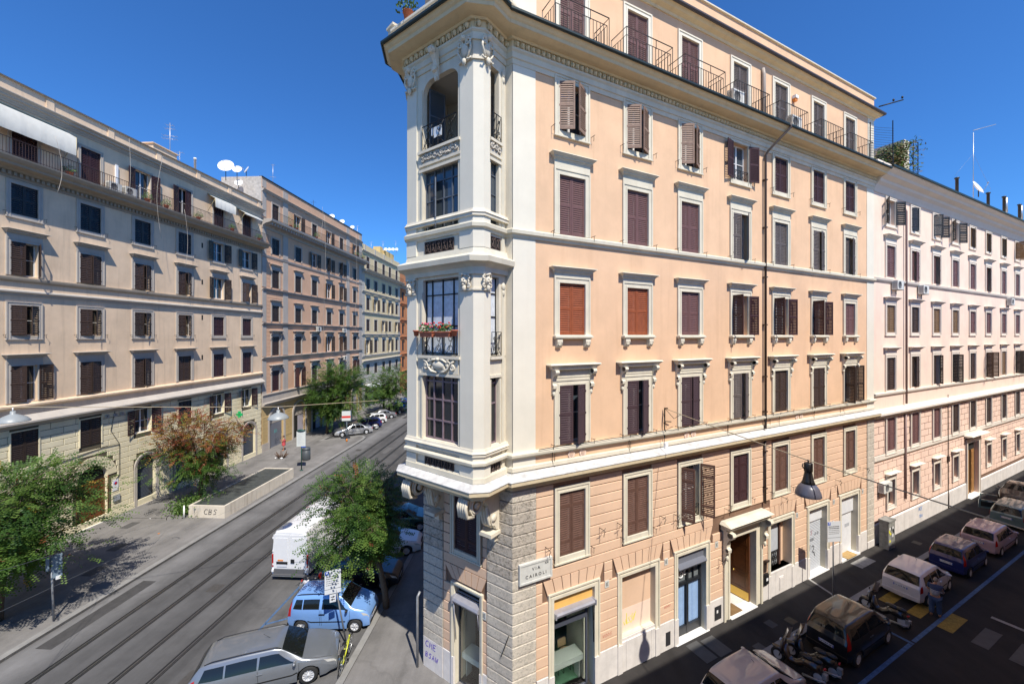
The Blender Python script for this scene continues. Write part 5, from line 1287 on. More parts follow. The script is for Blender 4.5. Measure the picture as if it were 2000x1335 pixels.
for i, (c, r, zs) in enumerate(arch_c[:6]):
    mb = MB()
    if i > 0:
        ro = r+.2
        for k in range(16):
            a0, a1 = math.pi*k/16, math.pi*(k+1)/16
            for (ra, rb, n) in ((r-.01, r+.1, .05),(r+.1, ro, .08)):
                P = [(c-ra*math.cos(a0),zs+ra*math.sin(a0)),(c-rb*math.cos(a0),zs+rb*math.sin(a0)),(c-rb*math.cos(a1),zs+rb*math.sin(a1)),(c-ra*math.cos(a1),zs+ra*math.sin(a1))]
                mb.add([(x,.0,z) for x,z in P]+[(x,-n,z) for x,z in P], [(4,5,6,7),(1,2,6,5),(3,0,4,7)])
        for s in (-1,1):
            x0, x1 = sorted((c+s*(r-.01), c+s*ro)); mb.fb(x0, x1, -.02, .07, 0, zs)
        put('door_surround', mb.mesh('door_surround', L1T), FL.at(0), b1)
        roller(FL, c-r, c+r, .15, zs-.05, -.28, ROLLD, b1, .1)
        mb = MB(); mb.fb(c-r, c+r, -.34, -.30, zs-.05, zs+r); mb.fb(c-r, c+r, -.3, -.26, zs-.08, zs-.03, 1); mb.fb(c-r,c+r,-.3,.1,0,.14,1); put('fanlight', mb.mesh('fanlight', [GLASS, L1T]), FL.at(0), b1)
    else:
        mb = MB(); mb.fb(c-r, c+r, -.34, -.30, 0, zs+r); put('dark_panel', mb.mesh('dark_panel', DARK), FL.at(0), b1)
        mb = MB()
        for s in (-1,1): mb.tube([(c+s*(r+.0),-.0,.1),(c+s*(r+.0),-.0,zs)], .03, 4)
        mb.fb(c-r,c+r,-.28,-.22,.1,zs-.15)
        for s in (-.5,.5):
            for z0,z1 in ((.55,1.3),(1.42,2.5),(2.6,zs-.3)):
                mb.fb(c+s*r-.32,c+s*r+.32,-.22,-.2,z0,z0+.05); mb.fb(c+s*r-.32,c+s*r+.32,-.22,-.2,z1-.05,z1); mb.fb(c+s*r-.32,c+s*r-.27,-.22,-.2,z0,z1); mb.fb(c+s*r+.27,c+s*r+.32,-.22,-.2,z0,z1)
        mb.fb(c-r,c+r,-.22,-.19,.1,.45,1)
        put('carriage_door', mb.mesh('carriage_door', [DOORW, BRASS]), FL.at(0), b1)
        mb = MB()
        for k in range(13):
            a0 = math.pi*(k+.5)/13; mb.tube([(c,.24,zs-.1),(c-(r-.02)*math.cos(a0),.24,zs-.1+(r)*math.sin(a0))], .012, 4)
        put('fan_grille', mb.mesh('fan_grille', IRON), FL.at(0), b1)
        mb = MB(); mb.fb(c-r-.1,c+r+.1,-.3,.12,0,.14); put('doorstep', mb.mesh('doorstep', MARB), FL.at(0), b1)
fm(b1, 'ledge', FL, T0, T1, [(-.05,7.62),(.08,7.62),(.12,7.74),(.3,7.8),(.34,7.86),(.46,7.9),(.46,8.0),(0,8.36),(-.05,8.36)], L1T)
fm(b1, 'sill_course', FL, T0, T1, [(-.05,8.36),(.02,8.36),(.02,8.72),(.10,8.78),(.2,8.86),(.2,8.96),(.14,9.0),(-.05,9.05)], L1W)
fm(b1, 'string_course', FL, T0, T1, [(-.05,15.32),(.05,15.32),(.08,15.42),(.2,15.5),(.2,15.58),(-.05,15.68)], L1T)
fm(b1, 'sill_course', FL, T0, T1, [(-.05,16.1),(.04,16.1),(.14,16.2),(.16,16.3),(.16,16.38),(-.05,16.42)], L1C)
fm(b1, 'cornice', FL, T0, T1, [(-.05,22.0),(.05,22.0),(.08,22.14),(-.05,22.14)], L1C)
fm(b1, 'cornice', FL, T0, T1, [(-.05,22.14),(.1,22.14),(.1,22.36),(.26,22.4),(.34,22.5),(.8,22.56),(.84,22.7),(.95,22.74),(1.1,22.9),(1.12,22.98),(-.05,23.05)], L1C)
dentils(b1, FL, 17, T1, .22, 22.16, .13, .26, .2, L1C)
mb = MB(); AD = [(c-.62,c+.62,23.2,25.5) for c in C1]; wall(mb, T0, T1, 23.05, 26.9, AD, -.0, .22); put('attic_wall', mb.mesh('attic_wall', L1W), FL.at(0), b1)
fm(b1, 'attic_cornice', FL, T0, T1, cornice_prof(26.72, .55, .5), L1T)
fm(b1, 'parapet', FL, T0, T1, [(-.2,26.7),(.0,26.7),(.0,27.6),(-.2,27.6)], L1W)
fm(b1, 'parapet_coping', FL, T0, T1, [(-.3,27.6),(.12,27.6),(.14,27.66),(-.3,27.7)], L1C)
for t in (19.5,23.08,26.64,30.25,34.0,37.68,41.9): mb = MB(); mb.fb(t-.2,t+.2,-.1,.06,26.72,27.598); put('parapet_pier', mb.mesh('parapet_pier', L1W), FL.at(0), b1)
s1 = {0:[('black',A_)]*7+[('black',(168,160)),('black',(168,165))], 1:[('umber',A_),('dark',A_),('dark',A_),('umber',(6,60)),('umber',(10,12)),('umber',(10,20)),('umber',(8,24)),('umber',(164,160)),('umber',(30,162))],
      2:[('umber',(12,18)),('dark',A_),('dark',A_),('umber',(14,30)),('umber',(12,30)),('dark',(10,22)),('umber',(8,26)),('maroon',A_),('maroon',A_)],
      3:[('umber',A_),('dark',A_),('dark',A_),('umber',(14,172)),('umber',(10,10)),('umber',(8,14)),('umber',A_),('maroon',A_),('maroon',A_)]}
CG = (CAS_W, GLASS)
for i, c in enumerate(C1):
    for r, (a, b) in enumerate(r1):
        s, an = s1[r][i]
        window(b1, FL, c, a, b, W1, L1T, s, an, 'full' if r in (0,2) else 'open', None if r in (0,2) else 'plain', None, CG, bw=.2, lazy=True, hooks=(r in (0,2)), hp=1.35)
    mz = {4:('dark',A_),5:('maroon',(168,164)),6:('dark',A_),7:('maroon',(165,165)),8:('maroon',(150,165)),3:('dark',A_)}.get(i, ('dark',A_))
    window(b1, FL, c, 5.6, 7.42, W1, L1B, mz[0], mz[1], 'open', None, None, CG, bw=.06, lazy=True, inset=0)
    at = {4:('maroon',A_),5:('maroon',(166,166)),6:('maroon',(168,4)),7:('maroon',A_),8:('maroon',A_)}.get(i, ('maroon',A_))
    window(b1, FL, c, 23.2, 25.5, 1.24, L1T, at[0], at[1], 'open', None, None, CG, bw=.14, lazy=True)
rail(b1, FL, 15, T1-.2, 1.0, 23.0, .95, RAILB)
awning(b1, FL, 18.9, 23.9, 26.0, 1.15, .8); awning(b1, FL, 35.0, 37.6, 26.0, .8, .75); awning(b1, FL, 38.7, 41.4, 25.8, .12, .8)
for t in (27.0,):
    mb = MB(); mb.fb(t-.08,t+.08,-.02,.1,23.2,25.2); put('flue_pipe', mb.mesh('flue_pipe', WHITE), FL.at(0), b1)
for t in (34.45,):
    for z in (20.9,17.6,14.4,10.8):
        mb = MB(); mb.fb(t-.08,t+.08,-.02,.004,z,z+.45); put('slit_vent', mb.mesh('slit_vent', DARK), FL.at(0), b1)
for t in (26.35,26.9,27.35):
    mb = MB(); mb.lathe([(.13,0),(.14,.1),(.09,.1),(.08,.0),(0,0)], (t,-.03,7.35), 10, 0, 'y'); put('vent_pipe', mb.mesh('vent_pipe', L1T), FL.at(0), b1)
mb = MB(); mb.tube([(26.9,-.05,7.7),(26.6,-.06,6.3),(27.2,-.06,5.2),(27.2,-.06,3.0),(26.95,-.06,2.75)], .018, 4); mb.tube([(22,-.06,5.0),(24,-.06,5.05),(26,-.06,5.25),(27.2,-.06,5.2)], .018, 4); put('cable', mb.mesh('cable', IRON), FL.at(0), b1)
mb = MB(); mb.fb(26.72,27.12,.04,.06,1.95,2.75); mb.lathe([(.12,0),(.12,.008),(0,.009)], (26.92,-.06,2.48), 14, 1, 'y'); mb.fb(26.85,26.99,.069,.073,2.4,2.56,2); thing('no_parking_sign', FL.at(0), 'white and blue no-parking sign on the yellow wall beside the brown carriage door', 'sign', None, mb.mesh('no_parking_sign', [WHITE, SIGNB, SIGNR]))
mb = MB(); mb.fb(26.75,27.2,.03,.12,1.2,1.62)
for k in range(3):
    for j in range(3): mb.fb(26.79+k*.135,26.89+k*.135,.12,.13,1.24+j*.12,1.33+j*.12,1)
thing('intercom_panel', FL.at(0), 'grey metal intercom panel below the no-parking sign', 'intercom', None, mb.mesh('intercom_panel', [GALV, ROLL]))
for t, z0, z1, sw in ((22.5,25.0,21.6,.35),(29.5,26.9,20.5,-.5),(31.4,23.4,18.6,.3),(26.9,27.0,23.2,.1)):
    mb = MB(); mb.tube([(t+sw*math.sin(k*.32), 1.0*-1 if False else -(1.12 if z0-(z0-z1)*k/9 < 23.05 else 1.1), z0-(z0-z1)*k/9) for k in range(10)], .012, 4); put('hanging_cable', mb.mesh('hanging_cable', L1T), FL.at(0), b1)
# things on its balcony and roof
k = 0
for t, n, lab in ((23.9,.3,'sprawling dry plant on the balcony at the end of the big grey awning'),(28.9,.45,'yellow-flowered plant on the balcony in front of the open white door'),(30.4,.5,'bright green plant hanging on the brown railing between two balcony doors'),(33.6,.4,'bushy balcony plant left of the small grey awning'),(37.4,.5,'plant in a pot at the right end of the small grey awning'),(41.2,.5,'green plant at the end of the beige building balcony')):
    k += 1; pot_plant(FL.at(t, n, 23.12), lab, .38, .5, k)
def ac_unit(M, lab, grp=None, w=.82):
    o = thing('air_conditioner', M, lab, 'air conditioner', grp)
    mb = MB(); mb.box(-w/2,w/2,-.34,-.04,0,.58); put('casing', mb.mesh('casing', ACW), M, o)
    mb = MB(); mb.lathe([(.22,.0),(.22,.012),(.2,.012),(.2,.002),(0,.002)], (-.12,-.34,.29), 16, 0, 'y')
    for q in range(6): mb.box(-.33,.1,-.356,-.35,.1+q*.075,.11+q*.075)
    for q in range(7): mb.box(-w/2-.01,-w/2,-.3,-.08,.08+q*.06,.1+q*.06)
    put('fan_grille', mb.mesh('fan_grille', simple_mat('ac_grille', (.12,.12,.12), .6) if 'ac_grille' not in MAT else MAT['ac_grille']), M, o)
    mb = MB()
    for x in (-w/2+.1,w/2-.1): mb.box(x-.02,x+.02,-.38,.02,-.04,-.002); mb.box(x-.02,x+.02,-.02,.02,-.3,-.04)
    put('bracket', mb.mesh('bracket', GALV), M, o); return o
ac_unit(FL.at(27.6,.2,23.2), 'white air conditioner on the beige building balcony beside the open white door')
ac_unit(FL.at(26.5,.2,23.15), 'low white air conditioner half hidden behind the brown balcony railing')
# ---------------------------------------------------------------- LEFT 2: salmon building with grey pilasters
b2 = thing('salmon_apartment_building', FL.at(42.3), 'salmon pink building with grey pilasters and deep roof balcony, second from the left', 'building')
T0, T1 = 42.3, 67.85; C2 = [44.65,49.1,52.85,56.75,60.5,65.1]; W2 = 1.32
r2 = [(22.3,24.15),(18.45,20.5),(14.6,16.42),(10.7,12.88),(6.62,8.97)]
H2 = [(c-W2/2,c+W2/2,a,b) for c in C2 for a,b in r2]
ar2 = [(44.9,1.3,3.3),(49.4,1.3,3.3),(53.6,1.3,3.3),(57.6,1.3,3.3),(61.2,1.2,3.3),(65.2,1.2,3.3)]
mb = MB(); wall(mb, T0, T1, 5.3, 25.6, H2, 0, .24); put('wall', mb.mesh('wall', L2W), FL.at(0), b2)
mb = MB(); wall(mb, T0, T1, 0, 5.3, [(c-r,c+r,.1,zs+r,1) for c,r,zs in ar2], 0, .3); put('base_wall', mb.mesh('base_wall', rough_mat('ochre_base_plaster', (.50,.36,.17), .1, 1, .9, 40, .2, .2)), FL.at(0), b2)
body(b2, FL, T0, T1, 29.3, L2W)
for t0, t1 in ((42.35,43.0),(46.0,46.95),(62.1,63.15),(66.7,67.8)):
    for z0, z1 in ((6.5,10.2),(10.7,14.1),(14.5,18.0),(18.4,21.7),(22.1,25.3),(26.2,28.9),(29.4,30.2)):
        mb = MB(); mb.fb(t0, t1, -.02, .07, z0, z1); put('pilaster', mb.mesh('pilaster', L2T), FL.at(0), b2)
holes2 = [(h[0]-.22,h[1]+.22,h[2]-.1,h[3]+.5) for h in H2]
for seg in ((43.05,45.95),(63.2,66.65)):
    ashlar(b2, FL, seg[0], seg[1], 6.5, 25.2, .43, 9, holes2, L2W, 60, 'course_block', pr=.025)
fm(b2, 'ledge', FL, T0, T1, cornice_prof(5.5, .5, .45), L2T); fm(b2, 'balustrade_band', FL, T0, T1, [(-.05,5.54),(.12,5.54),(.12,6.3),(.22,6.38),(.22,6.48),(-.05,6.5)], L2T)
for z in (10.6,14.42,18.25): fm(b2, 'string_course', FL, T0, T1, [(-.05,z-.26),(.06,z-.26),(.1,z-.15),(.22,z-.08),(.24,z),(-.05,z+.02)], L2T); 
dentils(b2, FL, T0, T1, .16, 18.0, .12, .24, .1, L2T); dentils(b2, FL, T0, T1, .16, 14.17, .12, .24, .1, L2T)
fm(b2, 'string_course', FL, T0, T1, [(-.05,21.8),(.08,21.8),(.12,22.0),(-.05,22.05)], L2T)
fm(b2, 'cornice', FL, T0, T1+.6, [(-.05,24.9),(.1,24.9),(.16,25.2),(.5,25.4),(.9,25.5),(1.15,25.62),(1.2,25.85),(-.05,25.9)], L2T)
mb = MB(); k = 0
for t in range(50): mb.fb(T0+.3+t*.5, T0+.45+t*.5, .1, 1.0, 25.26, 25.5)
o = put('modillion_band', mb.mesh('modillion_band', L2T), FL.at(0), b2); o['kind'] = 'stuff'
mb = MB(); wall(mb, T0, T1, 25.85, 29.3, [(c-.62,c+.62,26.1,28.1) for c in C2], 0, .22); put('attic_wall', mb.mesh('attic_wall', L2W), FL.at(0), b2)
fm(b2, 'attic_cornice', FL, T0, T1, cornice_prof(29.2, .35, .3), L2T); fm(b2, 'parapet', FL, T0, T1, [(-.2,29.2),(.02,29.2),(.02,30.45),(-.2,30.45)], L2W); fm(b2, 'parapet_coping', FL, T0, T1, [(-.26,30.45),(.1,30.45),(.1,30.55),(-.26,30.55)], IRON)
rail(b2, FL, T0+.3, T1, 1.05, 25.9, .95, IRON, .2)
mb = MB(); mb.fb(T0-.01, T0+.3, -4.6, -.001, 26, 30.5); put('side_wall', mb.mesh('side_wall', simple_mat('grey_roof_wall', (.42,.40,.37), .9, var=.2)), FL.at(0), b2)
s2 = ['black','dark','dark','umber','maroon']
rnd = random.Random(4)
for i, c in enumerate(C2):
    for r, (a, b) in enumerate(r2):
        an = A_
        if (i,r) in ((1,4),(3,3),(4,3),(3,1),(4,1),(2,0),(4,0),(3,0),(5,4)): an = (rnd.choice((100,165)), 165)
        window(b2, FL, c, a, b, W2, L2T, s2[r], an, 'open', {0:None,1:'plain',2:'plain',3:'rich',4:'rich'}[r], None, CG, bw=.16, lazy=True)
    window(b2, FL, c, 26.1, 28.1, 1.2, L2T, 'umber', (165,165) if i in (1,3,5) else A_, 'open', None, None, CG, bw=.14, lazy=True)
for i, (c, r, zs) in enumerate(ar2):
    mb = MB(); ro = r+.25
    for k in range(16):
        a0, a1 = math.pi*k/16, math.pi*(k+1)/16
        P = [(c-r*math.cos(a0),zs+r*math.sin(a0)),(c-ro*math.cos(a0),zs+ro*math.sin(a0)),(c-ro*math.cos(a1),zs+ro*math.sin(a1)),(c-r*math.cos(a1),zs+r*math.sin(a1))]
        mb.add([(x,.0,z) for x,z in P]+[(x,-.09,z) for x,z in P], [(4,5,6,7),(1,2,6,5),(3,0,4,7)])
    for s in (-1,1): x0, x1 = sorted((c+s*(r-.01), c+s*ro)); mb.fb(x0, x1, -.02, .09, 0, zs)
    put('door_surround', mb.mesh('door_surround', L2T), FL.at(0), b2)
    if i == 0: roller(FL, c-r, c+r, .15, zs-.4, -.28, MAT['slate_panel'], b2, .1)
    else: mb = MB(); mb.fb(c-r,c+r,-.34,-.3,0,zs-.4); mb.fb(c+.1,c+r,-.3,-.26,.2,zs-.5,1); put('shop_front', mb.mesh('shop_front', [DARK, simple_mat('pale_mauve_panel', (.4,.37,.42), .6) if 'pale_mauve_panel' not in MAT else MAT['pale_mauve_panel']]), FL.at(0), b2)
    mb = MB(); mb.fb(c-r,c+r,-.34,-.26,zs-.4,zs+r); put('tympanum', mb.mesh('tympanum', L2T), FL.at(0), b2)
tag_(FL, .26, 44.2, .9, 'OCIRO', .32, INK, b2, r=.02); tag_(FL, .26, 44.1, 1.9, 'RI', .35, TEAL, b2, r=.03); scrawl(FL, .26, 44.3, 1.4, 1., [[(0,0),(.1,.7),(.5,.9),(.5,.4),(.9,.8),(1.2,.1)]], INK, par=b2, r=.02)
fm(b2, 'plinth', FL, T0, 43.5, [(-.02,0),(.08,0),(.08,1.0),(-.02,1.0)], L2T)
ashlar(b2, FL, 46.55, 47.8, 1.0, 5.0, .4, 5, [], MAT['ochre_base_plaster'], 20, 'course_block'); ashlar(b2, FL, 50.95, 52.1, 1.0, 5.0, .4, 5, [], MAT['ochre_base_plaster'], 20, 'course_block'); ashlar(b2, FL, 42.35, 43.3, 1.0, 4.0, .4, 5, [], MAT['ochre_base_plaster'], 20, 'course_block')
for j, (t, z, lab) in enumerate(((53.2,14.1,'air conditioner on the salmon building under its third string course'),(60.6,14.0,'air conditioner on the salmon building further right under the same course'),(60.8,9.75,'air conditioner on the salmon building just above the treetop'))): ac_unit(FL.at(t,.25,z-.5), lab)
for j, (t, lab) in enumerate(((46.3,'tall climbing plant on the salmon building balcony'),(47.6,'low yellow-green planter on the salmon building balcony'),(52.0,'round bush on the salmon building balcony left of the third door'),(64.0,'dark planter at the right end of the salmon building balcony'),(66.3,'trailing plant at the corner of the salmon building balcony'))): pot_plant(FL.at(t,.8,25.9), lab, .5, .6 if j else 1.6, j+20)
for t, z0, z1 in ((53.2,29.5,11.5),(52.6,30.4,26.0),(62.9,29.2,13.0),(60.4,24.5,20.0)):
    mb = MB(); mb.tube([(t+.25*math.sin(k*.5), -1.25, z0-(z0-z1)*k/11) for k in range(12)], .014, 4); put('hanging_cable', mb.mesh('hanging_cable', L1T), FL.at(0), b2)
# ---------------------------------------------------------------- LEFT 3: pale yellow, LEFT 4: orange
b3 = thing('pale_yellow_apartment_building', FL.at(67.87), 'pale yellow building with grey banded base far down the avenue', 'building')
T0, T1 = 67.87, 87.6; C3 = [70.4,73.95,77.9,81.35,85.4]; W3 = 1.5
r3 = [(21.3,23.2),(17.6,19.75),(13.8,15.9),(9.8,12.2)]
H3 = [(c-W3/2,c+W3/2,a,b) for c in C3 for a,b in r3]; H3b = [(c-W3/2,c+W3/2,5.95,7.87) for c in C3]
mb = MB(); wall(mb, T0, T1, 8.4, 24.3, H3, 0, .24); put('wall', mb.mesh('wall', L3W), FL.at(0), b3)
mb = MB(); wall(mb, T0, T1, 0, 8.4, H3b+[(c-1.1,c+1.1,.1,4.0,1) for c in C3], 0, .3); put('base_wall', mb.mesh('base_wall', L3T), FL.at(0), b3)
body(b3, FL, T0, T1, 28.2, L3W)
ashlar(b3, FL, T0+.1, T1, 4.9, 8.2, .42, 30, [(h[0]-.05,h[1]+.05,h[2],h[3]) for h in H3b], L3T, 60, 'course_block'); ashlar(b3, FL, T0+.02, T0+1.2, 8.9, 24, .5, 9, [], L3T, 40, 'quoin_block'); ashlar(b3, FL, T1-1, T1, 8.9, 24, .5, 9, [], L3T, 40, 'quoin_block')
for z, p in ((8.6,.5),(13.3,.22),(17.2,.22),(20.9,.22),(9.5,.2)): fm(b3, 'string_course', FL, T0, T1, cornice_prof(z, p, .3 if p < .3 else .45), L3T)
fm(b3, 'cornice', FL, T0, T1+.5, cornice_prof(24.6, 1.1, .8), L3T); rail(b3, FL, T0+.2, T1, .85, 24.65, .9, IRON, .25)
mb = MB(); wall(mb, T0, T1, 24.5, 28.2, [(c-.7,c+.7,24.75,27.1) for c in C3], 0, .22); put('attic_wall', mb.mesh('attic_wall', L3W), FL.at(0), b3)
fm(b3, 'attic_cornice', FL, T0, T1, cornice_prof(28.0, .3, .25), L3T); fm(b3, 'parapet', FL, T0, T1, [(-.2,28.0),(.02,28.0),(.02,29.1),(-.2,29.1)], L3W)
for t in range(5): mb = MB(); mb.fb(69+t*4.4,69.5+t*4.4,-.1,.08,28.05,29.15); put('parapet_pier', mb.mesh('parapet_pier', L3T), FL.at(0), b3)
for i, c in enumerate(C3):
    for r, (a, b) in enumerate(r3):
        window(b3, FL, c, a, b, W3, L3T, ['black','umber','umber','umber'][r], (165,165) if (i*3+r*2) % 5 < 2 and r else A_, 'open', [None,'plain',None,'plain'][r], None, CG, bw=.14, lazy=True)
    window(b3, FL, c, 5.95, 7.87, W3, L3T, 'umber', A_, 'open', None, None, CG, bw=.1, lazy=True); window(b3, FL, c, 24.75, 27.1, 1.4, L3T, 'umber', A_, 'open', None, None, CG, bw=.12, lazy=True)
    mb = MB(); mb.fb(c-1.1,c+1.1,-.34,-.3,0,4); put('shop_front', mb.mesh('shop_front', DARK), FL.at(0), b3)
awning(b3, FL, 72.3, 75.6, 4.4, .3, 1.4, WHITE); awning(b3, FL, 69.0, 71.6, 4.3, .3, 1.2, WHITE)
mb = MB(); mb.fb(84,89.4,-6,-2,28.2,31.3); mb.fb(82.6,84,-4,-2.5,28.2,31.8); put('roof_block', mb.mesh('roof_block', rough_mat('ochre_roof_block', (.62,.46,.20), .1)), FL.at(0), b3)
b4 = thing('orange_apartment_building', FL.at(87.62), 'orange building at the far end of the avenue beside the bay tower', 'building')
T0, T1 = 87.62, 104; C4 = [89.6,93.2,96.8,100.4]
H4 = [(c-.75,c+.75,a,a+2) for c in C4 for a in (5.8,9.6,13.4,17.2,20.9)]
mb = MB(); wall(mb, T0, T1, 0, 24.3, H4, 0, .24); put('wall', mb.mesh('wall', L4W), FL.at(0), b4); body(b4, FL, T0, T1, 28.0, L4W)
for z in (5.0,8.9,12.8,16.6,20.3): fm(b4, 'string_course', FL, T0, T1, cornice_prof(z, .25, .3), L4W)
fm(b4, 'cornice', FL, T0, T1, cornice_prof(24.4, .8, .7), L3T); mb = MB(); mb.fb(T0,T1,-.2,0,24.3,28); put('attic_wall', mb.mesh('attic_wall', L4W), FL.at(0), b4)
for c in C4:
    for a in (5.8,9.6,13.4,17.2,20.9): window(b4, FL, c, a, a+2, 1.5, L4W, 'umber', A_, 'open', 'plain', None, CG, bw=.14, lazy=True)
for q, (t0, t1, zt, m, nm, lab) in enumerate(((104.05,130,26,L3W,'far_building','pale building in the distance behind the street trees'),(130.05,170,28,L1W,'far_building','beige building in the far distance of the avenue'))):
    bq = thing(nm, FL.at(t0), lab, 'building', 'buildings at the far end of the avenue')
    cs = [t0+2+3.6*k for k in range(int((t1-t0-2)/3.6))]
    mb = MB(); wall(mb, t0, t1, 0, zt-2, [(c-.7,c+.7,a,a+2) for c in cs for a in (5.8,9.6,13.4,17.2,20.9)], 0, .24); put('wall', mb.mesh('wall', m), FL.at(0), bq); body(bq, FL, t0, t1, zt, m)
    fm(bq, 'cornice', FL, t0, t1, cornice_prof(zt-1.6, .8, .7), L3T)
    for c in cs:
        for a in (5.8,9.6,13.4,17.2,20.9):
            mb2 = cached('farwin', lambda: (lambda m_: (m_.fb(-.7,.7,-.24,-.2,0,2), m_.mesh('window', SH['umber']))[1])(MB())); put('window', mb2, FL.at(c,0,a), bq)

# ---------------------------------------------------------------- RIGHT 2: pale pink building
b5 = thing('pale_pink_apartment_building', FR.at(25.02), 'pale pink building with white trim and ashlar base right of the corner building', 'building')
T0, T1 = 25.02, 72; C5 = [27.28,30.92,34.55,38.1,41.75,45.45,49.4,53.3,57.2,61.1,65.0,68.9]; W5 = 1.22
r5 = [(20.12,21.66),(16.75,18.75),(13.2,14.95),(9.5,11.6)]
H5 = [(c-W5/2,c+W5/2,a,b) for c in C5 for a,b in r5]
H5b = [(c-W5/2,c+W5/2,5.63,7.75) for c in C5]+[(c-.5,c+.5,2.12,3.78) for c in C5 if abs(c-41.75) > 1]+[(40.6,43.05,.1,4.45)]
mb = MB(); wall(mb, T0, T1, 8.0, 22.6, H5, -.02, .24); put('wall', mb.mesh('wall', R2W), FR.at(0), b5)
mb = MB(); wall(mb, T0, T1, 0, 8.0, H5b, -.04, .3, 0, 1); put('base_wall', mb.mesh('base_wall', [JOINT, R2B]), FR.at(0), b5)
body(b5, FR, T0, T1, 23.6, R2W, 11)
pad = [(h[0]-.2,h[1]+.2,h[2]-.2,h[3]+.24) for h in H5b[:-1]]+[(40.2,43.45,-1,4.9)]
fm(b5, 'plinth', FR, T0, 40.3, [(-.06,0),(.03,0),(.03,1.28),(-.06,1.36)], PLIN); fm(b5, 'plinth', FR, 43.4, T1, [(-.06,0),(.03,0),(.03,1.1),(-.06,1.16)], PLIN)
ashlar(b5, FR, T0+.02, T1, 1.46, 5.1, .435, 1.25, pad, R2B, 150, gap=.035, pr=-.0)
ashlar(b5, FR, T0+.02, T1, 5.56, 7.8, .44, 1.25, pad, R2B, 135, gap=.035, pr=-.0)
fm(b5, 'string_course', FR, T0, T1, [(-.08,5.16),(.0,5.16),(.03,5.22),(.03,5.5),(-.08,5.52)], R2T)
fm(b5, 'ledge', FR, T0, T1, [(-.08,7.8),(.04,7.8),(.08,7.9),(.28,8.0),(.34,8.08),(.34,8.2),(0,8.4),(-.08,8.4)], R2T)
fm(b5, 'string_course', FR, T0, T1, [(-.08,9.2),(.02,9.2),(.1,9.28),(.12,9.4),(-.08,9.42)], R2T)
fm(b5, 'string_course', FR, T0, T1, [(-.08,16.36),(.02,16.36),(.1,16.46),(.13,16.58),(-.08,16.62)], R2T)
fm(b5, 'cornice', FR, T0, T1, [(-.08,21.9),(.02,21.9),(.06,22.1),(.14,22.3),(.3,22.45),(.34,22.6),(.6,22.75),(.64,22.9),(.84,23.05),(.86,23.18),(-.08,23.3)], R2T)
fm(b5, 'gutter', FR, T0, T1, [(.84,23.12),(.95,23.1),(.97,23.2),(.92,23.24),(.84,23.2)], GUT)
fm(b5, 'roof_edge', FR, T0, T1, [(-.6,23.3),(.5,23.3),(.5,23.5),(.2,23.56),(.2,23.8),(-.6,23.85)], R2T)
s5 = [[('black',(150,150)),('black',(20,0)),('black',(40,150)),('black',(150,150)),('ochre',(0,12)),('ochre',(0,12)),('ochre',(0,14)),('ochre',(110,150))],
      [('violet',A_),('violet',(0,6)),('violet',(0,16)),('violet',A_),('violet',A_),('violet',(0,12)),('violet',A_),('violet',A_)],
      [('ochre',A_),('umber',A_),('ochre',A_),('ochre',A_),('violet',A_),('violet',A_),('violet',A_),('violet',A_)],
      [('umber',A_),('umber',(0,5)),('umber',(0,30)),('black',(90,10)),('umber',A_),('umber',(130,150)),('ochre',A_),('black',(120,100))]]
for i, c in enumerate(C5):
    for r, (a, b) in enumerate(r5):
        s, an = s5[r][i] if i < 8 else (('violet','umber')[i%2], A_)
        window(b5, FR, c, a, b, W5, R2T, s, an, 'full' if r in (0,2) else 'open', None if r == 0 else 'plain' if r != 2 else 'small', None, CG, bw=.17, lazy=True, n=-.02)
    window(b5, FR, c, 5.63, 7.75, W5, R2T, 'violet' if i < 3 else 'umber', A_, 'full', None, None, CG, bw=.17, lazy=True, n=-.01)
    if abs(c-41.75) > 1: window(b5, FR, c, 2.12, 3.78, 1.0, R2T, 'tan', A_, 'full', 'small', None, (SH['grey'], GLASSB), bw=.17, lazy=True, n=-.0, shut=False)
door_trim(FR, 40.6, 43.05, 0, 4.45, R2T, .3, b5)
mb = MB(); mb.frus(40.0,43.65,.2,4.95,39.95,43.7,.45,5.1); mb.frus(39.9,43.75,.5,5.1,40,43.6,.4,5.2); put('portal_cornice', mb.mesh('portal_cornice', R2T), FR.at(0), b5)
LW = rough_mat('light_oak_door', (.33,.17,.06), .2, 4, .5, 40, .1, .2)
mb = MB(); mb.fb(40.6,41.9,-.3,-.22,.15,3.7); mb.fb(41.9,43.05,-.5,-.45,0,3.7,1); mb.fb(42.3,43.0,-.3,-.22,.15,3.7); mb.fb(40.6,43.05,-.32,-.24,3.7,4.45,1)
for x in (40.75,42.4):
    for z0, z1 in ((.4,1.2),(1.35,2.5),(2.65,3.5)): mb.fb(x,x+.5,-.22,-.2,z0,z1)
put('carriage_door', mb.mesh('carriage_door', [LW, DARK]), FR.at(0), b5)
mb = MB(); mb.fb(40.5,43.15,-.3,.25,0,.14); put('doorstep', mb.mesh('doorstep', MARB), FR.at(0), b5)
mb = MB(); mb.tube([(29.25,-.02,21.5),(29.25,-.12,21.2),(29.25,-.12,8.5)], .06, 7); mb.tube([(29.25,-.08,7.8),(29.25,-.08,2.2)], .06, 7); put('downpipe', mb.mesh('downpipe', simple_mat('pink_brown_pipe', (.20,.13,.12), .5)), FR.at(0), b5)
mb = MB(); mb.tube([(36.6,-.03,8.6),(36.55,-.05,7.0),(36.6,-.05,1.2)], .025, 5); mb.fb(36.45,36.72,.0,.1,3.6,4.0); mb.tube([(36.6,-.06,1.2),(36.6,-.06,0)], .04, 5); put('cable', mb.mesh('cable', PIPE), FR.at(0), b5)
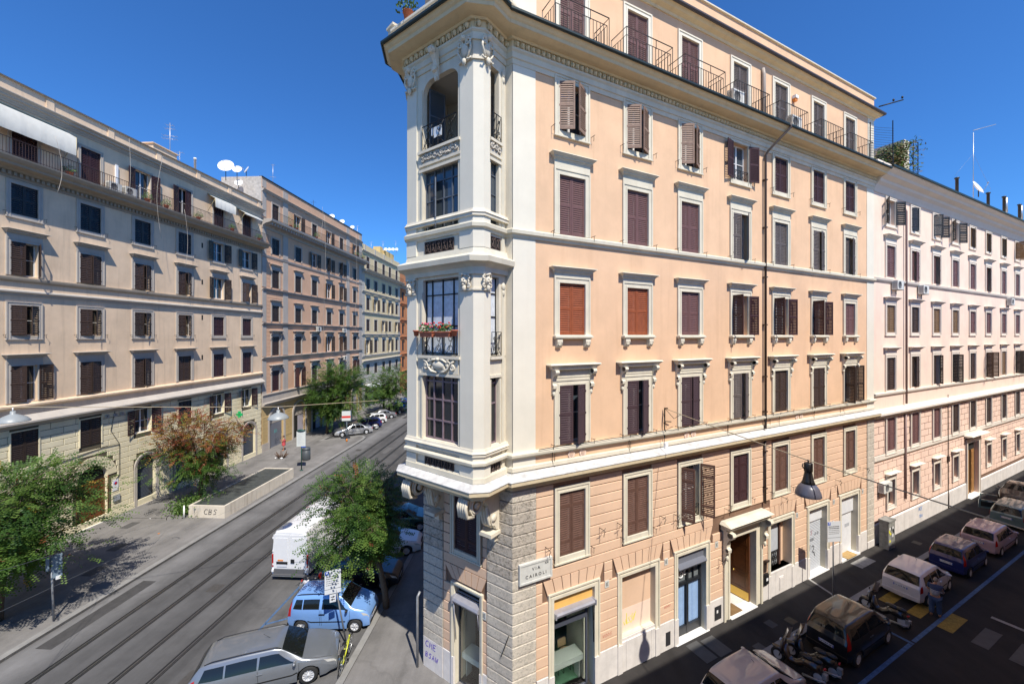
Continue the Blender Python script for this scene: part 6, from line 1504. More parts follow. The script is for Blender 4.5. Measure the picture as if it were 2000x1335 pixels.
for t, z, lab in ((27.75,15.95,'air conditioner below the string course of the pale pink building, nearest the corner building'),(31.7,15.85,'air conditioner on the pale pink building, second one right of the brown downpipe'),(50.5,15.75,'air conditioner near the right edge on the pale pink building'),(26.0,3.3,'big white air conditioner above the graffiti-covered street cabinet')): ac_unit(FR.at(t, .0, z), lab, None, 1.1 if z < 5 else .85)
tag_(FR, .04, 31.4, .95, 'MCE', .22, BLUS, b5, r=.018); tag_(FR, .04, 31.5, .45, 'TBA', .2, BLUS, b5, r=.018); tag_(FR, .04, 26.9, 1.0, 'W', .2, INK, b5, r=.02)
# ---------------------------------------------------------------- building on the camera's side of the side street (casts the street's shade)
FO = Frame(*FR.xy(70, 12.35), -FR.d[0], -FR.d[1])         # its facade looks back at the corner building
b6 = thing('opposite_apartment_building', FO.at(0), 'ochre building on the near side of the side street, seen only from behind the viewpoint', 'building')
Lg = 79.0
C6 = [2.5+3.6*k for k in range(21)]; H6 = [(c-.6,c+.6,a,a+1.9) for c in C6 for a in (1.8,5.4,9.3)]
mb = MB(); wall(mb, 0, Lg, 0, 15.6, H6, 0, .24); put('wall', mb.mesh('wall', L1W), FO.at(0), b6)
mb = MB(); mb.fb(.02, Lg-.02, -9, -.3, 0, 16.0); put('building_core', mb.mesh('building_core', L1W), FO.at(0), b6)
fm(b6, 'cornice', FO, 0, Lg, cornice_prof(16.3, .55, .7), L1T)
for c in C6:
    for a in (1.8,5.4,9.3):
        if abs((70-c)-(-3)) > 2.4: put('window', cached('farwin2', lambda: (lambda m_: (m_.fb(-.6,.6,-.24,-.18,0,1.9), m_.mesh('window', SH['umber']))[1])(MB())), FO.at(c,0,a), b6)
for k, (t, w, h, nn) in enumerate(((3,.5,.5,0),(7,.9,.35,.2),(11.5,.4,.8,.1),(14,1.2,.3,.2),(17,.4,.6,0),(20,.8,.4,.2),(24,.5,.9,0),(26,.4,.7,.1),(28.2,1.3,.45,.2),(31,.4,.8,0),(33.6,.9,.3,.2),(37,.6,.6,0),(41,1.2,.35,.1),(45.4,.4,.35,0),(50.5,.3,.2,0))):  # unseen roof blocks, added to notch the edge of the street's shade
    mb = MB(); mb.fb(t, t+w, nn-.3, nn+.05, 16.3, 16.36+h); put('chimney', mb.mesh('chimney', L1W), FO.at(0), b6)
# ---------------------------------------------------------------- VEHICLES
def crom(p0, p1, p2, p3, t):
    return .5*((2*p1)+(-p0+p2)*t+(2*p0-5*p1+4*p2-p3)*t*t+(-p0+3*p1-3*p2+p3)*t**3)
def interp(pts, x):
    if x <= pts[0][0]: return pts[0][1]
    for i in range(len(pts)-1):
        if x <= pts[i+1][0]:
            a, b = pts[i], pts[i+1]; u = (x-a[0])/max(1e-9, b[0]-a[0])
            return a[1]+(b[1]-a[1])*u
    return pts[-1][1]
def smooth_interp(pts, x):
    return (interp(pts, x-.05)+interp(pts, x)*2+interp(pts, x+.05))/4
PAINT = {}
def paint(name, col, metal=.0, rough=.28):
    if name not in PAINT:
        m = simple_mat(name, col, rough, metal, .5, 1.0, .03); PAINT[name] = m
    return PAINT[name]
CG1 = simple_mat('car_glass', (.010,.012,.012), .04, 0, .5)
HEADL = simple_mat('headlight_glass', (.55,.55,.52), .08, .3, .8)
TAILL = simple_mat('tail_light_red', (.38,.012,.01), .15)
AMBER = simple_mat('amber_light', (.7,.22,.02), .2)
RIMM = simple_mat('wheel_rim', (.55,.56,.58), .4, .15)
PLATE = simple_mat('number_plate_white', (.62,.63,.66), .4)
LINER = simple_mat('wheel_arch_dark', (.008,.008,.008), .95)
def wheel_meshes(R, w, spokes, rim):
    def mk():
        mb = MB(); mb.lathe([(R*.62,-w/2),(R*.93,-w/2),(R,-w*.35),(R,w*.35),(R*.93,w/2),(R*.62,w/2)], (0,0,0), 28, 0, 'y', caps=False)
        m2 = MB(); m2.lathe([(R*.64,-w/2+.02),(R*.66,w/2-.01),(R*.60,w/2-.005),(R*.56,w/2-.06),(R*.2,w/2-.05),(R*.16,w/2-.015),(0,w/2-.01)], (0,0,0), 24, 0, 'y')
        m2.lathe([(R*.6,w/2-.07),(0,w/2-.07)], (0,0,0), 20, 1, 'y')
        for k in range(spokes):
            a = 2*math.pi*k/spokes; b = .9/spokes*2.4
            for r0, r1 in ((R*.13, R*.6),):
                P = [(r0*math.cos(a-b*.7), r0*math.sin(a-b*.7)), (r1*math.cos(a-b*.42), r1*math.sin(a-b*.42)), (r1*math.cos(a+b*.42), r1*math.sin(a+b*.42)), (r0*math.cos(a+b*.7), r0*math.sin(a+b*.7))]
                m2.add([(x,-(w/2-.045),z) for x,z in P]+[(x,-(w/2-.012),z) for x,z in P], [(4,5,6,7),(0,1,5,4),(2,3,7,6),(1,2,6,5)])
        return mb.mesh('tyre', RUB), m2.mesh('rim', [rim, LINER])
    return cached(('wheel', R, w, spokes, rim.name), mk)
KINDS = {
 # top line (x from rear 0 to front 1, z), belt (x, z), cabin side glass x-range, pillars
 'wagon': dict(top=[(0,.86),(.012,.98),(.07,1.36),(.13,1.42),(.35,1.46),(.56,1.45),(.60,1.41),(.755,.98),(.80,.93),(.95,.76),(.985,.64),(1,.52)], belt=[(0,.90),(.7,.90),(.8,.86),(1,.6)], side=(.06,.72,.585), rear=(.012,.072), ws=(.605,.75), bars=[.235,.45]),
 'hatch': dict(top=[(0,.80),(.015,.95),(.075,1.30),(.12,1.41),(.3,1.46),(.55,1.45),(.60,1.41),(.77,1.0),(.82,.95),(.95,.78),(.985,.66),(1,.52)], belt=[(0,.93),(.75,.90),(.82,.86),(1,.6)], side=(.085,.735,.59), rear=(.022,.09), ws=(.605,.765), bars=[.3,.5]),
 'box': dict(top=[(0,.80),(.015,.98),(.05,1.38),(.09,1.47),(.3,1.50),(.58,1.49),(.64,1.44),(.78,1.05),(.82,1.0),(.95,.86),(.985,.72),(1,.55)], belt=[(0,.97),(.76,.93),(.82,.9),(1,.66)], side=(.055,.76,.63), rear=(.02,.058), ws=(.645,.775), bars=[.19,.40,.42]),
 'sedan': dict(top=[(0,.74),(.015,.86),(.05,.93),(.17,.98),(.30,1.36),(.36,1.42),(.5,1.44),(.56,1.42),(.71,1.0),(.76,.95),(.95,.76),(.985,.62),(1,.5)], belt=[(0,.80),(.17,.88),(.7,.88),(.78,.85),(1,.58)], side=(.21,.69,.55), rear=(.18,.29), ws=(.575,.705), bars=[.33,.46]),
 'coupe': dict(top=[(0,.74),(.015,.9),(.06,1.0),(.28,1.3),(.40,1.36),(.52,1.36),(.58,1.32),(.75,.96),(.80,.9),(.95,.72),(.985,.6),(1,.48)], belt=[(0,.86),(.7,.86),(.8,.82),(1,.56)], side=(.18,.71,.57), rear=(.08,.27), ws=(.595,.74), bars=[.36]),
}
def build_car(kind, L, W, Hs, pm, wheels=(.18,.82), wr=.31, spokes=5, rim=RIMM, roofrail=False, mirror=None, arch=None, cols=None, bumper=None):
    """returns list of (name, mesh, offset matrix, children) for one car; x forward"""
    K = KINDS[kind]; hw = W/2; zs = Hs/1.46
    top = [((a-.5)*L, z*zs) for a, z in K['top']]; belt = [((a-.5)*L, z*zs) for a, z in K['belt']]
    wx = [(a-.5)*L for a in wheels]; ra = wr+.055; xs0 = [p[0] for p in top]
    def width(x):
        u = abs(x)/(L/2); f = 1-.0*u
        if x > L*.28: f -= .20*((x-L*.28)/(L*.22))**2.2
        if x < -L*.30: f -= .17*((-x-L*.30)/(L*.20))**2.2
        return hw*f
    def zbot(x):
        z = .19+(.05 if abs(x) > L*.42 else 0)
        for w_ in wx:
            d = abs(x-w_)
            if d < ra: z = max(z, wr+math.sqrt(ra*ra-d*d)*.98)
        return z
    def ring(x):
        t = smooth_interp(top, x); b = min(smooth_interp(belt, x), t-.035); zb = zbot(x); w = width(x)
        c = max(0, min(1, (t-b)/.45)); yr = w*(.92-.17*c); z2 = max(zb+.02, min(b-.06, .62*zs if b > .7 else b*.8))
        half = [(w*.955, zb), (w*.995, zb+(z2-zb)*.45), (w, z2), (w*.968, b), (yr, b+(t-b)*.86), (yr*.84, b+(t-b)*.985), (0, t+.02*c)]
        return half
    def S(x, v):
        r = ring(x); s = 1
        if v > 6: v = 12-v; s = -1
        i = min(5, int(v)); f = v-i
        p = [r[max(0,i-1)], r[i], r[min(6,i+1)], r[min(6,i+2)] if i < 5 else (-r[5][0], r[5][1])]
        if i in (3,): y = p[1][0]+(p[2][0]-p[1][0])*f+.018*math.sin(math.pi*f); z = p[1][1]+(p[2][1]-p[1][1])*f
        else: y = crom(p[0][0],p[1][0],p[2][0],p[3][0],f); z = crom(p[0][1],p[1][1],p[2][1],p[3][1],f)
        return Vector((x, s*max(0, y), z))
    xs = set()
    for i in range(len(xs0)-1):
        a, b = xs0[i], xs0[i+1]; n = max(1, int((b-a)/.12))
        for k in range(n): xs.add(round(a+(b-a)*k/n, 4))
    xs.add(round(xs0[-1],4))
    for w_ in wx:
        for k in range(17):
            xs.add(round(w_+ra*math.cos(math.pi*k/16), 4))
        xs.add(round(w_-ra-.001,4)); xs.add(round(w_+ra+.001,4))
    xs = sorted(x for x in xs if -L/2 <= x <= L/2)
    vs = []
    for i in range(12): vs += [i, i+.33, i+.66]
    vs.append(12); mb = MB(); nv = len(vs)
    V = [tuple(S(x, v)) for x in xs for v in vs]
    F_ = [(i*nv+k, (i+1)*nv+k, (i+1)*nv+k+1, i*nv+k+1) for i in range(len(xs)-1) for k in range(nv-1)]
    mb.add(V, F_, 0, True)
    mb.add([V[k] for k in range(nv)]+[(-L/2,0,.2)], [(k, k+1, nv) for k in range(nv-1)], 0, False)
    mb.add([V[(len(xs)-1)*nv+k] for k in range(nv)]+[(L/2,0,.2)], [(k+1, k, nv) for k in range(nv-1)], 0, False)
    parts = [('body', mb.mesh('body', pm), Matrix.Identity(4), [])]
    def nrm(x, v):
        a = S(x+.01, v)-S(x-.01, v); v0, v1 = max(0,v-.05), min(12,v+.05); b = S(x, v1)-S(x, v0); n = a.cross(b)
        if n.length < 1e-9: return Vector((0,0,1))
        n.normalize(); c = Vector((x, 0, .7)); return n if (S(x,v)-c).dot(n) > 0 else -n
    def panel(nm, corners, mat, nx=8, nv_=4, off=.008, mirror_=False):
        """corners: (x,v) at (0,0),(1,0),(1,1),(0,1)"""
        m = MB(); sets = [corners]
        if mirror_: sets.append([(x, 12-v) for x, v in corners])
        for cs in sets:
            P = []
            for j in range(nv_+1):
                for i in range(nx+1):
                    a, b = i/nx, j/nv_
                    x = (cs[0][0]*(1-a)+cs[1][0]*a)*(1-b)+(cs[3][0]*(1-a)+cs[2][0]*a)*b
                    v = (cs[0][1]*(1-a)+cs[1][1]*a)*(1-b)+(cs[3][1]*(1-a)+cs[2][1]*a)*b
                    P.append(tuple(S(x, v)+nrm(x, v)*off))
            m.add(P, [(j*(nx+1)+i, j*(nx+1)+i+1, (j+1)*(nx+1)+i+1, (j+1)*(nx+1)+i) for j in range(nv_) for i in range(nx)], 0, True)
        return (nm, m.mesh(nm, mat), Matrix.Identity(4), [])
    X = lambda a: (a-.5)*L
    s0, s1, s2 = K['side']
    bars = sorted(set([s0]+[b for b in K['bars'] if s0 < b < s1]+[s1]))
    for sd in (0, 1):
        bl_ = [s0+.01]+[b for b in K['bars'] if s0+.03 < b < s2+.02]+[None]
        for i in range(len(bl_)-1):
            a = bl_[i]+.006; b = bl_[i+1]
            if b is None: cs = [(X(a),3.12),(X(s1-.008),3.12),(X(s2),3.86),(X(a+.004),3.86)]
            else:
                b -= .006; cs = [(X(a),3.12),(X(b),3.12),(X(b),3.86),(X(a+(.03 if i == 0 else 0)),3.86)]
            if sd: cs = [(x, 12-v) for x, v in cs]
            if abs(cs[1][0]-cs[0][0]) > .08: parts.append(panel('side_window', cs, CG1, 6, 3))
    r0, r1 = K['rear']; w0, w1 = K['ws']
    parts.append(panel('rear_window', [(X(r0),4.25),(X(r0),7.75),(X(r1),7.55),(X(r1),4.45)], CG1, 10, 6))
    parts.append(panel('windshield', [(X(w1),4.12),(X(w1),7.88),(X(w0),7.62),(X(w0),4.38)], CG1, 12, 8))
    f = .93; parts.append(panel('headlight', [(X(f),2.55),(X(.99),2.5),(X(.992),3.3),(X(.90),3.35)], HEADL, 5, 4, .006)); parts.append(panel('headlight', [(x,12-v) for x,v in [(X(f),2.55),(X(.99),2.5),(X(.992),3.3),(X(.90),3.35)]], HEADL, 5, 4, .006))
    tl = [(X(.0005),2.3),(X(.035),2.3),(X(.03),3.35),(X(.006),3.35)]
    if kind in ('hatch','box','wagon'): tl = [(X(.001),2.2),(X(.045),2.3),(X(.05),3.9 if kind == 'box' else 3.45),(X(.02),3.9 if kind == 'box' else 3.45)]
    for q in (0,1): parts.append(panel('tail_light', [(x, 12-v) for x, v in tl] if q else tl, TAILL, 3, 6, .007))
    def lines(nm, segs, mat, w=.012):
        m = MB()
        for a, b in segs:
            for q in (0,1):
                P = [S(a[0]+(b[0]-a[0])*k/6, a[1]+(b[1]-a[1])*k/6) for k in range(7)]
                N = [nrm(a[0]+(b[0]-a[0])*k/6, a[1]+(b[1]-a[1])*k/6) for k in range(7)]
                if q: P = [Vector((p.x,-p.y,p.z)) for p in P]; N = [Vector((p.x,-p.y,p.z)) for p in N]
                for k in range(6):
                    d = (P[k+1]-P[k]).normalized(); s_ = d.cross(N[k]).normalized()*w/2
                    m.add([tuple(P[k]-s_+N[k]*.004),tuple(P[k+1]-s_+N[k+1]*.004),tuple(P[k+1]+s_+N[k+1]*.004),tuple(P[k]+s_+N[k]*.004)], [(0,1,2,3)])
        return (nm, m.mesh(nm, mat), Matrix.Identity(4), [])
    dl = []
    for b in [bb for bb in K['bars'] if bb > .25]+[s1+.01]: dl.append(((X(b), 3.05), (X(b+.01 if b < .6 else b), .9)))
    dl.append(((X(w1+.01),4.1),(X(.955),4.2)))
    parts.append(lines('panel_gap', dl, LINER))
    parts.append(lines('side_strip', [((X(.26),1.55),(X(.5),1.55)),((X(.5),1.55),(X(.72),1.55))], bumper or LINER, .05))
    m = MB()                                              # dark lower structure
    m.box(-L/2+.12, L/2-.16, -hw+.24, hw-.24, .17, .62*zs); parts.append(('underbody', m.mesh('underbody', LINER), Matrix.Identity(4), []))
    m = MB(); wf = width(L/2-.02)
    m.box(L/2-.06, L/2+.012, -wf*.8, wf*.8, .24, .34); m.box(L/2-.04, L/2+.01, -wf*.45, wf*.45, .46, .56); parts.append(('grille', m.mesh('grille', LINER), Matrix.Identity(4), []))
    for s, nm in ((1,'front'), (-1,'rear')):
        m = MB(); x = s*(L/2+.014); z = .42 if s > 0 else (.70*zs if kind in ('hatch','wagon','sedan','coupe') else .62); m.box(x-.006, x+.006, -.26, .26, z-.055, z+.055)
        m.box(x+s*.006-.0015, x+s*.006+.0015, -.26, -.225, z-.05, z+.05, 1); m.box(x+s*.006-.0015, x+s*.006+.0015, .225, .26, z-.05, z+.05, 1)
        rn_ = random.Random(int(L*100))
        for k in range(7):
            y = -.17+k*.055+(.02 if k > 1 else 0)+(.02 if k > 4 else 0); xa, xb = sorted((x+s*.006, x+s*.0085)); m.box(xa, xb, y-.016, y-.008, z-.03, z+.03, 2); m.box(xa, xb, y-.008, y+.014, z+(-.03, .022, -.004)[rn_.randrange(3)], z+(-.022, .03, .004)[rn_.randrange(3)]+.004, 2)
        parts.append(('number_plate', m.mesh('number_plate', [PLATE, SIGNB, INK]), Matrix.Identity(4), []))
    m = MB(); rb = -L/2
    m.box(rb-.03, rb+.1, -hw*.84, hw*.84, .3, .42); parts.append(('rear_bumper', m.mesh('rear_bumper', bumper or pm), Matrix.Identity(4), []))
    for s in (-1,1):
        m = MB(); x = X(s1-.02); y = s*(width(x)+.09); m.ball((x, y, belt[1][1]*1.0+.07), .06, .10, .065, 10, 6); m.box(x-.02, x+.02, min(y, s*width(x)*.96), max(y, s*width(x)*.96), belt[1][1]+.01, belt[1][1]+.05)
        parts.append(('wing_mirror', m.mesh('wing_mirror', mirror or pm), Matrix.Identity(4), []))
    for s in (-1,1):
        for b in [bb for bb in K['bars'] if bb > .3]:
            m = MB(); x = X(b)+.12; y = s*(width(x)+.008); m.box(x-.09-.05, x+.05, y-.015, y+.015, .80*zs, .83*zs); parts.append(('door_handle', m.mesh('door_handle', bumper or pm), Matrix.Identity(4), []))
    if roofrail:
        for s in (-1,1):
            m = MB(); ys = [S(X(a), 4.75) for a in (.1,.15,.3,.45,.56,.6)]
            m.tube([(p.x, s*abs(p.y), p.z+(.05 if 0 < i < 5 else 0)) for i, p in enumerate(ys)], .018, 6); parts.append(('roof_rail', m.mesh('roof_rail', BLK), Matrix.Identity(4), []))
    m = MB(); m.tube([(X(.5),0,Hs+.0),(X(.45),0,Hs+.2)], .006, 4); parts.append(('aerial', m.mesh('aerial', BLK), Matrix.Identity(4), []))
    m = MB(); p0 = S(X(w1)-.02, 5.0); p1 = S(X(w0)*.4+X(w1)*.6, 6.0); m.tube([tuple(p0+Vector((0,0,.02))), tuple(p1+Vector((0,0,.02)))], .008, 4); p0 = S(X(w1)-.02, 6.6); p1 = S(X(w0)*.4+X(w1)*.6, 7.3); m.tube([tuple(p0+Vector((0,0,.02))), tuple(p1+Vector((0,0,.02)))], .008, 4)
    parts.append(('wiper', m.mesh('wiper', BLK), Matrix.Identity(4), []))
    ty, rm = wheel_meshes(wr, .2, spokes, rim)
    for x in wx:
        for s in (-1,1):
            M = T(x, s*(hw-.115), wr, 0 if s < 0 else math.pi)
            parts.append(('wheel', ty, M, [('rim', rm)]))
    return parts
def place_car(parts, M, lab, cat='car', group=None, name='parked_car'):
    o = thing(name, M, lab, cat, group)
    for nm, me, mm, ch in parts:
        p = put(nm, me, M @ mm, o)
        for cn, cm in ch: put(cn, cm, M @ mm, p)
    return o
def at_R(t, n, rev=False): x, y = FR.xy(t, n); return T(x, y, .004, FR.ang+(math.pi if rev else 0))
# the two cars in the foreground of the avenue
silver = paint('silver_car_paint', (.20,.215,.235), .4, .28)
place_car(build_car('wagon', 4.8, 1.82, 1.45, silver, (.20,.795), .325, 11, RIMM, True), T(-9.23, 15.28, .0, math.atan2(.73, 2.12)), 'silver grey estate car with roof rails parked nose to the kerb, nearest the bottom edge', 'car', 'cars parked along the right kerb of the avenue')
o = bpy.data.objects['parked_car']
place_car(build_car('box', 3.54, 1.6, 1.52, paint('light_blue_car_paint', (.17,.33,.66), .1), (.17,.83), .285, 6, RIMM, True, BLK, bumper=BLK), T(-8.08, 18.22, 0, RAD(1.5)), 'light blue small five-door car with black roof rails parked behind the sign pole', 'car', 'cars parked along the right kerb of the avenue')
place_car(build_car('hatch', 4.0, 1.68, 1.44, paint('black_car_paint', (.012,.013,.016)), (.18,.82), .3, 5), T(-7.9, 21.1, 0, RAD(3)), 'dark car in the shade of the foreground tree, beyond the light blue car', 'car', 'cars parked along the right kerb of the avenue')
place_car(build_car('sedan', 4.4, 1.72, 1.42, paint('white_car_paint', (.72,.72,.71)), (.19,.81), .3, 5), T(-7.7, 24.2, 0, RAD(8)), 'white car mostly hidden behind the foreground tree crown', 'car', 'cars parked along the right kerb of the avenue')
place_car(build_car('hatch', 4.0, 1.7, 1.44, paint('dark_green_car_paint', (.01,.05,.04)), (.18,.82), .3, 5), T(-7.5, 27.2, 0, RAD(8)), 'dark green car showing just left of the bay tower behind the tree', 'car', 'cars parked along the right kerb of the avenue')
# right street, parked parallel
champ = paint('champagne_car_paint', (.46,.42,.40), .15, .3)
place_car(build_car('hatch', 3.95, 1.7, 1.45, champ, (.17,.83), .3, 5), at_R(8.05, 3.05), 'champagne silver car at the bottom edge of the side street', 'car', 'cars parked along the shaded side street')
place_car(build_car('box', 3.75, 1.7, 1.56, PAINT['black_car_paint'], (.16,.84), .3, 5), at_R(14.5, 3.15), 'glossy black hatchback with a reflection of the facade on its roof and rear window', 'car', 'cars parked along the shaded side street')
place_car(build_car('hatch', 3.8, 1.7, 1.47, paint('pale_silver_car_paint', (.66,.63,.62), .1, .3), (.16,.84), .29, 5), at_R(21.85, 2.95), 'pale silver three-door hatchback over the yellow crossing stripes', 'car', 'cars parked along the shaded side street')
place_car(build_car('box', 3.5, 1.6, 1.44, paint('dark_blue_car_paint', (.012,.02,.11)), (.16,.84), .27, 5), at_R(26.85, 3.1), 'small dark blue boxy car between the pale silver and the pink cars', 'car', 'cars parked along the shaded side street')
place_car(build_car('wagon', 4.1, 1.68, 1.42, paint('faded_pink_car_paint', (.45,.33,.36), .1), (.17,.83), .28, 5), at_R(31.75, 3.15), 'faded pinkish car with wide rear window and red tail lights in the side street', 'car', 'cars parked along the shaded side street')
cg = place_car(build_car('wagon', 4.4, 1.74, 1.46, paint('grey_green_car_paint', (.13,.20,.20), .3), (.17,.83), .3, 5), at_R(38.2, 2.95), 'grey-green estate car with its kerbside door wide open at the right edge', 'car', 'cars parked along the shaded side street')
m = MB(); m.box(-1.05,0,-.04,.04,.3,.92); m.box(-.98,-.92,-.03,.03,.92,1.35); m.box(-.92,-.12,-.03,.03,1.3,1.36); m.box(-.08,-.02,-.03,.03,.92,1.15); m.box(-.95,-.15,-.06,-.04,.45,.8,1); m.box(-.6,-.4,-.05,-.038,.82,.86,2)
put('open_door', m.mesh('open_door', [PAINT['grey_green_car_paint'], BLK, WHITE]), at_R(38.2, 2.95) @ T(.55, .87, 0, RAD(-62)), cg)
place_car(build_car('coupe', 4.2, 1.74, 1.34, paint('dark_brown_car_paint', (.045,.03,.025), .3), (.17,.83), .31, 7), T(*FR.xy(44.4, 1.9), .0, FR.ang+math.pi+.05), 'dark brown low car facing the camera next to the oak carriage door', 'car', 'cars parked along the shaded side street')
place_car(build_car('hatch', 4.0, 1.7, 1.45, silver, (.17,.83), .29, 5), at_R(43.6, 4.1), 'silver car at the far right edge beyond the grey-green estate car', 'car', 'cars parked along the shaded side street')
# far row, noses to the left pavement
def at_far(t, n, a=0): x, y = FL.xy(t, n); d = (FL.d[0]*-1.8-FL.n[0]*2.6, FL.d[1]*-1.8-FL.n[1]*2.6); return T(x, y, 0, math.atan2(d[1], d[0])+a)
far = [(51.5,6.05,'sedan',4.7,1.8,1.44,paint('bright_silver_car_paint', (.55,.56,.58), .5, .3),'silver saloon first in the far row, beside the red and white bus stop sign'),
 (55.0,6.2,'hatch',4.2,1.72,1.45,PAINT['dark_blue_car_paint'],'dark blue car between the silver saloon and the small white car'),
 (58.0,6.1,'hatch',3.6,1.6,1.5,PAINT['white_car_paint'],'small white hatchback with red tail lights in the far row'),
 (61.4,5.9,'sedan',4.5,1.74,1.42,paint('mid_grey_car_paint', (.28,.28,.29), .5),'mid grey saloon with white wheel covers in the far row'),
 (65.2,6.0,'hatch',4.2,1.72,1.45,PAINT['black_car_paint'],'black car with one red tail light before the blue cars in the far row'),
 (69.0,5.9,'wagon',4.5,1.76,1.48,paint('bright_blue_car_paint', (.02,.16,.60)),'bright blue car with white stripe in the far row'),
 (72.6,5.9,'wagon',4.4,1.76,1.5,PAINT['bright_blue_car_paint'],'second bright blue car, farther down the row'),
 (76.5,5.9,'hatch',4.2,1.72,1.5,PAINT['white_car_paint'],'white van-like car beyond the blue cars'),
 (80.4,5.9,'sedan',4.4,1.72,1.42,PAINT['bright_silver_car_paint'],'last silver car visible in the far row next to the bay tower')]
for t, n, k, l, w, h, pm, lab in far: place_car(build_car(k, l, w, h, pm, (.18,.81), .31, 5), at_far(t, n), lab, 'car', 'cars parked nose-in along the far left pavement')
# white van
def van():
    L, W, H = 6.0, 1.98, 2.62; hw = W/2; parts = []
    top = [(-3,2.5),(-2.93,2.6),(-2.5,2.64),(1.5,2.62),(1.9,2.5),(2.35,1.75),(2.6,1.2),(2.9,1.02),(3.0,.8)]
    xs = sorted({round(-3+.1*k,3) for k in range(61)}|{p[0] for p in top})
    wx = [-1.75,1.95]; wr = .34; ra = .42
    def zb(x):
        z = .32
        for w_ in wx:
            if abs(x-w_) < ra: z = max(z, wr+math.sqrt(ra*ra-(x-w_)**2))
        return z
    def ring(x):
        t = interp(top, x); w = hw*(1-.1*max(0,(x-1.9)/1.1)**2); b = min(1.25, t*.8); lean = max(0, min(.13, (t-1.25)*.1))
        return [(w,zb(x)),(w+.01,(zb(x)+b)/2),(w,b),(w-lean*.6,b+(t-b)*.6),(w-lean,b+(t-b)*.9),(w-lean-.07,t-.02),(w*.5,t+.02),(0,t+.03)]
    mb = MB(); V = []
    for x in xs:
        r = ring(x); V += [(x,y,z) for y,z in r]+[(x,-y,z) for y,z in r[-2::-1]]
    nv = 15; mb.add(V, [(i*nv+k,(i+1)*nv+k,(i+1)*nv+k+1,i*nv+k+1) for i in range(len(xs)-1) for k in range(nv-1)], 0, True)
    mb.add(V[:nv]+[(-3,0,.4)], [(k,k+1,nv) for k in range(nv-1)], 0); mb.add(V[-nv:]+[(3,0,.4)], [(k+1,k,nv) for k in range(nv-1)], 0)
    wp = paint('van_white_paint', (.70,.70,.70), 0, .35); parts.append(('body', mb.mesh('body', wp), I4, []))
    for s in (-1,1):
        m = MB(); y0, y1 = sorted((s*.012, s*.90)); m.box(-3.02,-2.99,y0,y1,.62,2.42); y0, y1 = sorted((s*.12, s*.78)); m.box(-3.035,-3.02,y0,y1,1.0,2.25)
        for z in (.8,1.5,2.2): a, b = sorted((s*.90, s*.95)); m.box(-3.04,-2.99,a,b,z,z+.1)
        parts.append(('rear_door', m.mesh('rear_door', wp), I4, []))
        m = MB(); y0, y1 = sorted((s*.91, s*.985)); m.box(-3.03,-2.93,y0,y1,.72,1.38); parts.append(('tail_light', m.mesh('tail_light', TAILL), I4, []))
        m = MB(); y0, y1 = sorted((s*.86, s*.96)); m.box(-3.10,-2.98,y0,y1,.48,.6); parts.append(('bumper_corner', m.mesh('bumper_corner', WHITE), I4, []))
        m = MB(); m.box(2.2-.05,2.2+.05,s*1.0-.1,s*1.0+.1,1.35,1.65); parts.append(('wing_mirror', m.mesh('wing_mirror', BLK), I4, []))
        m = MB(); y = s*(hw+.006); m.box(1.2,2.0,y-.01,y+.01,1.45,2.0); parts.append(('side_window', m.mesh('side_window', CG1), I4, []))
        m = MB(); m.box(-1.2,1.3,y-.012,y+.012,.62,.74); parts.append(('side_strip', m.mesh('side_strip', BLK), I4, []))
    m = MB(); m.box(-3.05,-2.95,-.88,.88,.34,.6); m.box(-3.12,-2.96,-.9,.9,.30,.36); parts.append(('rear_bumper', m.mesh('rear_bumper', simple_mat('grey_plastic', (.10,.10,.105), .6)), I4, []))
    m = MB(); m.box(-3.12,-2.97,-.95,.95,.26,.31); parts.append(('step', m.mesh('step', GALV), I4, []))
    m = MB(); m.box(-3.06,-3.035,.12,.72,.88,1.0); m.box(-3.06,-3.03,-.26,-.06,.94,1.14); parts.append(('door_handle', m.mesh('door_handle', BLK), I4, []))
    m = MB(); m.box(-3.05,-3.035,.16,.70,.74,.86); parts.append(('number_plate', m.mesh('number_plate', PLATE), I4, []))
    m = MB(); m.box(-3.045,-3.034,.36,.66,1.03,1.10); parts.append(('badge', m.mesh('badge', AMBER), I4, []))
    m = MB(); m.box(-2.85,2.7,-.75,.75,.25,.8); parts.append(('underbody', m.mesh('underbody', LINER), I4, []))
    m = MB(); m.add([(1.93,-.82,2.45),(1.93,.82,2.45),(2.58,.88,1.28),(2.58,-.88,1.28)], [(0,1,2,3)]); m.v = [(a+.03,b,c+.02) for a,b,c in m.v]; parts.append(('windshield', m.mesh('windshield', CG1), I4, []))
    ty, rm = wheel_meshes(wr, .22, 6, RIMM)
    for x in wx:
        for s in (-1,1): parts.append(('wheel', ty, T(x, s*(hw-.14), wr, 0 if s < 0 else math.pi), [('rim', rm)]))
    return parts
vx, vy = FL.xy(23.55, 16.95)
van_o = place_car(van(), T(vx, vy, 0, FL.ang), 'white high-roof van seen from behind on the avenue, half under the foreground tree', 'van', None, 'delivery_van')
# plate lettering that can be read as marks
def plate_text(M, s, size, par): letters(s, size, M, par, INK)

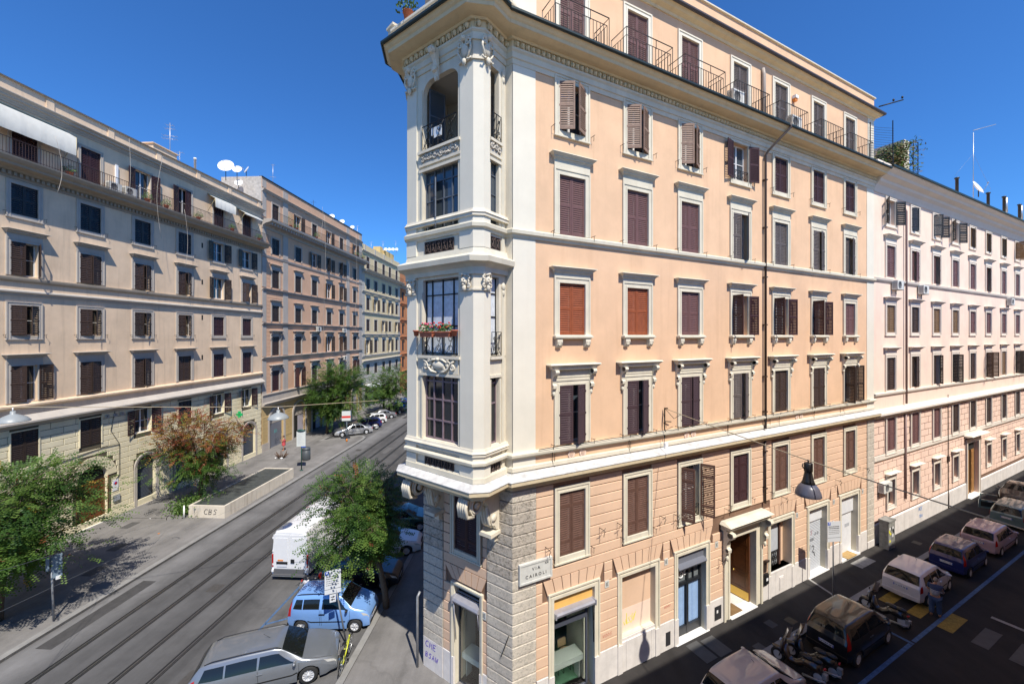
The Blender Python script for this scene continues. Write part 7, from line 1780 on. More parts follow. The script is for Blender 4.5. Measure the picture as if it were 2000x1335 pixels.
# ---------------------------------------------------------------- scooters, motorcycles, bicycle
def scooter_parts(pm, shield=True, big=False):
    P = []; ty, rm = wheel_meshes(.25 if not big else .29, .11, 5, RIMM)
    r = .25 if not big else .29
    P += [('wheel', ty, T(-.68,0,r), [('rim', rm)]), ('wheel', ty, T(.68,0,r), [('rim', rm)])]
    m = MB()
    m.tube([(-.75,0,.62),(-.5,0,.6),(-.2,0,.5),(.0,0,.34),(.25,0,.32),(.38,0,.45),(.48,0,.8)], .13, 8); m.ball((-.45,0,.55), .38,.17,.2, 12, 8); m.ball((.5,0,.7), .1,.2,.28, 10, 8); m.ball((.68,0,.5), .24,.09,.09, 10, 6)
    m.tube([(.48,0,.8),(.44,0,.98)], .05, 6); P.append(('body', m.mesh('body', pm), I4, []))
    m = MB(); m.ball((-.3,0,.76), .26,.14,.08, 12, 6); m.ball((-.62,0,.8), .2,.12,.08, 10, 6); P.append(('saddle', m.mesh('saddle', BLK), I4, []))
    m = MB(); m.tube([(.40,-.33,1.0),(.45,-.1,1.02),(.45,.1,1.02),(.40,.33,1.0)], .018, 6)
    for s in (-1,1): m.tube([(.42,s*.24,1.02),(.44,s*.3,1.16)], .008, 4); m.ball((.43,s*.32,1.2), .015,.06,.04, 6, 4); m.tube([(.62,s*.07,.25),(.48,s*.06,.75)], .02, 5)
    P.append(('handlebar', m.mesh('handlebar', BLK), I4, []))
    m = MB(); m.ball((-.86,0,.66), .04,.1,.04, 8, 5); P.append(('tail_light', m.mesh('tail_light', TAILL), I4, []))
    m = MB(); m.ball((.6,0,.86), .05,.09,.07, 8, 6); P.append(('headlight', m.mesh('headlight', HEADL), I4, []))
    m = MB(); m.box(-.95,-.8,-.09,.09,.3,.5); m.tube([(-.2,.1,.1),(-.6,.16,.2),(-.95,.17,.3)], .045, 8); P.append(('exhaust', m.mesh('exhaust', GALV), I4, []))
    if shield:
        m = MB(); n = 8
        V = [(.52-.12*z-.03*abs(k-n/2), (k-n/2)*.065*(1-.25*z), .95+z*.5) for z in (0,.5,1) for k in range(n+1)]
        m.add(V, [(j*(n+1)+k, j*(n+1)+k+1, (j+1)*(n+1)+k+1, (j+1)*(n+1)+k) for j in range(2) for k in range(n)], 0, True); P.append(('windscreen', m.mesh('windscreen', simple_mat('smoky_screen', (.34,.32,.28), .1) if 'smoky_screen' not in MAT else MAT['smoky_screen']), I4, []))
    return P
scb = paint('scooter_black', (.015,.014,.014), 0, .3)
def dirn(a, b): return math.atan2(b[1]-a[1], b[0]-a[0])
def place_2w(P, a, b, lab, grp='scooters parked among the cars of the side street', name='motor_scooter', cat='scooter', z=.0, lean=.08):
    M = T((a[0]+b[0])/2, (a[1]+b[1])/2, z, dirn(a, b)) @ Matrix.Rotation(lean, 4, 'X'); return place_car(P, M, lab, cat, grp, name)
place_2w(scooter_parts(scb, True, True), FR.xy(17.45,4.05), FR.xy(17.65,2.3), 'black scooter with a glowing red tail light between the black hatchback and the yellow crossing')
place_2w(scooter_parts(scb), FR.xy(11.75,3.95), FR.xy(11.45,2.3), 'dark scooter with a tall pale windscreen beside the black hatchback')
place_2w(scooter_parts(paint('scooter_brown', (.05,.035,.025), .3)), FR.xy(10.95,3.8), FR.xy(10.75,2.2), 'dark brown scooter close to the champagne silver car', lean=.1)
place_2w(scooter_parts(paint('scooter_white', (.68,.66,.64)), True), (-10.5,20.2), (-9.0,20.4), 'white scooter with red tail light parked between the van and the light blue car', 'scooters along the avenue kerb')
place_2w(scooter_parts(PAINT['scooter_white'], False), (-8.9,22.5), (-7.3,22.8), 'white scooter in the shade behind the foreground tree', 'scooters along the avenue kerb')
x1, y1 = FL.xy(68.0,8.1); x2, y2 = FL.xy(67.2,7.0); place_2w(scooter_parts(PAINT['scooter_white']), (x1,y1), (x2,y2), 'white motorcycle in front of the bright blue cars in the far row', 'scooters along the avenue kerb')
x1, y1 = FL.xy(54.2,8.2); x2, y2 = FL.xy(53.6,6.8); place_2w(scooter_parts(PAINT['scooter_white']), (x1,y1), (x2,y2), 'white scooter between the silver saloon and the dark blue car in the far row', 'scooters along the avenue kerb')
def bicycle():
    P = []
    m = MB(); m.lathe([(.325,-.02),(.345,-.012),(.345,.012),(.325,.02),(.318,0),(.325,-.02)], (0,0,0), 26, 0, 'y', caps=False); ty = m.mesh('tyre', RUB)
    m = MB(); m.lathe([(.3,-.01),(.322,-.01),(.322,.01),(.3,.01),(.3,-.01)], (0,0,0), 24, 0, 'y', caps=False)
    for k in range(12): a = math.pi*2*k/12; m.tube([(.02*math.cos(a+1.5),.02*(1 if k%2 else -1),.02*math.sin(a+1.5)),(.3*math.cos(a),0,.3*math.sin(a))], .0035, 3)
    m.lathe([(.03,-.04),(.03,.04)], (0,0,0), 8, 0, 'y'); rm = m.mesh('rim', ALU)
    P += [('wheel', ty, T(-.52,0,.345), [('rim', rm)]), ('wheel', ty, T(.54,0,.345), [('rim', rm)])]
    yf = paint('bicycle_yellow', (.62,.66,.03)); m = MB()
    m.tube([(-.12,0,.30),(-.22,0,.78)], .02, 6); m.tube([(-.2,0,.72),(.36,0,.78)], .02, 6); m.tube([(-.12,0,.3),(.36,0,.68)], .022, 6)
    for s in (-1,1): m.tube([(-.52,s*.05,.345),(-.12,s*.03,.3)], .011, 5); m.tube([(-.52,s*.05,.345),(-.2,s*.02,.7)], .010, 5)
    m.tube([(.35,0,.84),(.38,0,.64)], .026, 6); P.append(('frame', m.mesh('frame', yf), I4, []))
    m = MB()
    for s in (-1,1): m.tube([(.38,s*.05,.64),(.54,s*.05,.345)], .012, 5)
    m.tube([(.36,0,.64),(.33,0,.98)], .014, 5); m.tube([(.27,-.28,1.0),(.34,-.1,1.02),(.34,.1,1.02),(.27,.28,1.0)], .013, 5); P.append(('handlebar', m.mesh('handlebar', BLK), I4, []))
    m = MB(); m.tube([(-.22,0,.78),(-.25,0,.92)], .013, 5); m.ball((-.26,0,.95), .14,.08,.035, 10, 6); P.append(('saddle', m.mesh('saddle', BLK), I4, []))
    m = MB(); m.lathe([(.09,-.004),(.09,.004)], (-.12,.0,.30), 14, 0, 'y')
    m.tube([(-.12,-.06,.3),(-.04,-.08,.16)], .01, 4); m.box(-.09,.01,-.14,-.06,.14,.165); m.tube([(-.12,.06,.3),(-.2,.08,.44)], .01, 4); m.box(-.25,-.15,.06,.14,.43,.455); P.append(('crank', m.mesh('crank', BLK), I4, []))
    m = MB(); m.tube([(-.8,0,.55),(-.75,0,.66),(-.55,0,.71),(-.4,0,.7)], .018, 4); m.box(-.6,-.3,-.07,.07,.73,.75); P.append(('mudguard', m.mesh('mudguard', BLK), I4, []))
    return P
place_2w(bicycle(), (-6.52,15.15), (-6.62,16.35), 'yellow-framed bicycle chained to the parking sign pole on the pavement', None, 'bicycle', 'bicycle', .12, .05)

# ---------------------------------------------------------------- TREES
LG = [simple_mat('leaf_green_%d' % i, c, .5, 0, .4) for i, c in enumerate([(.082,.155,.028),(.055,.118,.022),(.118,.19,.04),(.036,.085,.018)])]
LO = [simple_mat('leaf_autumn_%d' % i, c, .55, 0, .4) for i, c in enumerate([(.27,.085,.035),(.30,.19,.03),(.20,.055,.03)])]
for m_ in LG+LO:
    nt = m_.node_tree; b = nt.nodes['Principled BSDF']; tr = nt.nodes.new('ShaderNodeBsdfTranslucent'); c = b.inputs['Base Color'].default_value
    tr.inputs[0].default_value = (min(1,c[0]*1.5), min(1,c[1]*1.5), c[2], 1); mx = nt.nodes.new('ShaderNodeMixShader'); mx.inputs[0].default_value = .3
    out = nt.nodes['Material Output']; nt.links.new(b.outputs[0], mx.inputs[1]); nt.links.new(tr.outputs[0], mx.inputs[2]); nt.links.new(mx.outputs[0], out.inputs[0])
def tree(x, y, lab, trunk_h, c, rad, N, seed, leaf=.085, autumn=0., lean=(0,0), aut_fn=None, tr=.13, density=1., droop=.35):
    """c = crown centre relative to the base, rad = radii; twigs carry pairs of leaflets"""
    rnd = random.Random(seed); M = T(x, y, .1)
    o = thing('street_tree', M, lab, 'tree', 'street trees of the avenue')
    mb = MB(); c = Vector(c); fork = Vector((lean[0]*.6, lean[1]*.6, trunk_h))
    mb.tube([(0,0,-.1),(lean[0]*.1,lean[1]*.1,trunk_h*.3),(lean[0]*.35,lean[1]*.35,trunk_h*.7),tuple(fork)], tr*1.15, 9, r2=tr*.75)
    br = MB(); twigs = []
    nl = 9
    for i in range(nl):
        az = 2*math.pi*(i+rnd.uniform(-.3,.3))/nl; el = rnd.uniform(-.15,1.2)
        e = c+Vector((rad[0]*math.cos(az)*math.cos(el), rad[1]*math.sin(az)*math.cos(el), rad[2]*math.sin(el)))*rnd.uniform(.8,1.02)
        mid = fork.lerp(e, .45)+Vector((0,0,.35)); pts = [fork.lerp(mid, t)*(1-t)+mid.lerp(e, t)*t for t in [k/6 for k in range(7)]]
        br.tube([tuple(p) for p in pts], tr*.45, 6, r2=.014)
        for j in range(1, 7):
            for q in range(5):
                p = pts[j]+Vector((rnd.gauss(0,.1),rnd.gauss(0,.1),rnd.gauss(0,.08)))
                d = Vector((rnd.gauss(0,1),rnd.gauss(0,1),rnd.gauss(.1,.6))).normalized()
                l = rnd.uniform(.5,1.1)*min(rad)*.42; e2 = p+d*l
                r_ = ((e2.x-c.x)/rad[0])**2+((e2.y-c.y)/rad[1])**2+((e2.z-c.z)/rad[2])**2
                if r_ > 1.25: continue
                br.tube([tuple(p), tuple(p.lerp(e2,.5)+Vector((0,0,.06))), tuple(e2)], .018, 4, r2=.006); twigs.append((p, e2))
    put('trunk', mb.mesh('trunk', BARK), M, o); put('branches', br.mesh('branches', BARK), M, o)
    cr = MB(); cnt = 0; mats = LG+LO
    # clump centres spread through the crown shell, uneven so gaps remain
    cl = []
    for k in range(int(95*density)):
        d = Vector((rnd.gauss(0,1),rnd.gauss(0,1),rnd.gauss(.12,.9))).normalized(); s = rnd.random()**.42*rnd.uniform(.86,1.08)
        cl.append((c+Vector((d.x*rad[0]*s, d.y*rad[1]*s, d.z*rad[2]*s)), rnd.uniform(.26,.6)*min(rad)*.52, rnd.random()))
    for p, e2 in twigs: cl.append((p.lerp(e2, rnd.uniform(.6,1.1)), rnd.uniform(.2,.42)*min(rad)*.5, rnd.random()))
    per = max(4, N//(len(cl)*9))
    for (cc, cr_, tone) in cl:
        for k in range(per):
            # a compound leaf / twig spray: axis outwards and drooping, leaflets on both sides
            d = Vector((rnd.gauss(0,1),rnd.gauss(0,1),rnd.gauss(0,.5))).normalized()
            p = cc+d*cr_*rnd.random()**.5; out = (p-c); out.z *= .3
            ax = (d*.6+out.normalized()*.8+Vector((0,0,-droop*rnd.random()))).normalized(); side = ax.cross(Vector((0,0,1)))
            if side.length < .1: side = Vector((1,0,0))
            side.normalize(); up = side.cross(ax).normalized(); Ls = leaf*rnd.uniform(3.2,5.2)
            au = autumn if aut_fn is None else aut_fn(p-c, rnd)
            mi = 4+rnd.randrange(3) if rnd.random() < au else (0 if tone < .34 else 1 if tone < .6 else 2 if tone < .82 else 3)
            if rnd.random() < .06 and mi < 4: mi = rnd.randrange(4)
            for j in range(9):
                s = (-1,1)[j % 2]; q = p+ax*(Ls*(j/9))+Vector((0,0,-.25*droop*Ls*(j/9)**2))
                w = side*s*leaf*rnd.uniform(.75,1.1)+up*rnd.uniform(-.45,.25)*leaf; h = ax*leaf*.34
                cr.add([tuple(q), tuple(q+w*.5+h), tuple(q+w), tuple(q+w*.5-h)], [(0,1,2,3)], mi); cnt += 1
    put('crown', cr.mesh('crown', mats), M, o)
    return o
tree(-5.95, 18.95, 'green street tree on the pavement hiding the front of the white van', 2.5, (-1.3,-.1,4.25), (2.15,2.25,2.5), 42000, 5, .105, .015, (-.8,0), None, .14, 1.5)
tree(-23.2, 18.0, 'big green tree at the left edge casting a broad shadow on the pavement', 2.4, (.0,.2,4.2), (3.9,4.0,2.9), 60000, 8, .12, .05, (.2,.2), lambda d, r: .10 if d.x < -1 and d.z < .3 else .012, .17, 1.7)
tree(-23.9, 30.6, 'reddish street tree with orange upper twigs behind the concrete stair box', 2.2, (-.2,.0,4.1), (3.9,3.1,3.0), 36000, 12, .12, .3, (.2,0), lambda d, r: .85 if d.z > .75 else (.42 if d.z > -.4 else .08), .16, .95)
tree(-24.3, 52.5, 'dark green street tree before the salmon building in the middle distance', 2.4, (1.6,.6,5.3), (4.8,4.2,3.9), 44000, 15, .18, .0, (.2,0), None, .18, 1.7)
tree(-21.2, 66.0, 'green tree at the far end of the avenue beside the bay tower', 2.4, (2.0,0,4.2), (4.4,3.8,3.6), 20000, 21, .22, .0, (0,0), None, .16, 1.3)
tree(-19.6, 90.0, 'farthest tree of the avenue behind the parked blue cars', 2.4, (1,0,4.2), (4.0,4,3.4), 6000, 25, .26, .0, (0,0), None, .16)
# low shrub at the foot of the reddish tree
rnd = random.Random(3); mb = MB()
for k in range(3800):
    d = Vector((rnd.gauss(0,.75),rnd.gauss(0,.5),abs(rnd.gauss(0,.42)))); a = Vector((rnd.gauss(0,1),rnd.gauss(0,1),rnd.gauss(0,.6))).normalized()*.075; b = a.orthogonal().normalized()*.05
    mb.add([tuple(d-a),tuple(d+b),tuple(d+a),tuple(d-b)], [(0,1,2,3)], k % 3)
thing('shrub', T(-23.3,29.5,.1), 'yellow-green shrub at the foot of the reddish tree', 'shrub', None, mb.mesh('shrub', [LG[2],LG[0],LG[1]]))
# ---------------------------------------------------------------- STREET FURNITURE
# concrete stair box with dark panelled top
sb = thing('stair_enclosure', FL.at(27.0,6.75,.12), 'low travertine-walled box with dark metal roof panels and black graffiti on the left pavement', 'enclosure')
mb = MB(); t0, t1, n0, n1 = 27.0, 35.1, 5.45, 8.12
mb.fb(t0, t1, n1-.14, n1, .1, .98); mb.fb(t0, t1, n0, n0+.14, .1, .98); mb.fb(t0, t0+.14, n0+.141, n1-.141, .1, .98); mb.fb(t1-.14, t1, n0+.141, n1-.141, .1, .98)
put('wall', mb.mesh('wall', rough_mat('stained_travertine', (.62,.56,.47), .12, 2, .8, 30, .3, .75, (.28,.23,.17))), FL.at(0), sb)
RP = simple_mat('green_grey_metal_panel', (.075,.085,.085), .45, .3, var=.2)
for k in range(6):
    a = t0+.15+(t1-t0-.3)*k/6; b = t0+.15+(t1-t0-.3)*(k+1)/6-.03; mb = MB(); mb.fb(a, b, n0+.15, n1-.15, .89, .94); put('roof_panel', mb.mesh('roof_panel', RP), FL.at(0), sb)
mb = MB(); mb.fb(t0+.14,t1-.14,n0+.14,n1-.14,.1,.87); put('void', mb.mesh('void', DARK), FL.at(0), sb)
FBX = Frame(*FL.xy(27.0, 8.12), -FL.n[0], -FL.n[1])   # end face towards the camera: t runs from street to wall
def end_tag(word, x, z, s, mat, r):
    Fd = Frame(*FL.xy(27.0, 5.45), FL.n[0], FL.n[1])
    return tag_(Fd, .012, x, z, word, s, mat, sb, r=r)
end_tag('CBS', 1.15, .38, .36, INK, .022); end_tag('DICI', .35, .62, .18, ROLL, .01)
mb = MB(); mb.tube([(0,0,.1),(0,0,1.0)], .045, 8); mb.ball((0,0,1.02), .05,.05,.04, 8, 5); thing('bollard', FL.at(26.8,5.3), 'short white post at the corner of the travertine box', 'bollard', None, mb.mesh('bollard', WHITE))
# parking sign on pole (foreground)
def park_sign(x, y, lab, h0, h1, w, hgt, ang, lean=0., arrows=True, leany=0.):
    M = T(x, y, .12); o = thing('parking_sign', M, lab, 'sign', 'parking signs on poles')
    mb = MB(); mb.tube([(0,0,0),(lean,leany,h1+.02)], .032, 8); put('pole', mb.mesh('pole', GALV), M, o)
    Mp = M @ T(lean*.97, leany*.97, 0, ang)
    mb = MB(); mb.box(-w/2,w/2,-.05,-.035,h0,h1); mb.box(-w/2+.015,-w/2+.16,-.054,-.05,h1-.18,h1-.03,1); mb.box(-w/2,w/2,-.054,-.05,h0+hgt*.2,h0+hgt*.2+.012,2)
    put('plate', mb.mesh('plate', [simple_mat('sign_plate', (.58,.60,.62), .4) if 'sign_plate' not in MAT else MAT['sign_plate'], SIGNB, INK]), Mp, o)
    letters('P', .15, Mp @ T(-w/2+.09,-.056,h1-.105), o, WHITE)
    mb = MB(); rn = random.Random(2)
    for k in range(5):
        z = h1-.27-k*.085; xx = -w/2+.06
        while xx < w/2-.1:
            l = rn.uniform(.02,.07); mb.box(xx, min(xx+l, w/2-.06), -.0535,-.05, z, z+(.038 if k < 2 else .02)); xx += l+.016
    put('printed_lines', mb.mesh('printed_lines', INK), Mp, o)
    if arrows:
        mb = MB(); mb.box(-.12,.12,-.05,-.036,h0-.36,h0-.04); put('arrow_plate', mb.mesh('arrow_plate', MAT['sign_plate']), Mp, o)
        mb = MB()
        for s, z in ((-1,h0-.14),(1,h0-.25)): mb.add([(-.09*s,-.053,z),(.0,-.053,z+.05),(.0,-.053,z-.05)], [(0,1,2)]); mb.box(min(0,.08*s),max(0,.08*s),-.054,-.051,z-.015,z+.015)
        put('arrow', mb.mesh('arrow', INK), Mp, o)
    return o
park_sign(-6.98, 16.8, 'white and blue parking sign on a leaning pole beside the yellow bicycle', 2.15, 3.12, .62, .97, RAD(22), -.52, True, -.12)
x, y = FR.xy(17.05, 1.42); park_sign(x, y, 'white and blue parking sign on a straight pole in the shaded side street', 2.75, 3.75, .72, 1.0, FR.ang-.35, 0, False)
# bus stop posts
M = T(*FL.xy(37.01,7.7), .13); o = thing('bus_stop_post', M, 'green bus stop post with a white timetable panel on the left pavement', 'bus stop', 'bus stop posts on the left pavement')
mb = MB(); mb.tube([(0,0,0),(0,0,3.0)], .045, 8); mb.lathe([(.16,0),(.16,.03),(.05,.06)], (0,0,0), 10); put('post', mb.mesh('post', GRNP), M, o)
Mp = M @ T(0,0,0,RAD(8)); mb = MB(); mb.box(-.42,.38,-.05,.05,2.3,3.75); put('panel', mb.mesh('panel', simple_mat('timetable_white', (.60,.63,.61), .4)), Mp, o)
mb = MB(); mb.lathe([(.36,0),(.3,.1),(.15,.17),(0,.19)], (-.02,0,3.75), 12, 0, 'z', True, 1.15, .4); mb.box(.0,.4,-.06,-.03,2.2,2.3,1); put('cap', mb.mesh('cap', [GRNP, SIGNB]), Mp, o)
mb = MB(); rn = random.Random(8)
for k in range(14): mb.box(-.34,-.34+rn.uniform(.2,.6),-.053,-.05,2.5+k*.075,2.52+k*.075)
put('printed_lines', mb.mesh('printed_lines', ROLL), Mp, o)
M = T(*FL.xy(47.41,7.15), .13); o = thing('bus_stop_sign', M, 'bus stop sign with white panel and red band beside the silver saloon', 'bus stop', 'bus stop posts on the left pavement')
mb = MB(); mb.tube([(0,0,0),(0,0,2.6)], .06, 8); put('post', mb.mesh('post', simple_mat('slate_post', (.06,.09,.11), .5)), M, o)
mb = MB(); mb.box(-.55,.5,-.12,.12,2.5,3.75); put('case', mb.mesh('case', MAT['slate_post']), M @ T(.05,.02,0,RAD(12)), o)
mb = MB(); mb.box(-.55,.45,-.14,-.121,2.54,3.71); mb.box(-.54,.44,-.145,-.14,2.88,3.13,1); put('panel', mb.mesh('panel', [MAT['timetable_white'], SIGNR]), M @ T(.0,.02,0,RAD(12)), o)
letters('FERMATA', .17, M @ T(-.05,-.12,3.0,RAD(12)), o, INK) if False else None
mb = MB(); mb.lathe([(.13,0),(.09,.3),(.05,.35)], (0,0,0), 8); put('collar', mb.mesh('collar', AMBER), M, o)
# litter bin, dead planter, pole with box
M = T(*FL.xy(40.2,6.3), .13); o = thing('litter_bin', M, 'dark grey litter bin behind the green bus stop post', 'bin')
mb = MB(); mb.lathe([(.36,0),(.40,.1),(.40,1.0),(.36,1.02)], (0,0,0), 16); put('drum', mb.mesh('drum', simple_mat('bin_grey', (.06,.07,.08), .5)), M, o)
mb = MB(); mb.lathe([(.38,1.05),(.42,1.1),(.36,1.25),(.2,1.33),(0,1.35)], (0,0,0), 16); put('lid', mb.mesh('lid', MAT['bin_grey']), M, o)
M = T(*FL.xy(40.6,3.4), .13); o = thing('cut_back_planting', M, 'cut-back brown twigs in a tree pit near the woman in red', 'plant')
rn = random.Random(5); mb = MB()
for k in range(40): a = rn.random()*6.28; mb.tube([(.3*math.cos(a)*rn.random(),.3*math.sin(a)*rn.random(),0),(.75*math.cos(a)*rn.uniform(.5,1),.6*math.sin(a),rn.uniform(.2,.75))], .02, 4)
put('twigs', mb.mesh('twigs', simple_mat('dry_twigs', (.11,.06,.035), .9)), M, o)
mb = MB(); mb.ball((.2,-.4,.1), .16,.12,.1, 8, 5); mb.ball((-.5,-.2,.07), .12,.1,.07, 8, 5); thing('litter', M, 'white paper litter beside the cut-back planting', 'litter', None, mb.mesh('litter', WHITE))
M = T(*FL.xy(16.87,8.24), .12); o = thing('sign_pole', M, 'grey pole with a narrow box sign on the shaded left pavement', 'pole')
mb = MB(); mb.tube([(0,0,0),(-.12,0,2.9)], .04, 8); put('pole', mb.mesh('pole', GALV), M, o)
mb = MB(); mb.box(-.04,.26,-.05,.05,1.95,2.95); mb.box(-.24,-.14,-.03,.03,2.35,2.95); put('box_sign', mb.mesh('box_sign', simple_mat('pale_blue_box', (.18,.24,.30), .5)), M @ T(0,0,0,RAD(62)), o)
mb = MB(); mb.box(.05,.2,-.07,.07,1.85,2.0); put('lock', mb.mesh('lock', WHITE), M @ T(0,0,0,RAD(62)), o)
# pharmacy cross on the beige building
M = FL.at(38.2, .02, 5.15); o = thing('pharmacy_cross', M, 'bright green pharmacy cross sticking out from the yellow base above the shops', 'sign')
mb = MB(); mb.box(-.05,.05,-.9,-.3,-.12,.12); mb.box(-.05,.05,-.72,-.48,-.32,.32); put('cross', mb.mesh('cross', simple_mat('pharmacy_green', (.0,.42,.12), .4)), M, o)
mb = MB(); mb.tube([(0,0,.0),(0,-.3,.0)], .03, 5); put('bracket', mb.mesh('bracket', IRON), M, o)
# graffiti-covered street cabinet
M = FR.at(25.45, .42, .12); o = thing('street_cabinet', M, 'graffiti-covered grey street cabinet against the pale pink wall', 'cabinet')
mb = MB(); mb.box(-.42,.42,-.28,.16,.0,1.62); mb.box(-.46,.46,-.32,.2,1.62,1.72); put('casing', mb.mesh('casing', simple_mat('cabinet_grey', (.22,.22,.20), .7, var=.35)), M, o)
mb = MB(); rn = random.Random(6)
for k in range(9): x = rn.uniform(-.38,.2); z = rn.uniform(.2,1.4); mb.box(x,x+rn.uniform(.08,.2),-.288,-.281,z,z+rn.uniform(.08,.22), k % 3)
for k in range(4): z = .3+k*.3; mb.box(.421,.428,-.2,.05,z,z+.16,k%3)
put('sticker', mb.mesh('sticker', [WHITE, YELS, BLK]), M, o)
mb = MB(); mb.box(.0,.008,-.285,-.28,.05,1.58); put('door_gap', mb.mesh('door_gap', BLK), M, o)
# span wires and hanging lamps
def hang_lamp(x, y, ztop, lab, mat, r, h, kind):
    M = T(x, y, ztop); o = thing('hanging_street_lamp', M, lab, 'street lamp', 'street lamps hanging on span wires')
    mb = MB()
    if kind == 'bell': mb.lathe([(.085,0),(.10,-.02),(.10,-.22),(.085,-.24),(.09,-.28),(.13,-.48),(.16,-.55)], (0,0,0), 20); put('neck', mb.mesh('neck', BLK), M, o); mb = MB(); mb.lathe([(.16,-.55),(.24,-.66),(.285,-.78),(.30,-.86),(.295,-.87),(.27,-.78),(.15,-.58)], (0,0,0), 26); put('lamp_shade', mb.mesh('lamp_shade', mat), M, o); mb = MB(); mb.ball((0,0,-.72), .1,.1,.13, 10, 7); put('bulb', mb.mesh('bulb', WHITE), M, o); mb = MB(); mb.tube([(-.14,0,-.02),(-.16,0,-.1),(-.1,0,-.16)], .015, 5); mb.tube([(0,0,0),(0,0,.08)], .02, 5); put('hanger', mb.mesh('hanger', BLK), M, o)
    else:
        mb.lathe([(.07,0),(.07,-.1),(.16,-.14),(.34,-.24),(r,-.36),(r,-.38),(.3,-.30),(.05,-.2)], (0,0,0), 22); put('lamp_shade', mb.mesh('lamp_shade', mat), M, o); mb = MB(); mb.tube([(0,0,0),(0,0,.12)], .02, 5); mb.ball((0,0,-.3), .1,.1,.1, 8, 6); put('bulb', mb.mesh('bulb', WHITE), M, o)
lx, ly = FR.xy(5.84, 5.85); hang_lamp(lx, ly, 9.62, 'black-necked bell lamp with grey-blue shade hanging over the side street', LAMPG, .3, .87, 'bell')
hang_lamp(-18.0, 14.4, 10.28, 'wide pale grey lamp hanging near the left edge above the avenue', LAMPW, .44, .4, 'wide'); hang_lamp(-10.3, 17.6, 9.72, 'wide pale lamp hanging before the first grey arch of the salmon building', LAMPW, .42, .4, 'wide')
def wire(pts, lab, r=.008, mat=None, sag=0.):
    P = []
    for a, b in zip(pts[:-1], pts[1:]):
        for k in range(12): t = k/12; p = Vector(a).lerp(Vector(b), t); p.z -= sag*4*t*(1-t); P.append(tuple(p))
    P.append(pts[-1]); mb = MB(); mb.tube(P, r, 5); return thing('span_wire', T(0,0,0), lab, 'cable', 'wires strung over the streets', mb.mesh('span_wire', mat or IRON))
ROPE = simple_mat('sheathed_cable', (.36,.29,.19), .7)
hk = FR.xy(6.9, .1); e = FR.xy(4.6, 12.3)
wire([(hk[0],hk[1],10.05),(lx,ly,9.68),(e[0],e[1],9.6)], 'tan cable from the peach facade to the bell lamp over the side street', .014, ROPE, .02)
mb = MB(); mb.tube([(0,-.1,-1.1),(0,-.1,.12),(.0,-.25,.12)], .025, 6); mb.tube([(0,-.1,.1),(.25,-.35,-.3),(.6,-.4,-.15)], .012, 5); mb.tube([(.05,-.05,-.45),(.35,-.12,-.48)], .02, 5); mb.box(-.02,.14,-.16,-.02,-1.55,-1.3,1); thing('wire_bracket', FR.at(6.9, 0, 9.95), 'iron bracket with looping cable on the peach facade below the third window', 'bracket', None, mb.mesh('wire_bracket', [IRON, WHITE]))
wire([(-29.8,9.3,10.9),(-18.0,14.4,10.42),(-10.3,17.6,9.86),(SFR.xy(-6)[0],SFR.xy(-6)[1],9.75)], 'pale span cable carrying the two lamps across the avenue', .014, ROPE)
def pxw(x, y, Y): return ((x-1000)/F*Y, Y, 13-(y-655)/F*Y)
wire([pxw(-60,1132,12), pxw(320,1018,26), pxw(800,880,60)], 'thin tram contact wire running up the avenue, upper one', .006, GALV)
wire([pxw(-60,1222,12), pxw(200,1100,20), pxw(800,850,60)], 'thin tram contact wire running up the avenue, lower one', .006, GALV)
a = pxw(200,1011,21); b = pxw(322,1011,24); wire([a, b], 'short pull-off wire with insulator holding the tram wire', .008, IRON)
mb = MB(); mb.tube([tuple(Vector(a)+Vector((0,0,0))), tuple(Vector(a).lerp(Vector(b), .08))], .035, 6); q = pxw(332,1011,24.3)
mb.tube([(q[0]+.22*math.cos(k*.5), q[1], q[2]-.05+.2*math.sin(k*.5)) for k in range(8)], .02, 5); thing('insulator', T(0,0,0), 'pale insulator and clamp on the tram pull-off wire', 'insulator', None, mb.mesh('insulator', BLK))
wire([pxw(1680,930,24), pxw(1881,991,26)], 'cable continuing low across the shaded side street', .010, PIPE) if False else None
# ---------------------------------------------------------------- ROOFTOP THINGS
def dish(x, y, z, r, az, el, lab, grp='satellite dishes on the roofs', post=.7):
    M = T(x, y, z); o = thing('satellite_dish', M, lab, 'satellite dish', grp)
    mb = MB(); mb.tube([(0,0,-post),(0,0,.0)], .035, 6); put('mast', mb.mesh('mast', IRON), M, o)
    D = M @ T(0,0,.15,az) @ Matrix.Rotation(el, 4, 'X')
    mb = MB(); mb.lathe([(r,0),(r*.75,.07*r*2),(r*.4,.11*r*2),(0,.13*r*2)], (0,0,0), 22, 0, 'y')
    for v in range(len(mb.v)): mb.v[v] = (mb.v[v][0], -mb.v[v][1], mb.v[v][2])
    put('reflector', mb.mesh('reflector', DISH), D, o)
    mb = MB(); mb.tube([(0,.05,-r),(0,-r*.9,-.1)], .018, 5); mb.ball((0,-r*.9,-.08), .05,.07,.05, 8, 5); put('feed_arm', mb.mesh('feed_arm', GALV), D, o)
def antenna(x, y, z, h, lab, arms, az=.3, mat=None):
    M = T(x, y, z, az); o = thing('tv_antenna', M, lab, 'antenna', 'television antennas on the roofs')
    mb = MB(); mb.tube([(0,0,-.6),(0,0,h)], .025, 5); put('mast', mb.mesh('mast', mat or ALU), M, o)
    mb = MB()
    for zz, l, n in arms:
        mb.tube([(-l/2,0,zz),(l/2,0,zz)], .014, 4)
        for k in range(n): x_ = -l/2+l*k/max(1,n-1); mb.tube([(x_,-.22,zz),(x_,.22,zz)], .008, 3)
    put('elements', mb.mesh('elements', mat or ALU), M, o)
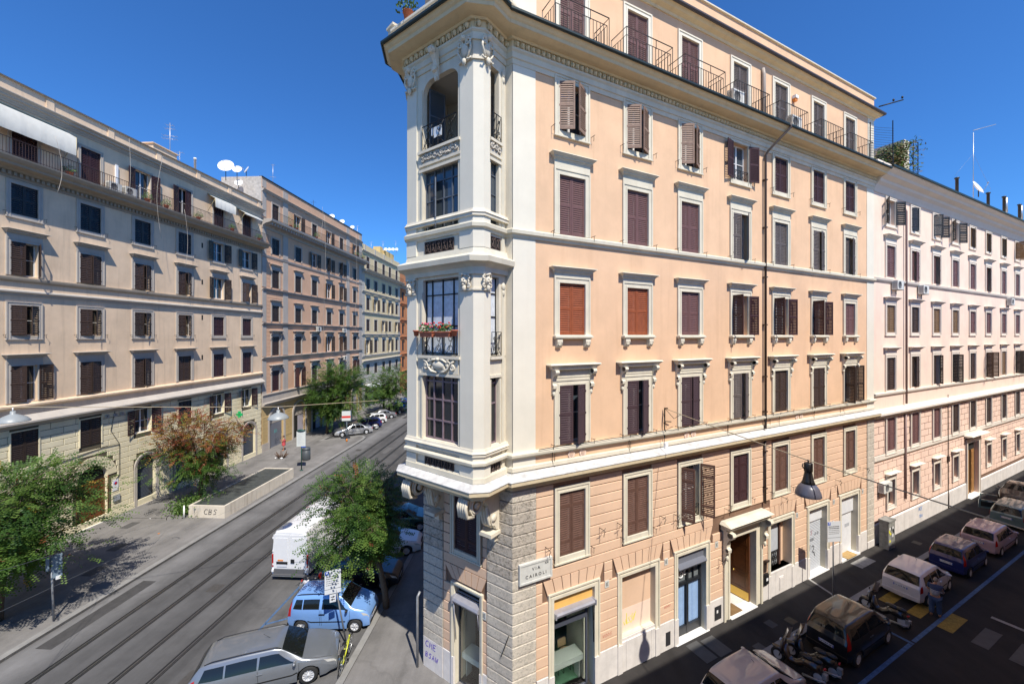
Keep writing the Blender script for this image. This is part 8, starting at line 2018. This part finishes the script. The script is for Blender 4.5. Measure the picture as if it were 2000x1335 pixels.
def onL(x, y, n): # point on the left facade frame seen at pixel
    u = (x-1000)/F; ox = FL.o[0]+FL.n[0]*n; oy = FL.o[1]+FL.n[1]*n; t = (u*oy-ox)/(FL.d[0]-u*FL.d[1]); Y = oy+FL.d[1]*t; return (u*Y, Y, 13-(y-655)/F*Y)
for px_, py_, r, lab in ((441,323,.74,'large white dish on the grey roof wall of the salmon building, leftmost of three'),(463,330,.45,'middle white dish on the grey roof wall of the salmon building'),(481,331,.42,'tilted white dish at the right of the three on the salmon building'),(466,356,.4,'small white dish mounted low on the side wall of the salmon building')):
    p = onL(px_, py_, -1.8); dish(p[0], p[1], p[2]-.15, r, RAD(15 if px_ < 480 else -40), RAD(-25), lab, post=1.4 if py_ < 350 else .5)
for px_, py_, r, lab in ((648,423,.42,'white dish above the salmon building parapet, left of two'),(668,433,.4,'white dish above the salmon building parapet, right of two'),(688,444,.35,'small white dish near the right end of the salmon roof')):
    p = onL(px_, py_, -1.2); dish(p[0], p[1], p[2]-.1, r, RAD(10), RAD(-25), lab)
for k in range(4):
    p = onL(753+k*7.2, 487, -1.8); dish(p[0], p[1], p[2]-.1, .36, RAD(8), RAD(-20), ('first','second','third','fourth')[k]+' from the left in the row of four dishes on the ochre roof block', post=.5)
p = onL(332, 300, -1.0); antenna(p[0], p[1], p[2], 2.6, 'tall television antenna with white top on the beige roof', [(2.4,.5,3),(2.1,.7,4),(1.5,1.0,5),(1.25,1.0,5)])
for px_, py_, h, lab in ((323,312,1.2,'thin short antenna left of the tall one on the beige roof'),(339,322,.9,'small antenna just right of the tall one on the beige roof'),(351,318,1.3,'thin pole right of the tall antenna on the beige roof')):
    p = onL(px_, py_, -1.0); antenna(p[0], p[1], p[2]-.3, h, lab, [(h-.1,.5,3)])
p = onL(381, 327, -.6); mb = MB(); mb.lathe([(.09,-.8),(.09,.7),(.12,.7),(.12,.85),(0,.88)], (0,0,0), 10); thing('roof_flue', T(p[0],p[1],p[2]), 'white flue pipe on the beige building parapet', 'flue', None, mb.mesh('roof_flue', WHITE))
mb = MB(); mb.fb(30.1,32.2,-2.4,-.3,27.5,28.25); mb.fb(30.0,32.3,-2.5,-.2,28.25,28.33); put('roof_block', mb.mesh('roof_block', L1W), FL.at(0), b1)
p = onL(533, 352, -2.5); antenna(p[0], p[1], p[2]-.2, 2.2, 'antenna on the salmon building roof', [(2.1,.4,3),(.6,.6,3)])
p = onL(612, 402, -.8); antenna(p[0], p[1], p[2], .8, 'small dark vent mast on the salmon roof', [(.5,.6,2)], 0, IRON)
for px_, py_, h, lab in ((698,450,2.0,'antenna at the right end of the salmon roof'),(725,480,2.0,'tall antenna on the pale yellow roof, left one'),(748,482,2.4,'tall antenna on the pale yellow roof beside the ochre block'),(773,482,2.6,'thin antenna right of the ochre roof block')):
    p = onL(px_, py_, -1.5); antenna(p[0], p[1], p[2]-1.2, h, lab, [(h-.1,.9,4),(h-.6,.7,3)])
def onR(x, y, n):
    u = (x-1000)/F; ox = FR.o[0]+FR.n[0]*n; oy = FR.o[1]+FR.n[1]*n; t = (u*oy-ox)/(FR.d[0]-u*FR.d[1]); Y = oy+FR.d[1]*t; return (u*Y, Y, 13-(y-655)/F*Y)
p = onR(1901, 372, -.8); antenna(p[0], p[1], p[2], 5.0, 'tall guyed mast with one long arm on the pale pink roof', [], 0)
mb = MB(); q = onR(1945, 243, -.8); q2 = onR(1901, 255, -.8); mb.tube([q2, q], .03, 5)
for dx in (-38, 34): mb.tube([onR(1901,300,-.8), onR(1901+dx,345+ (0 if dx < 0 else 25),-.8)], .006, 3)
thing('mast_arm', T(0,0,0), 'long horizontal arm and guy wires of the tall mast on the pale pink roof', 'antenna', None, mb.mesh('mast_arm', GALV))
p = onR(1911, 366, -.2); dish(p[0], p[1], p[2]-.1, .62, RAD(25), RAD(-25), 'single white dish on the pale pink building roof edge')
for px_, py_, lab in ((1869,358,'small black chimney pipe on the pale pink roof, leftmost'),(1930,386,'small black chimney pipe right of the white dish'),(1961,393,'pair of flue pipes, black and white, near the right edge of the pale pink roof'),(1991,408,'black and grey flue pipes at the far right of the pale pink roof')):
    p = onR(px_, py_, -.4); mb = MB(); mb.lathe([(.1,-1.0),(.1,.35),(.15,.35),(.15,.45),(0,.5)], (0,0,0), 8)
    if px_ > 1950: mb.lathe([(.12,-1.0),(.12,.35)], (.3,.1,0), 8, 1)
    thing('chimney_pipe', T(*p), lab, 'chimney', 'chimney pipes on the pale pink roof', mb.mesh('chimney_pipe', [BLK, ALU]))
# roof garden wall, bush and iron spikes between corner building and pale pink building
p = onR(1760, 318, -.8); M = T(p[0], p[1], 23.6, FR.ang); mb = MB(); mb.box(-.1,.7,-.2,1.6,0,3.1); thing('roof_wall', M, 'pale stub wall rising from the pale pink roof beside the roof garden', 'wall', None, mb.mesh('roof_wall', TRIM))
rn = random.Random(9); mb = MB()
for k in range(4200):
    u = rn.random(); d = Vector((-.3-2.1*u+rn.gauss(0,.1), .1+rn.gauss(0,.5), (2.75-1.4*u*u)*rn.random()**.6+rn.gauss(0,.1))); a = Vector((rn.gauss(0,1),rn.gauss(0,1),rn.gauss(0,.7))).normalized()*.1; b = a.orthogonal().normalized()*.06
    mb.add([tuple(d-a),tuple(d+b),tuple(d+a),tuple(d-b)], [(0,1,2,3)], k % 3)
thing('roof_bush', M, 'brown-green bush on the roof leaning against the stub wall', 'bush', None, mb.mesh('roof_bush', [simple_mat('dry_leaf', (.14,.10,.04), .8), LG[1], simple_mat('olive_leaf', (.09,.10,.03), .8)]))
mb = MB()
for x in (1.1,1.9): mb.box(x-.02,x+.02,-.3,-.26,-.2,3.3)
for z in [k*.32 for k in range(11)]:
    mb.box(1.1,1.9,-.29,-.27,z,z+.02); mb.tube([(1.1,-.28,z),(1.5,-.28,z+.2),(1.9,-.28,z)], .015, 3)
    mb.tube([(1.5,-.28,z+.1),(2.25,-.5,z+.25)], .02, 3, r2=.004); mb.tube([(1.9,-.28,z+.1),(2.4,-.1,z+.0)], .02, 3, r2=.004)
thing('iron_spike_screen', M, 'black iron screen with spikes on the roof edge right of the bush', 'fence', None, mb.mesh('iron_spike_screen', IRON))
mb = MB(); M = FR.at(24.3, .1, 23.3)
mb.box(-.02,.02,-.02,.02,-.1,2.6); mb.box(1.9,1.94,-.4,-.36,-.4,3.0)
for k in range(17): mb.tube([(0,0,.0+k*.15),(1.0,.05,.15+k*.15),(2.3,-.3,.15+k*.155)], .009, 3)
thing('wire_fence_screen', M, 'comb-like wire screen at the right end of the corner building balconies', 'fence', None, mb.mesh('wire_fence_screen', IRON))
mb = MB(); mb.tube([(0,0,0),(1.5,-.6,.5)], .04, 5); mb.ball((.9,-.36,.45), .06,.06,.09, 6, 4); mb.ball((1.45,-.58,.65), .06,.06,.09, 6, 4); thing('roof_spotlight_arm', FR.at(24.9,.3,26.9), 'dark arm with two small lamps at the top right corner of the corner building', 'lamp', None, mb.mesh('roof_spotlight_arm', [IRON]))
p = FR.xy(9.5, -3); antenna(p[0], p[1], 27.6, 3.0, 'antenna pole on the roof of the corner building', [(2.2,.8,4)], 0, PIPE)
for t, z, lab in ((10.95,23.25,'grey air conditioner at the left end of the fourth attic balcony'),(15.5,23.25,'air conditioner behind the railing of the fifth attic balcony')): ac_unit(FR.at(t,.25,z), lab)
mb = MB(); mb.fb(16.15,16.4,.02,.2,25.15,25.3); mb.fb(16.17,16.38,.03,.16,25.02,25.15,1); thing('alarm_box', FR.at(0), 'small white and orange alarm box on the attic wall', 'alarm', None, mb.mesh('alarm_box', [WHITE, AMBER]))
pot_plant(T(*FF.xy(-3.0,1.85), 23.58), 'small bush on the terrace parapet above the bay tower', .4, .45, 77)
# litter on the pavement
rn = random.Random(14)
for k, (t, n, lab) in enumerate(((26.6,3.0,'white paper scrap on the left pavement near the no-parking sign'),(28.0,4.4,'pale paper scrap near the kerb of the left pavement'),(24.6,5.6,'orange paper scrap in the tree shade'),(30.2,6.6,'small white scrap beside the kerb gutter'))):
    mb = MB(); mb.add([(0,0,.0),(.12,.02,.03),(.1,.1,.01),(-.02,.08,.04)], [(0,1,2,3)]); thing('paper_scrap', FL.at(t,n,.14), lab, 'litter', 'paper scraps on the left pavement', mb.mesh('paper_scrap', WHITE if k != 2 else AMBER))
# ---------------------------------------------------------------- PEOPLE
def skin_body(name, joints, bones, mat, M, parent, root=0, levels=2):
    me = bpy.data.meshes.new(name); me.from_pydata([j[:3] for j in joints], bones, []); me.materials.append(mat)
    o = bpy.data.objects.new(name, me); COL.objects.link(o)
    sk = o.modifiers.new('skin', 'SKIN'); sk.use_smooth_shade = True
    for i, j in enumerate(joints): me.skin_vertices[0].data[i].radius = (j[3], j[4] if len(j) > 4 else j[3]); 
    me.skin_vertices[0].data[root].use_root = True
    sb_ = o.modifiers.new('sub', 'SUBSURF'); sb_.levels = levels; sb_.render_levels = levels
    bpy.context.view_layer.update()
    m2 = bpy.data.meshes.new_from_object(o.evaluated_get(bpy.context.evaluated_depsgraph_get())); bpy.data.objects.remove(o); m2.name = name
    if not m2.materials: m2.materials.append(mat)
    return put(name, m2, M, parent)
SKIN = simple_mat('skin', (.42,.22,.14), .55); HAIRG = simple_mat('grey_hair', (.22,.19,.16), .8); HAIRD = simple_mat('dark_hair', (.03,.02,.015), .7)
STR = simple_mat('striped_shirt', (.03,.045,.10), .85)
nt = STR.node_tree; tc = nt.nodes.new('ShaderNodeTexCoord'); sx = nt.nodes.new('ShaderNodeSeparateXYZ'); nt.links.new(tc.outputs['Object'], sx.inputs[0])
mm_ = nt.nodes.new('ShaderNodeMath'); mm_.operation = 'MULTIPLY'; mm_.inputs[1].default_value = 20; nt.links.new(sx.outputs[2], mm_.inputs[0]); fr_ = nt.nodes.new('ShaderNodeMath'); fr_.operation = 'FRACT'; nt.links.new(mm_.outputs[0], fr_.inputs[0])
gt = nt.nodes.new('ShaderNodeMath'); gt.operation = 'GREATER_THAN'; gt.inputs[1].default_value = .6; nt.links.new(fr_.outputs[0], gt.inputs[0])
z1_ = nt.nodes.new('ShaderNodeMath'); z1_.operation = 'LESS_THAN'; z1_.inputs[1].default_value = 1.25; nt.links.new(sx.outputs[2], z1_.inputs[0]); ml = nt.nodes.new('ShaderNodeMath'); ml.operation = 'MULTIPLY'; nt.links.new(gt.outputs[0], ml.inputs[0]); nt.links.new(z1_.outputs[0], ml.inputs[1])
mxs = nt.nodes.new('ShaderNodeMix'); mxs.data_type = 'RGBA'; mxs.inputs[6].default_value = (.03,.045,.10,1); mxs.inputs[7].default_value = (.55,.55,.55,1); nt.links.new(ml.outputs[0], mxs.inputs[0]); nt.links.new(mxs.outputs[2], nt.nodes['Principled BSDF'].inputs['Base Color'])
JEAN = rough_mat('blue_jeans', (.045,.075,.15), .2, 12, .9, 80, .2)
# man: local x = facing direction
def person(M, lab, pose):
    o = thing('person', M, lab, 'person')
    b = pose
    skin_body('body', b['j'], b['b'], SKIN, M, o, 0)
    h = b['head']; mb = MB(); mb.ball(h, .095, .078, .118, 16, 12)
    f = Vector(h); mb.ball((f.x+.095,f.y,f.z-.01), .022,.014,.026, 8, 6)
    for s in (-1,1): mb.ball((f.x-.005,f.y+s*.078,f.z-.005), .022,.012,.03, 8, 6)
    mb.ball((f.x+.08,f.y,f.z-.06), .014,.028,.008, 8, 4); put('head', mb.mesh('head', SKIN), M, o)
    mb = MB()
    for s in (-1,1): mb.ball((f.x+.083,f.y+s*.032,f.z+.018), .01,.012,.008, 8, 4)
    put('eyes', mb.mesh('eyes', INK), M, o)
    mb = MB(); mb.lathe([(.001,.125),(.05,.115),(.085,.07),(.1,.0),(.09,-.06)], (f.x-.022,f.y,f.z+.012), 16, 0, 'z', True, 1.0, .84) if b.get('long') else mb.ball((f.x-.03,f.y,f.z+.015), .085,.083,.105, 14, 8); put('hair', mb.mesh('hair', b['hair']), M, o)
    for nm, js, bs, mt in b['cloth']: skin_body(nm, js, bs, mt, M, o, 0)
    for s, hp, hd in b['hands']:
        for k in range(4):
            a = Vector(hp); d = Vector(hd).normalized(); sd = d.cross(Vector((0,0,1))).normalized() if abs(d.z) < .9 else Vector((0,1,0)); q = a+sd*(k-1.5)*.021; l = (.075,.085,.08,.065)[k]
            mb = MB(); mb.tube([tuple(q), tuple(q+d*l*.5), tuple(q+d*l*.85+Vector((0,0,-.02)))], .009, 6, r2=.006); put('finger', mb.mesh('finger', SKIN), M, o)
        mb = MB(); mb.ball(tuple(Vector(hp)-Vector(hd).normalized()*.04), .045,.04,.022, 8, 6); q = Vector(hp)-Vector(hd).normalized()*.03; mb.tube([tuple(q), tuple(q+Vector((.03,-s*.05,.0)))], .010, 6); put('hand', mb.mesh('hand', SKIN), M, o)
    for nm, fn, mt in b.get('extra', []):
        mb = MB(); fn(mb); put(nm, mb.mesh(nm, mt), M, o)
    return o
# skeleton of the man: leaning slightly forward, looking down into a bag held at the waist
mj = [(0,0,.96,.125,.15),(.02,0,1.15,.12,.145),(.06,0,1.33,.125,.17),(.10,0,1.46,.07,.10),(.13,0,1.54,.05,.05),
      (.07,.19,1.40,.06),(.10,.25,1.16,.045),(.32,.17,1.08,.035),(.07,-.19,1.40,.06),(.12,-.25,1.15,.045),(.34,-.12,1.06,.035),
      (0,.1,.86,.10),(.02,.11,.5,.07),(-.02,.12,.1,.045),(.08,.13,.05,.04),(0,-.1,.86,.10),(.06,-.12,.5,.07),(.05,-.13,.1,.045),(.17,-.14,.05,.04)]
mbn = [(0,1),(1,2),(2,3),(3,4),(2,5),(5,6),(6,7),(2,8),(8,9),(9,10),(0,11),(11,12),(12,13),(13,14),(0,15),(15,16),(16,17),(17,18)]
def grow(js, d): return [j[:3]+tuple(r+d for r in j[3:]) for j in js]
shirt = grow([mj[i] for i in (0,1,2)]+[(.09,0,1.43,.05,.07)]+[mj[5],(.09,.235,1.22,.052),mj[8],(.105,-.235,1.21,.052)], .045); sb1 = [(0,1),(1,2),(2,3),(2,4),(4,5),(2,6),(6,7)]
jeans = grow([(0,0,.95,.12,.14),mj[11],mj[12],(-.02,.12,.12,.06),mj[15],mj[16],(.05,-.13,.12,.06)], .035); jb = [(0,1),(1,2),(2,3),(0,4),(4,5),(5,6)]
def shoes(mb): mb.ball((.06,.13,.05), .14,.05,.05, 12, 6); mb.ball((.15,-.14,.05), .14,.05,.05, 12, 6)
def bag(mb): mb.ball((.42,.02,.74), .15,.17,.2, 10, 8); mb.tube([(.36,-.1,.9),(.34,-.1,1.05),(.34,.1,1.05),(.36,.1,.9)], .012, 5)
mx_, my_ = FR.xy(19.85, 4.2)
person(T(mx_, my_, .0, RAD(38)), 'man in navy striped shirt and jeans holding a bag by the pale silver hatchback', dict(j=mj, b=mbn, head=(.17,0,1.64), hair=HAIRG, cloth=[('shirt',shirt,sb1,STR),('jeans',jeans,jb,JEAN)], hands=[(1,(.38,.13,1.07),(1,-.3,-.2)),(-1,(.40,-.08,1.05),(1,.3,-.2))],
       extra=[('shoe', shoes, simple_mat('brown_shoe', (.15,.07,.04), .6)), ('bag', bag, simple_mat('dark_bag', (.05,.045,.035), .8))]))
wj = [(0,0,.92,.11,.14),(0,0,1.1,.10,.12),(.01,0,1.28,.10,.15),(.01,0,1.4,.05,.08),(.02,0,1.47,.045),(0,.17,1.34,.045),(.05,.22,1.1,.038),(.24,.16,1.1,.03),(0,-.17,1.34,.045),(.12,-.2,1.12,.038),(.32,-.1,1.2,.03),
      (0,.08,.8,.09),(0,.09,.45,.06),(0,.09,.09,.04),(.1,.1,.04,.035),(0,-.08,.8,.09),(.05,-.09,.45,.06),(.03,-.09,.09,.04),(.12,-.1,.04,.035)]
dr = [(0,0,.92,.15,.17),(0,0,1.1,.125,.14),(.01,0,1.3,.12,.165),(.02,0,.7,.18,.19),(.03,0,.5,.2,.2)]; dr = grow(dr, .03); db = [(0,1),(1,2),(0,3),(3,4)]
def wshoe(mb): mb.ball((.08,.1,.03), .11,.04,.03, 10, 5); mb.ball((.1,-.1,.03), .11,.04,.03, 10, 5)
person(T(*FL.xy(43.3,1.9), .13, RAD(200)), 'woman in a red patterned dress walking past the first grey arch', dict(j=wj, b=mbn, head=(.04,0,1.56), hair=HAIRD, long=True, cloth=[('dress',dr,db,simple_mat('red_pink_dress', (.42,.06,.07), .85, var=.35))], hands=[(1,(.30,.13,1.1),(1,0,0)),(-1,(.37,-.06,1.22),(1,0,.2))], extra=[('shoe', wshoe, SKIN)]))
bpy.context.view_layer.update()
